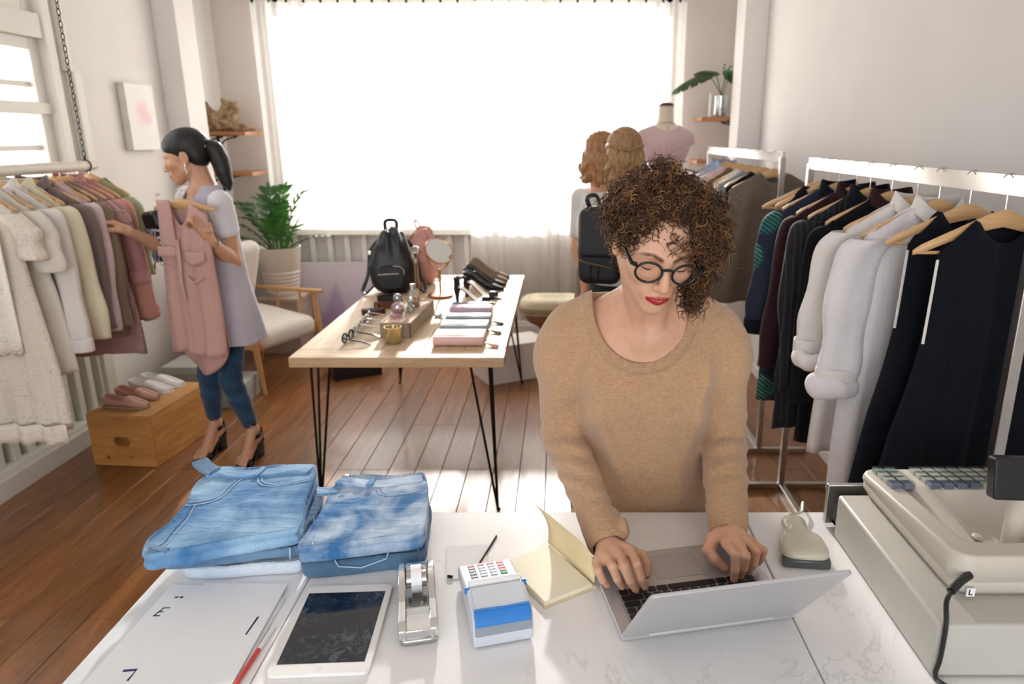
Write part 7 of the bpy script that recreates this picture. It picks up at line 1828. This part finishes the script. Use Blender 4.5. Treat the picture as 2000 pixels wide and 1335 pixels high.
S2 = SDF(); hand_sdf(S2, HN, 0.92); S2.cap(LWR, LWR.lerp(LE, 0.2), 0.0225, 0.024, 0.012); Va, Fa = S2.mesh((-1.72, 3.15, 1.16), (-1.55, 3.34, 1.38), 0.0028, 10)
S3 = SDF(); hand_sdf(S3, HF, 0.92); S3.cap(RWR, RWR.lerp(RE, 0.2), 0.0225, 0.024, 0.012); Vb, Fb = S3.mesh((-2.18, 3.22, 1.18), (-1.95, 3.46, 1.34), 0.0028, 10)
V4, F4 = S.mesh(F2H.C - Vector((0.14, 0.10, 0.13)), F2H.C + Vector((0.06, 0.10, 0.10)), 0.0028, 10)
c_ = np.array(F2H.C); inb = ((V1 > c_-np.array((0.135, 0.095, 0.125))) & (V1 < c_+np.array((0.055, 0.095, 0.095)))).all(1)
V, F = join_np([(V1, F1[~inb[F1].all(1)]), (Va, Fa), (Vb, Fb), (V4, F4)])
obj_np('body', V, F, SKIN, p2, face_colour(F2H, '#CF9F80', '#A8645A', '#1A1412'))
lashes(F2H, p2, LASH)
# hair
def straight(name, dark, light):
    t = NT(name); v = t.coord('Object', (60, 60, 4)); f = t.noise(v, 3, 3)
    t.col(t.ramp(f, [(0.3, srgb(dark)), (0.7, srgb(light))])); t.set(Roughness=0.5); t.bump(f, 0.35, 0.002); return t.m
BLKH = straight('black_hair', '#0B0A0B', '#1D1715')
Hs = SDF(); e = lambda c, r, k=0.015: Hs.ell(F2H(*c), r, k, F2H.R)
e((0, 0.020, 0.050), (0.083, 0.103, 0.083)); e((0, -0.030, 0.060), (0.067, 0.056, 0.046)); e((0, 0.055, 0.0), (0.070, 0.055, 0.065)); e((0.0, 0.085, 0.020), (0.030, 0.030, 0.030))
Hs.ell(F2H(0, -0.118, -0.004), (0.09, 0.066, 0.066), 0.012, F2H.R, 's')
for s in (-1, 1): Hs.ell(F2H(s*0.085, 0.012, -0.030), (0.030, 0.030, 0.042), 0.006, F2H.R, 's'); Hs.ell(F2H(s*0.075, -0.045, -0.030), (0.040, 0.045, 0.048), 0.01, F2H.R, 's')
V, F = Hs.mesh(F2H.C - Vector((0.15, 0.13, 0.12)), F2H.C + Vector((0.16, 0.13, 0.16)), 0.0042, 10); hr = obj_np('hair', V, F, BLKH, p2)
T_ = [F2H(0, 0.098, 0.010), F2H(0, 0.118, 0.016), F2H(0.0, 0.134, 0.000), F2H(0.0, 0.140, -0.05), F2H(0.0, 0.136, -0.10), F2H(0, 0.134, -0.15), F2H(0, 0.132, -0.185)]
Hp = SDF(); Hp.chain(T_, [0.018, 0.027, 0.034, 0.036, 0.032, 0.022, 0.008], 0.03)
V, F = Hp.mesh(F2H.C + Vector((0.02, -0.12, -0.28)), F2H.C + Vector((0.27, 0.12, 0.10)), 0.0045, 10); obj_np('ponytail', V, F, BLKH, hr)
m = MB(); P = F2H(0, 0.108, 0.024); ax = (F2H.R @ Vector((0, 1, 0.2))).normalized(); u = ax.orthogonal(); w = ax.cross(u); m.tube([P + (u*math.cos(q)+w*math.sin(q))*0.021 for q in [2*PI*i/16 for i in range(16)]], 0.006, 8, close=True); m.ell(F2H(0.024, 0.112, 0.018), (0.007, 0.007, 0.010), 10, 8); obj('hair_tie', m, WHITE, hr)
m = MB(); c0 = F2H(0.080, 0.010, -0.030); m.tube([c0, c0 + Vector((0, -0.004, -0.018)), c0 + Vector((0.006, -0.004, -0.045)), c0 + Vector((0.010, 0, -0.034))], 0.0016, 6); obj('earring', m, CHROME, p2)
# clothes
VEST = cloth('lilac_grey_linen', '#B7B2BC', 800, 0.9, 0.06, 0.2, 0.25)
Rn = np.array(Matrix.Rotation(-TH, 3, 'Z'))
def tz(z, tab): return np.interp(z, [a for a, _ in tab], [b for _, b in tab])
TA = [(0.60, 0.262), (0.70, 0.245), (0.85, 0.215), (1.0, 0.185), (1.2, 0.172), (1.34, 0.172), (1.40, 0.162), (1.44, 0.115), (1.47, 0.07)]
TB = [(0.60, 0.185), (0.70, 0.175), (0.85, 0.155), (1.0, 0.130), (1.2, 0.112), (1.34, 0.100), (1.40, 0.080), (1.44, 0.055), (1.47, 0.03)]
def vest_d(p, grow=0.0):
    q = p - np.array((-1.715, 3.512, 0)); x = q[..., 0]*Rn[0, 0] + q[..., 1]*Rn[0, 1]; y = q[..., 0]*Rn[1, 0] + q[..., 1]*Rn[1, 1]; z = p[..., 2]
    a = tz(z, TA)+grow; b = tz(z, TB)+grow; an = np.arctan2(y/b, x/a); f = np.clip((1.25-z)/0.5, 0, 1)
    r = np.sqrt((x/a)**2 + (y/b)**2) - 1 - f*0.05*np.sin(an*7+z*2)
    return r*b*0.8
Wv = SDF(); Wv.fn(lambda p: np.maximum(np.abs(vest_d(p)) - 0.004, np.maximum(0.695-p[..., 2], p[..., 2]-1.455)), 0.004)
def vcut(p):
    q = p - np.array((-1.715, 3.512, 0)); x = q[..., 0]*Rn[0, 0] + q[..., 1]*Rn[0, 1]; y = q[..., 0]*Rn[1, 0] + q[..., 1]*Rn[1, 1]
    return np.maximum(np.abs(x+0.01) - np.clip((p[..., 2]-1.10)*0.22, 0.004, 0.09), y-0.02)
Wv.fn(vcut, 0.003, 's')
for A, B in ((LS, LE), (RS, RE)): Wv.cap(A.lerp(B, 0.10), A.lerp(B, 0.34), 0.056, 0.060, 0.006, 's')
V, F = Wv.mesh((-2.0, 3.24, 0.66), (-1.43, 3.80, 1.48), 0.0052, 12); obj_np('vest', V, F, VEST, p2)
TEE = cloth('white_tee', '#DCDADF', 900, 0.85, 0.04)
Wt = SDF(); Wt.fn(lambda p: np.maximum(vest_d(p, -0.014), np.maximum(0.80-p[..., 2], p[..., 2]-1.42)), 0.01); 
for A, B in ((LS, LE), (RS, RE)): Wt.cap(A + Vector((0, 0, 0.006)), A.lerp(B, 0.42), 0.056, 0.059, 0.015); Wt.cap(A.lerp(B, 0.36), A.lerp(B, 0.60), 0.048, 0.050, 0.003, 's')
def scoop(p):
    q = p - np.array((-1.712, 3.505, 1.44)); x = q[..., 0]*Rn[0, 0] + q[..., 1]*Rn[0, 1]
    return np.sqrt((x/0.085)**2 + (q[..., 2]/0.13)**2)*0.085 - 0.085
Wt.fn(scoop, 0.004, 's'); Wt.disp = lambda p: 0.003*vnoise(p, 45, 3); Wt.dmax = 0.004
V, F = Wt.mesh((-2.02, 3.27, 0.78), (-1.48, 3.75, 1.47), 0.0042, 12); obj_np('tee_shirt', V, F, TEE, p2)
JN = denim('skinny_denim', '#1C3A57', '#31587A', 0.3, 9)
Wj = SDF(); Wj.ell((-1.705, 3.52, 0.90), (0.163, 0.118, 0.12), 0.04, Rt)
for k in (1, -1): h, kn, an = LEG[k]; Wj.chain([h, kn, kn.lerp(an, 0.4), kn.lerp(an, 0.88)], [0.086, 0.056, 0.052, 0.037], 0.012)
for k in (1, -1): h, kn, an = LEG[k]; Wj.cap(kn.lerp(an, 0.80), an, 0.033, 0.034, 0.002, 's')
Wj.disp = lambda p: 0.0016*np.exp(-((p[..., 2]-0.48)/0.12)**2)*np.sin(p[..., 2]*120 + p[..., 0]*150 + p[..., 1]*90) + 0.0012*np.exp(-((p[..., 2]-0.24)/0.06)**2)*np.sin(p[..., 2]*200+p[..., 0]*140) + 0.001*vnoise(p, 60, 3); Wj.dmax = 0.005
V, F = Wj.mesh((-2.0, 3.34, 0.14), (-1.50, 3.76, 1.03), 0.0055, 12); obj_np('jeans', V, F, JN, p2)
for k in (1, -1):     # block-heeled sandals
    H, T = HEEL[k], TOE[k]; d = (T-H); L = math.hypot(d.x, d.y); d = Vector((d.x, d.y, 0)).normalized(); w = Vector((-d.y, d.x, 0)); N = 18
    def sz(s): return 0.083*(1-smoothstep(0.12, 0.66, s)) + 0.006
    def at(s, y, z): q = H + d*(s*(L+0.035)-0.015) + w*y; return (q.x, q.y, z)
    m = MB(); m.loft([[at(s, -0.030-0.008*smoothstep(0.3, 0.7, s), sz(s)+0.003), at(s, 0.030+0.008*smoothstep(0.3, 0.7, s), sz(s)+0.003), at(s, 0.030+0.008*smoothstep(0.3, 0.7, s), sz(s)-0.006), at(s, -0.030-0.008*smoothstep(0.3, 0.7, s), sz(s)-0.006)] for s in [i/(N-1) for i in range(N)]]); sh = obj('sandal', m, BLKL, p2)
    m = MB(); m.loft([[at(0.02, -0.024*q, z), at(0.02, 0.024*q, z), at(0.25*q, 0.024*q, z), at(0.25*q, -0.024*q, z)] for q, z in ((1.0, 0.001), (1.05, 0.04), (1.2, sz(0.1)))]); obj('heel', m, BLKL, sh, bevel=0.003)
    for s0, s1, h0 in ((0.68, 0.84, 0.042),):
        m = MB(); m.loft([[at(s, -0.040*math.cos(a), sz(s)+h*math.sin(a)) for s, h in ((s0, h0), (s1, h0*0.85), (s1, h0*0.85-0.004), (s0, h0-0.004))] for a in [PI*i/14 for i in range(15)]]); obj('toe_strap', m, BLKL, sh)
    m = MB(); an = LEG[k][2]; c = an + Vector((0, -0.004, -0.030)); m.tube([c + d*0.040*math.cos(q) + w*0.037*math.sin(q) + Vector((0, 0, -0.006*math.cos(q))) for q in [2*PI*i/24 for i in range(24)]], 0.010, 8, close=True, sx=0.3); st = obj('ankle_strap', m, BLKL, sh)
    m = MB(); q0 = c + d*0.030 + w*(-0.028 if k > 0 else 0.028); m.box(tuple(q0), (0.010, 0.010, 0.014)); obj('buckle', m, CHROME, st)
    m = MB(); m.loft([[tuple(Vector(at(0.0, y, z))) for y, z in ((-0.028, sz(0)), (0.028, sz(0)), (0.024, sz(0)+0.075), (-0.024, sz(0)+0.075))], [tuple(Vector(at(0.05, y, z))) for y, z in ((-0.030, sz(0)), (0.030, sz(0)), (0.026, sz(0)+0.075), (-0.026, sz(0)+0.075))]]); obj('heel_cup', m, BLKL, sh)
m = MB(); ax = (LE-LWR).normalized(); P = LWR + ax*0.022; u = ax.orthogonal().normalized(); w = ax.cross(u); m.tube([P + (u*math.cos(q)+w*math.sin(q))*0.0275 for q in [2*PI*i/20 for i in range(20)]], 0.005, 8, close=True, sx=0.6, sy=1.2); wt = obj('wristwatch', m, CHROME, p2)
m = MB(); dial = P + Vector((0.0, -0.8, 0.6)).normalized()*0.030; m.lathe([(0, 0), (0.013, 0), (0.013, 0.005), (0, 0.005)], 20, tuple(dial), Vector((0.0, -0.8, 0.6)).to_track_quat('Z', 'Y').to_matrix().to_4x4()); obj('watch_face', m, GOLD, wt)
# ---- dress she holds up
DL, DR = (-1.722, 3.285, 1.400), math.radians(-12)
hanger('pale wooden hanger gripped in the shopper\'s hand', DL, DR, None, half=0.16, drop=0.03, bar=True, hook_h=0.05)
PK = cloth('blush_crepe', '#C9A097', 900, 0.75, 0.05, 0.25, 0.15)
g = garment('blush_dress', 'blush pink sleeveless dress held up on a hanger by the shopper', 'dress', DL, DR, None, PK, sw=0.130, drop=0.05, neck=0.05, dip=0.10, L=0.72, hw=0.148, th=0.035, folds=3, amp=0.010, seed=91)
m = MB(); m.grid(lambda u, v: ((u*2-1)*0.128+0.012, 0.012+0.02*math.sin(u*9)*(0.4+0.6*v), -0.60-0.215*v*math.sin(PI*min(1, max(0, u*0.9+0.08)))**0.5-0.02*v), 24, 8); obj('under_layer', m, PK, g, solid=0.002, angle=180)
m = MB(); m.grid(lambda u, v: (-0.095+0.070*u+0.012*v, -0.036-0.008*math.sin(u*3.1)-0.010*v, 0.004-0.215*v), 8, 12); pl = obj('sash_panel', m, PK, g, solid=0.004, angle=180)
m = MB(); m.grid(lambda u, v: (-0.118+0.105*u, -0.046-0.012*math.sin(u*3.14)-0.004*v, -0.205-0.045*v), 8, 5); obj('pocket_flap', m, PK, g, solid=0.003, angle=180)
m = MB(); m.grid(lambda u, v: (0.012+0.110*u, -0.044-0.014*math.sin(u*3.14), -0.225-(0.045+0.022*(1-abs(2*u-1)))*v), 12, 5); obj('pocket_flap', m, PK, g, solid=0.003, angle=180)
m = MB(); m.tube(spline([(0.0, -0.058, -0.17), (0.004, -0.066, -0.26), (0.0, -0.070, -0.36), (0.006, -0.068, -0.45)], 16), 0.010, 8, sx=0.35); obj('tie', m, PK, g)
m = MB(); m.tube(spline([(-0.105, -0.056, -0.285), (-0.06, -0.066, -0.300), (-0.02, -0.066, -0.290)], 10), 0.004, 6); m.tube(spline([(0.03, -0.064, -0.335), (0.07, -0.074, -0.365), (0.115, -0.062, -0.340)], 10), 0.005, 6); obj('drape_fold', m, PK, g, kind='stuff')
# ---- patterned clutch
def ikat():
    t = NT('ikat_print'); v = t.coord('Object', (1, 1, 0.6)); vo = t.n('ShaderNodeTexVoronoi'); vo.feature = 'DISTANCE_TO_EDGE'; vo.inputs['Scale'].default_value = 42; t.l(v, vo.inputs['Vector'])
    t.col(t.ramp(vo.outputs['Distance'], [(0.06, srgb('#C9CDD6')), (0.14, srgb('#10131C'))])); t.set(Roughness=0.8); return t.m
t = thing('clutch_bag', 'black and white patterned fold-over clutch hanging from the shopper\'s arm', 'bag', (-1.965, 3.50, 1.10))
V, F = slab_sdf((0, 0, 0.08), (0.062, 0.024, 0.10), 0.020, 0.0, 0.003, 0.006); obj_np('body', V, F, ikat(), t)
V, F = slab_sdf((0.012, -0.004, 0.185), (0.060, 0.030, 0.045), 0.024, 0.15, 0.004, 0.006); obj_np('flap', V, F, LEATHER, t)
m = MB(); m.tube(spline([(-0.055, 0, 0.0), (-0.058, -0.012, -0.03), (-0.056, -0.014, -0.05)], 8), 0.004, 6); obj('tassel', m, GOLD, t)
t.rotation_euler = (0, math.radians(-8), math.radians(-30))

# ================================================================ two visitors at the back
obj_np0 = obj_np
def visitor(label, x, y, zc, hair_m, top_m, skirt_m, yaw, hexskin, long_hair=True, turn=0.0, slim=1.0):
    def obj_np(nm, V, F, mt, par, col=None):      # turn the figure about its own axis
        Q = V - np.array((x, y, 0)); c, s_ = math.cos(turn), math.sin(turn)
        if nm != 'hair': Q[:, 0] *= np.where(Q[:, 2] > zc-0.16, 1.0, slim)
        W_ = np.stack([Q[:, 0]*c - Q[:, 1]*s_, Q[:, 0]*s_ + Q[:, 1]*c, Q[:, 2]], 1) + np.array((x, y, 0))
        return obj_np0(nm, W_, F, mt, par, (lambda _: col(V)) if col else None)
    """standing person seen from behind"""
    p = thing('person', label, 'person', (x, y, 0), room=True)
    FB = Fr((x, y, zc), PI + yaw, math.radians(10), 0, 1.02); b = lambda dx, dy, dz: Vector((x+dx, y+dy, zc+dz))
    S = SDF(); head_sdf(S, FB); S.cap(FB(0, 0.025, -0.045), b(0, -0.02, -0.20), 0.048, 0.055, 0.02)
    S.ell(b(0, -0.01, -0.38), (0.155, 0.09, 0.19), 0.03); S.ell(b(0, 0, -0.66), (0.145, 0.095, 0.20), 0.04)
    hn = zc/1.60
    for s in (-1, 1):
        S.cap(b(0, -0.015, -0.20), b(s*0.165, -0.01, -0.235), 0.05, 0.045, 0.03)
        S.chain([b(s*0.165, -0.01, -0.235), b(s*0.205, 0.0, -0.50), b(s*0.19, 0.06, -0.73)], [0.045, 0.036, 0.025], 0.02); S.ell(b(s*0.185, 0.075, -0.80), (0.022, 0.032, 0.05), 0.02)
        S.chain([b(s*0.085, 0, -0.75), b(s*0.085, 0, -1.12), (x+s*0.085, y-0.02, 0.10)], [0.085, 0.052, 0.034], 0.02); S.cap((x+s*0.085, y-0.03, 0.05), (x+s*0.09, y+0.13, 0.03), 0.034, 0.024, 0.02)
    V, F = S.mesh((x-0.27, y-0.22, -0.01), (x+0.27, y+0.24, zc+0.14), 0.0085, 12); obj_np('body', V, F, SKIN, p, face_colour(FB, hexskin, '#A8645A', '#5B4028'))
    Hs = SDF(); Hs.ell(FB(0, 0.020, 0.042), (0.080, 0.098, 0.078), 0.02, FB.R); Hs.ell(FB(0, 0.050, -0.02), (0.088, 0.060, 0.075), 0.02, FB.R)
    if long_hair: Hs.ell(FB(-0.035, 0.060, -0.085), (0.060, 0.045, 0.080), 0.02, FB.R); Hs.ell(FB(0.035, 0.060, -0.080), (0.058, 0.045, 0.075), 0.02, FB.R)
    Hs.ell(FB(0, -0.12, -0.05), (0.075, 0.075, 0.09), 0.01, FB.R, 's')
    Hs.disp = lambda q: 0.008*np.clip((zc-0.01-q[..., 2])/0.05, 0, 1)*np.sin(q[..., 2]*95 + np.sin(q[..., 0]*45)*2.5) + 0.002*np.sin(q[..., 0]*240+q[..., 1]*200); Hs.dmax = 0.01
    V, F = Hs.mesh((x-0.15, y-0.17, zc-0.22), (x+0.15, y+0.15, zc+0.16), 0.0045, 12); h = obj_np('hair', V, F, hair_m, p)
    W = SDF(); W.ell(b(0, -0.01, -0.37), (0.175, 0.108, 0.185), 0.03); W.ell(b(0, 0, -0.58), (0.165, 0.112, 0.16), 0.04)
    for s in (-1, 1): W.cap(b(s*0.05, -0.015, -0.215), b(s*0.155, -0.01, -0.235), 0.052, 0.055, 0.03); W.cap(b(s*0.165, -0.01, -0.235), b(s*0.195, 0, -0.42), 0.058, 0.052, 0.02); W.cap(b(s*0.19, 0, -0.40), b(s*0.205, 0, -0.52), 0.042, 0.042, 0.003, 's')
    W.ell(b(0, 0.0, -0.16), (0.082, 0.085, 0.07), 0.006, None, 's'); W.disp = lambda q: 0.004*vnoise(q, 30, 4); W.dmax = 0.005
    V, F = W.mesh((x-0.28, y-0.17, zc-0.78), (x+0.28, y+0.17, zc-0.12), 0.0075, 12); obj_np('shirt', V, F, top_m, p)
    W = SDF(); W.fn(lambda q: np.maximum((np.sqrt(((q[..., 0]-x)/0.19)**2 + ((q[..., 1]-y)/0.135)**2) - 0.92 - 0.25*np.clip((0.90-q[..., 2])/0.5, 0, 1))*0.12, np.maximum(q[..., 2]-(zc-0.60), 0.50-q[..., 2])), 0.01)
    W.disp = lambda q: 0.006*np.sin(np.arctan2(q[..., 1]-y, q[..., 0]-x)*11)*np.clip((0.95-q[..., 2])*2, 0, 1); W.dmax = 0.008
    V, F = W.mesh((x-0.30, y-0.25, 0.46), (x+0.30, y+0.25, zc-0.55), 0.011, 10); obj_np('skirt', V, F, skirt_m, p)
    for s in (-1, 1):
        S5 = SDF(); S5.cap((x+s*0.085, y-0.035, 0.045), (x+s*0.09, y+0.15, 0.034), 0.042, 0.034, 0.02); V, F = S5.mesh((x+s*0.085-0.06, y-0.1, -0.01), (x+s*0.085+0.07, y+0.2, 0.1), 0.009, 8); V[:, 2] = np.maximum(V[:, 2], 0.001); obj_np('shoe', V, F, BLACKP, p)
    return p, h, FB
BLONDE = straight('dark_blonde_hair', '#6B4A2C', '#B58E5E'); BLONDE2 = straight('golden_brown_hair', '#6E4A2A', '#B98A5A')
c_top = cloth('off_white_knit', '#DAD7D2', 700, 0.9, 0.05); c_skirt = cloth('ink_skirt', '#14171F', 900)
p3, h3, FB3 = visitor('person with half-up blonde hair in a white top, seen from behind', 0.300, 3.42, 1.598, BLONDE, c_top, c_skirt, 0.1, '#D9A888', slim=0.86)
m = MB()
r3 = random.Random(3)
for i in range(150):      # wavy locks
    a = r3.uniform(-1.15, 1.15); x0 = 0.088*math.sin(a); y0 = 0.085*math.cos(a); z0 = r3.uniform(-0.03, 0.0); L = r3.uniform(0.08, 0.165); ph = r3.random()*6.28
    m.tube([FB3(x0*(1+0.15*f)+0.013*math.sin(ph+f*10), y0*(1+0.1*f)+0.010*math.cos(ph+f*9)+0.006, z0-L*f) for f in [k/10 for k in range(11)]], [0.0055*(1-0.6*k/10) for k in range(11)], 5)
obj('wavy_locks', m, BLONDE, h3, kind='stuff', angle=180)
m = MB()
for s in (-1, 1): m.tube(spline([FB3(s*0.076, 0.0, 0.035), FB3(s*0.065, 0.075, 0.025), FB3(s*0.012, 0.116, 0.002)], 12), [0.012, 0.013, 0.013, 0.013, 0.012, 0.012, 0.011, 0.010, 0.009, 0.009, 0.008, 0.007], 8)
m.ell(FB3(0, 0.120, 0.0), (0.016, 0.010, 0.008), 12, 8); obj('half_up_twist', m, BLONDE, h3)
visitor('person with golden brown hair half hidden beside the blonde visitor', 0.232, 3.86, 1.585, BLONDE2, c_top, c_brown, 0.0, '#D9A888', turn=-0.7, slim=0.85)
# black backpack worn on one shoulder
bk = thing('backpack', 'black backpack with a gold plate worn by the blonde visitor', 'backpack', (0.185, 3.215, 1.03), math.radians(-6))
V, F = slab_sdf((0, 0, 0.175), (0.098, 0.062, 0.175), 0.045, 0.0, 0.006, 0.007); obj_np('body', V, F, plain('black_nylon', '#111318', 0.6, bump=0.15), bk)
V, F = slab_sdf((0, -0.052, 0.235), (0.088, 0.022, 0.105), 0.018, -0.10, 0.003, 0.006); fl = obj_np('flap', V, F, bpy.data.materials['black_nylon'], bk)
m = MB(); m.prism(rrect(0.038, 0.022, 0.003, 3), -0.002, 0.002, Matrix.Translation((-0.005, -0.069, 0.150)) @ Matrix.Rotation(PI/2, 4, 'X')); obj('gold_plate', m, GOLD, fl)
m = MB(); m.tube(spline([(-0.095, -0.035, 0.115), (-0.05, -0.070, 0.105), (0.03, -0.072, 0.09), (0.10, -0.04, 0.06)], 16), 0.004, 6); obj('zip', m, plain('dark_brass', '#6F6247', 0.4, 0.8), bk)
m = MB(); m.tube(spline([(-0.045, 0.01, 0.335), (-0.06, 0.0, 0.385), (-0.02, 0.01, 0.395), (0.0, 0.02, 0.34)], 12), 0.010, 8, sx=0.35); obj('top_handle', m, BLACKP, bk)
m = MB(); m.tube(spline([(0.035, 0.03, 0.30), (0.030, 0.08, 0.37), (0.025, 0.155, 0.405), (0.03, 0.21, 0.41), (0.03, 0.285, 0.35)], 18), 0.013, 8, sx=0.35); obj('shoulder_strap', m, BLACKP, bk)
for dx in (-0.035, 0.0):
    m = MB(); m.tube([(dx, -0.070, 0.11), (dx-0.006, -0.074, 0.06), (dx-0.004, -0.070, 0.02)], 0.004, 6); obj('strap_end', m, BLACKP, bk)

# ================================================================ dress form
df = thing('dress_form', 'cream dress form with a wooden neck cap wearing a pink top', 'dress form', (0.715, 5.0, 0), math.radians(8))
FORM = cloth('calico', '#DCCFBD', 900, 0.85, 0.03)
S = SDF(); S.cap((0, 0, 1.60), (0, 0.005, 1.868), 0.060, 0.050, 0.04); S.ell((0, 0, 1.60), (0.155, 0.095, 0.14), 0.04); S.ell((0, 0, 1.35), (0.125, 0.09, 0.20), 0.05); S.ell((0, 0, 1.12), (0.165, 0.115, 0.16), 0.05)
for s in (-1, 1): S.cap((s*0.05, 0, 1.70), (s*0.145, 0, 1.665), 0.050, 0.045, 0.04)
S.fn(lambda p: 1.868-p[..., 2], 0.003, 's') if False else None
V, F = S.mesh((-0.22, -0.15, 0.94), (0.22, 0.15, 1.93), 0.008, 12); V[:, 2] = np.minimum(V[:, 2], 1.872); obj_np('torso', V, F, FORM, df)
m = MB(); m.lathe([(0.0, 1.872), (0.052, 1.872), (0.053, 1.880), (0.040, 1.892), (0.0, 1.896)], 24, (0, 0.004, 0)); obj('neck_cap', m, plain('dark_walnut', '#4A2418', 0.35), df)
m = MB(); m.tube([(0.055*math.cos(q), 0.055*math.sin(q)-0.004, 1.755-0.012*math.cos(q+PI/2)*-1) for q in [2*PI*i/24 for i in range(24)]], 0.002, 5, close=True); m.tube([(0, -0.06, 1.742), (0.0, -0.075, 1.70)], 0.002, 5); obj('necklace', m, GOLD, df)
m = MB(); m.tube([(0, 0, 0.03), (0, 0, 1.0)], 0.016, 12); obj('pole', m, plain('beech_pole', '#B98E5E', 0.5), df)
for i in range(3):
    a = 2*PI*i/3+0.5; m = MB(); m.tube([(0, 0, 0.16), (0.13*math.cos(a), 0.13*math.sin(a), 0.08), (0.24*math.cos(a), 0.24*math.sin(a), 0.012)], 0.012, 8); obj('leg', m, bpy.data.materials['beech_pole'], df)
pk = thing('pink_top', 'dusty pink cap-sleeved top on the dress form', 'top', (0.715, 5.0, 1.1), math.radians(8))
S = SDF(); S.ell((0, 0, 0.50), (0.172, 0.112, 0.15), 0.04); S.ell((0, 0, 0.25), (0.150, 0.108, 0.20), 0.05); S.ell((0, 0, 0.08), (0.165, 0.12, 0.14), 0.05)
for s in (-1, 1): S.cap((s*0.06, 0, 0.605), (s*0.150, 0, 0.572), 0.052, 0.052, 0.04); S.cap((s*0.14, 0, 0.575), (s*0.185, 0, 0.520), 0.046, 0.030, 0.02); S.cap((s*0.195, 0, 0.50), (s*0.16, 0, 0.43), 0.032, 0.040, 0.004, 's')
S.ell((0.0, -0.02, 0.69), (0.095, 0.13, 0.085), 0.004, None, 's'); S.disp = lambda p: 0.004*vnoise(p*np.array([1, 1, 0.5]), 28, 7); S.dmax = 0.005
S.fn(lambda p: p[..., 2]-0.02, 0.004, 's')
V, F = S.mesh((-0.25, -0.16, 0.0), (0.25, 0.16, 0.68), 0.0075, 12); obj_np('body', V, F, cloth('mauve_pink', '#CDB2B4', 900, 0.85, 0.05), pk)
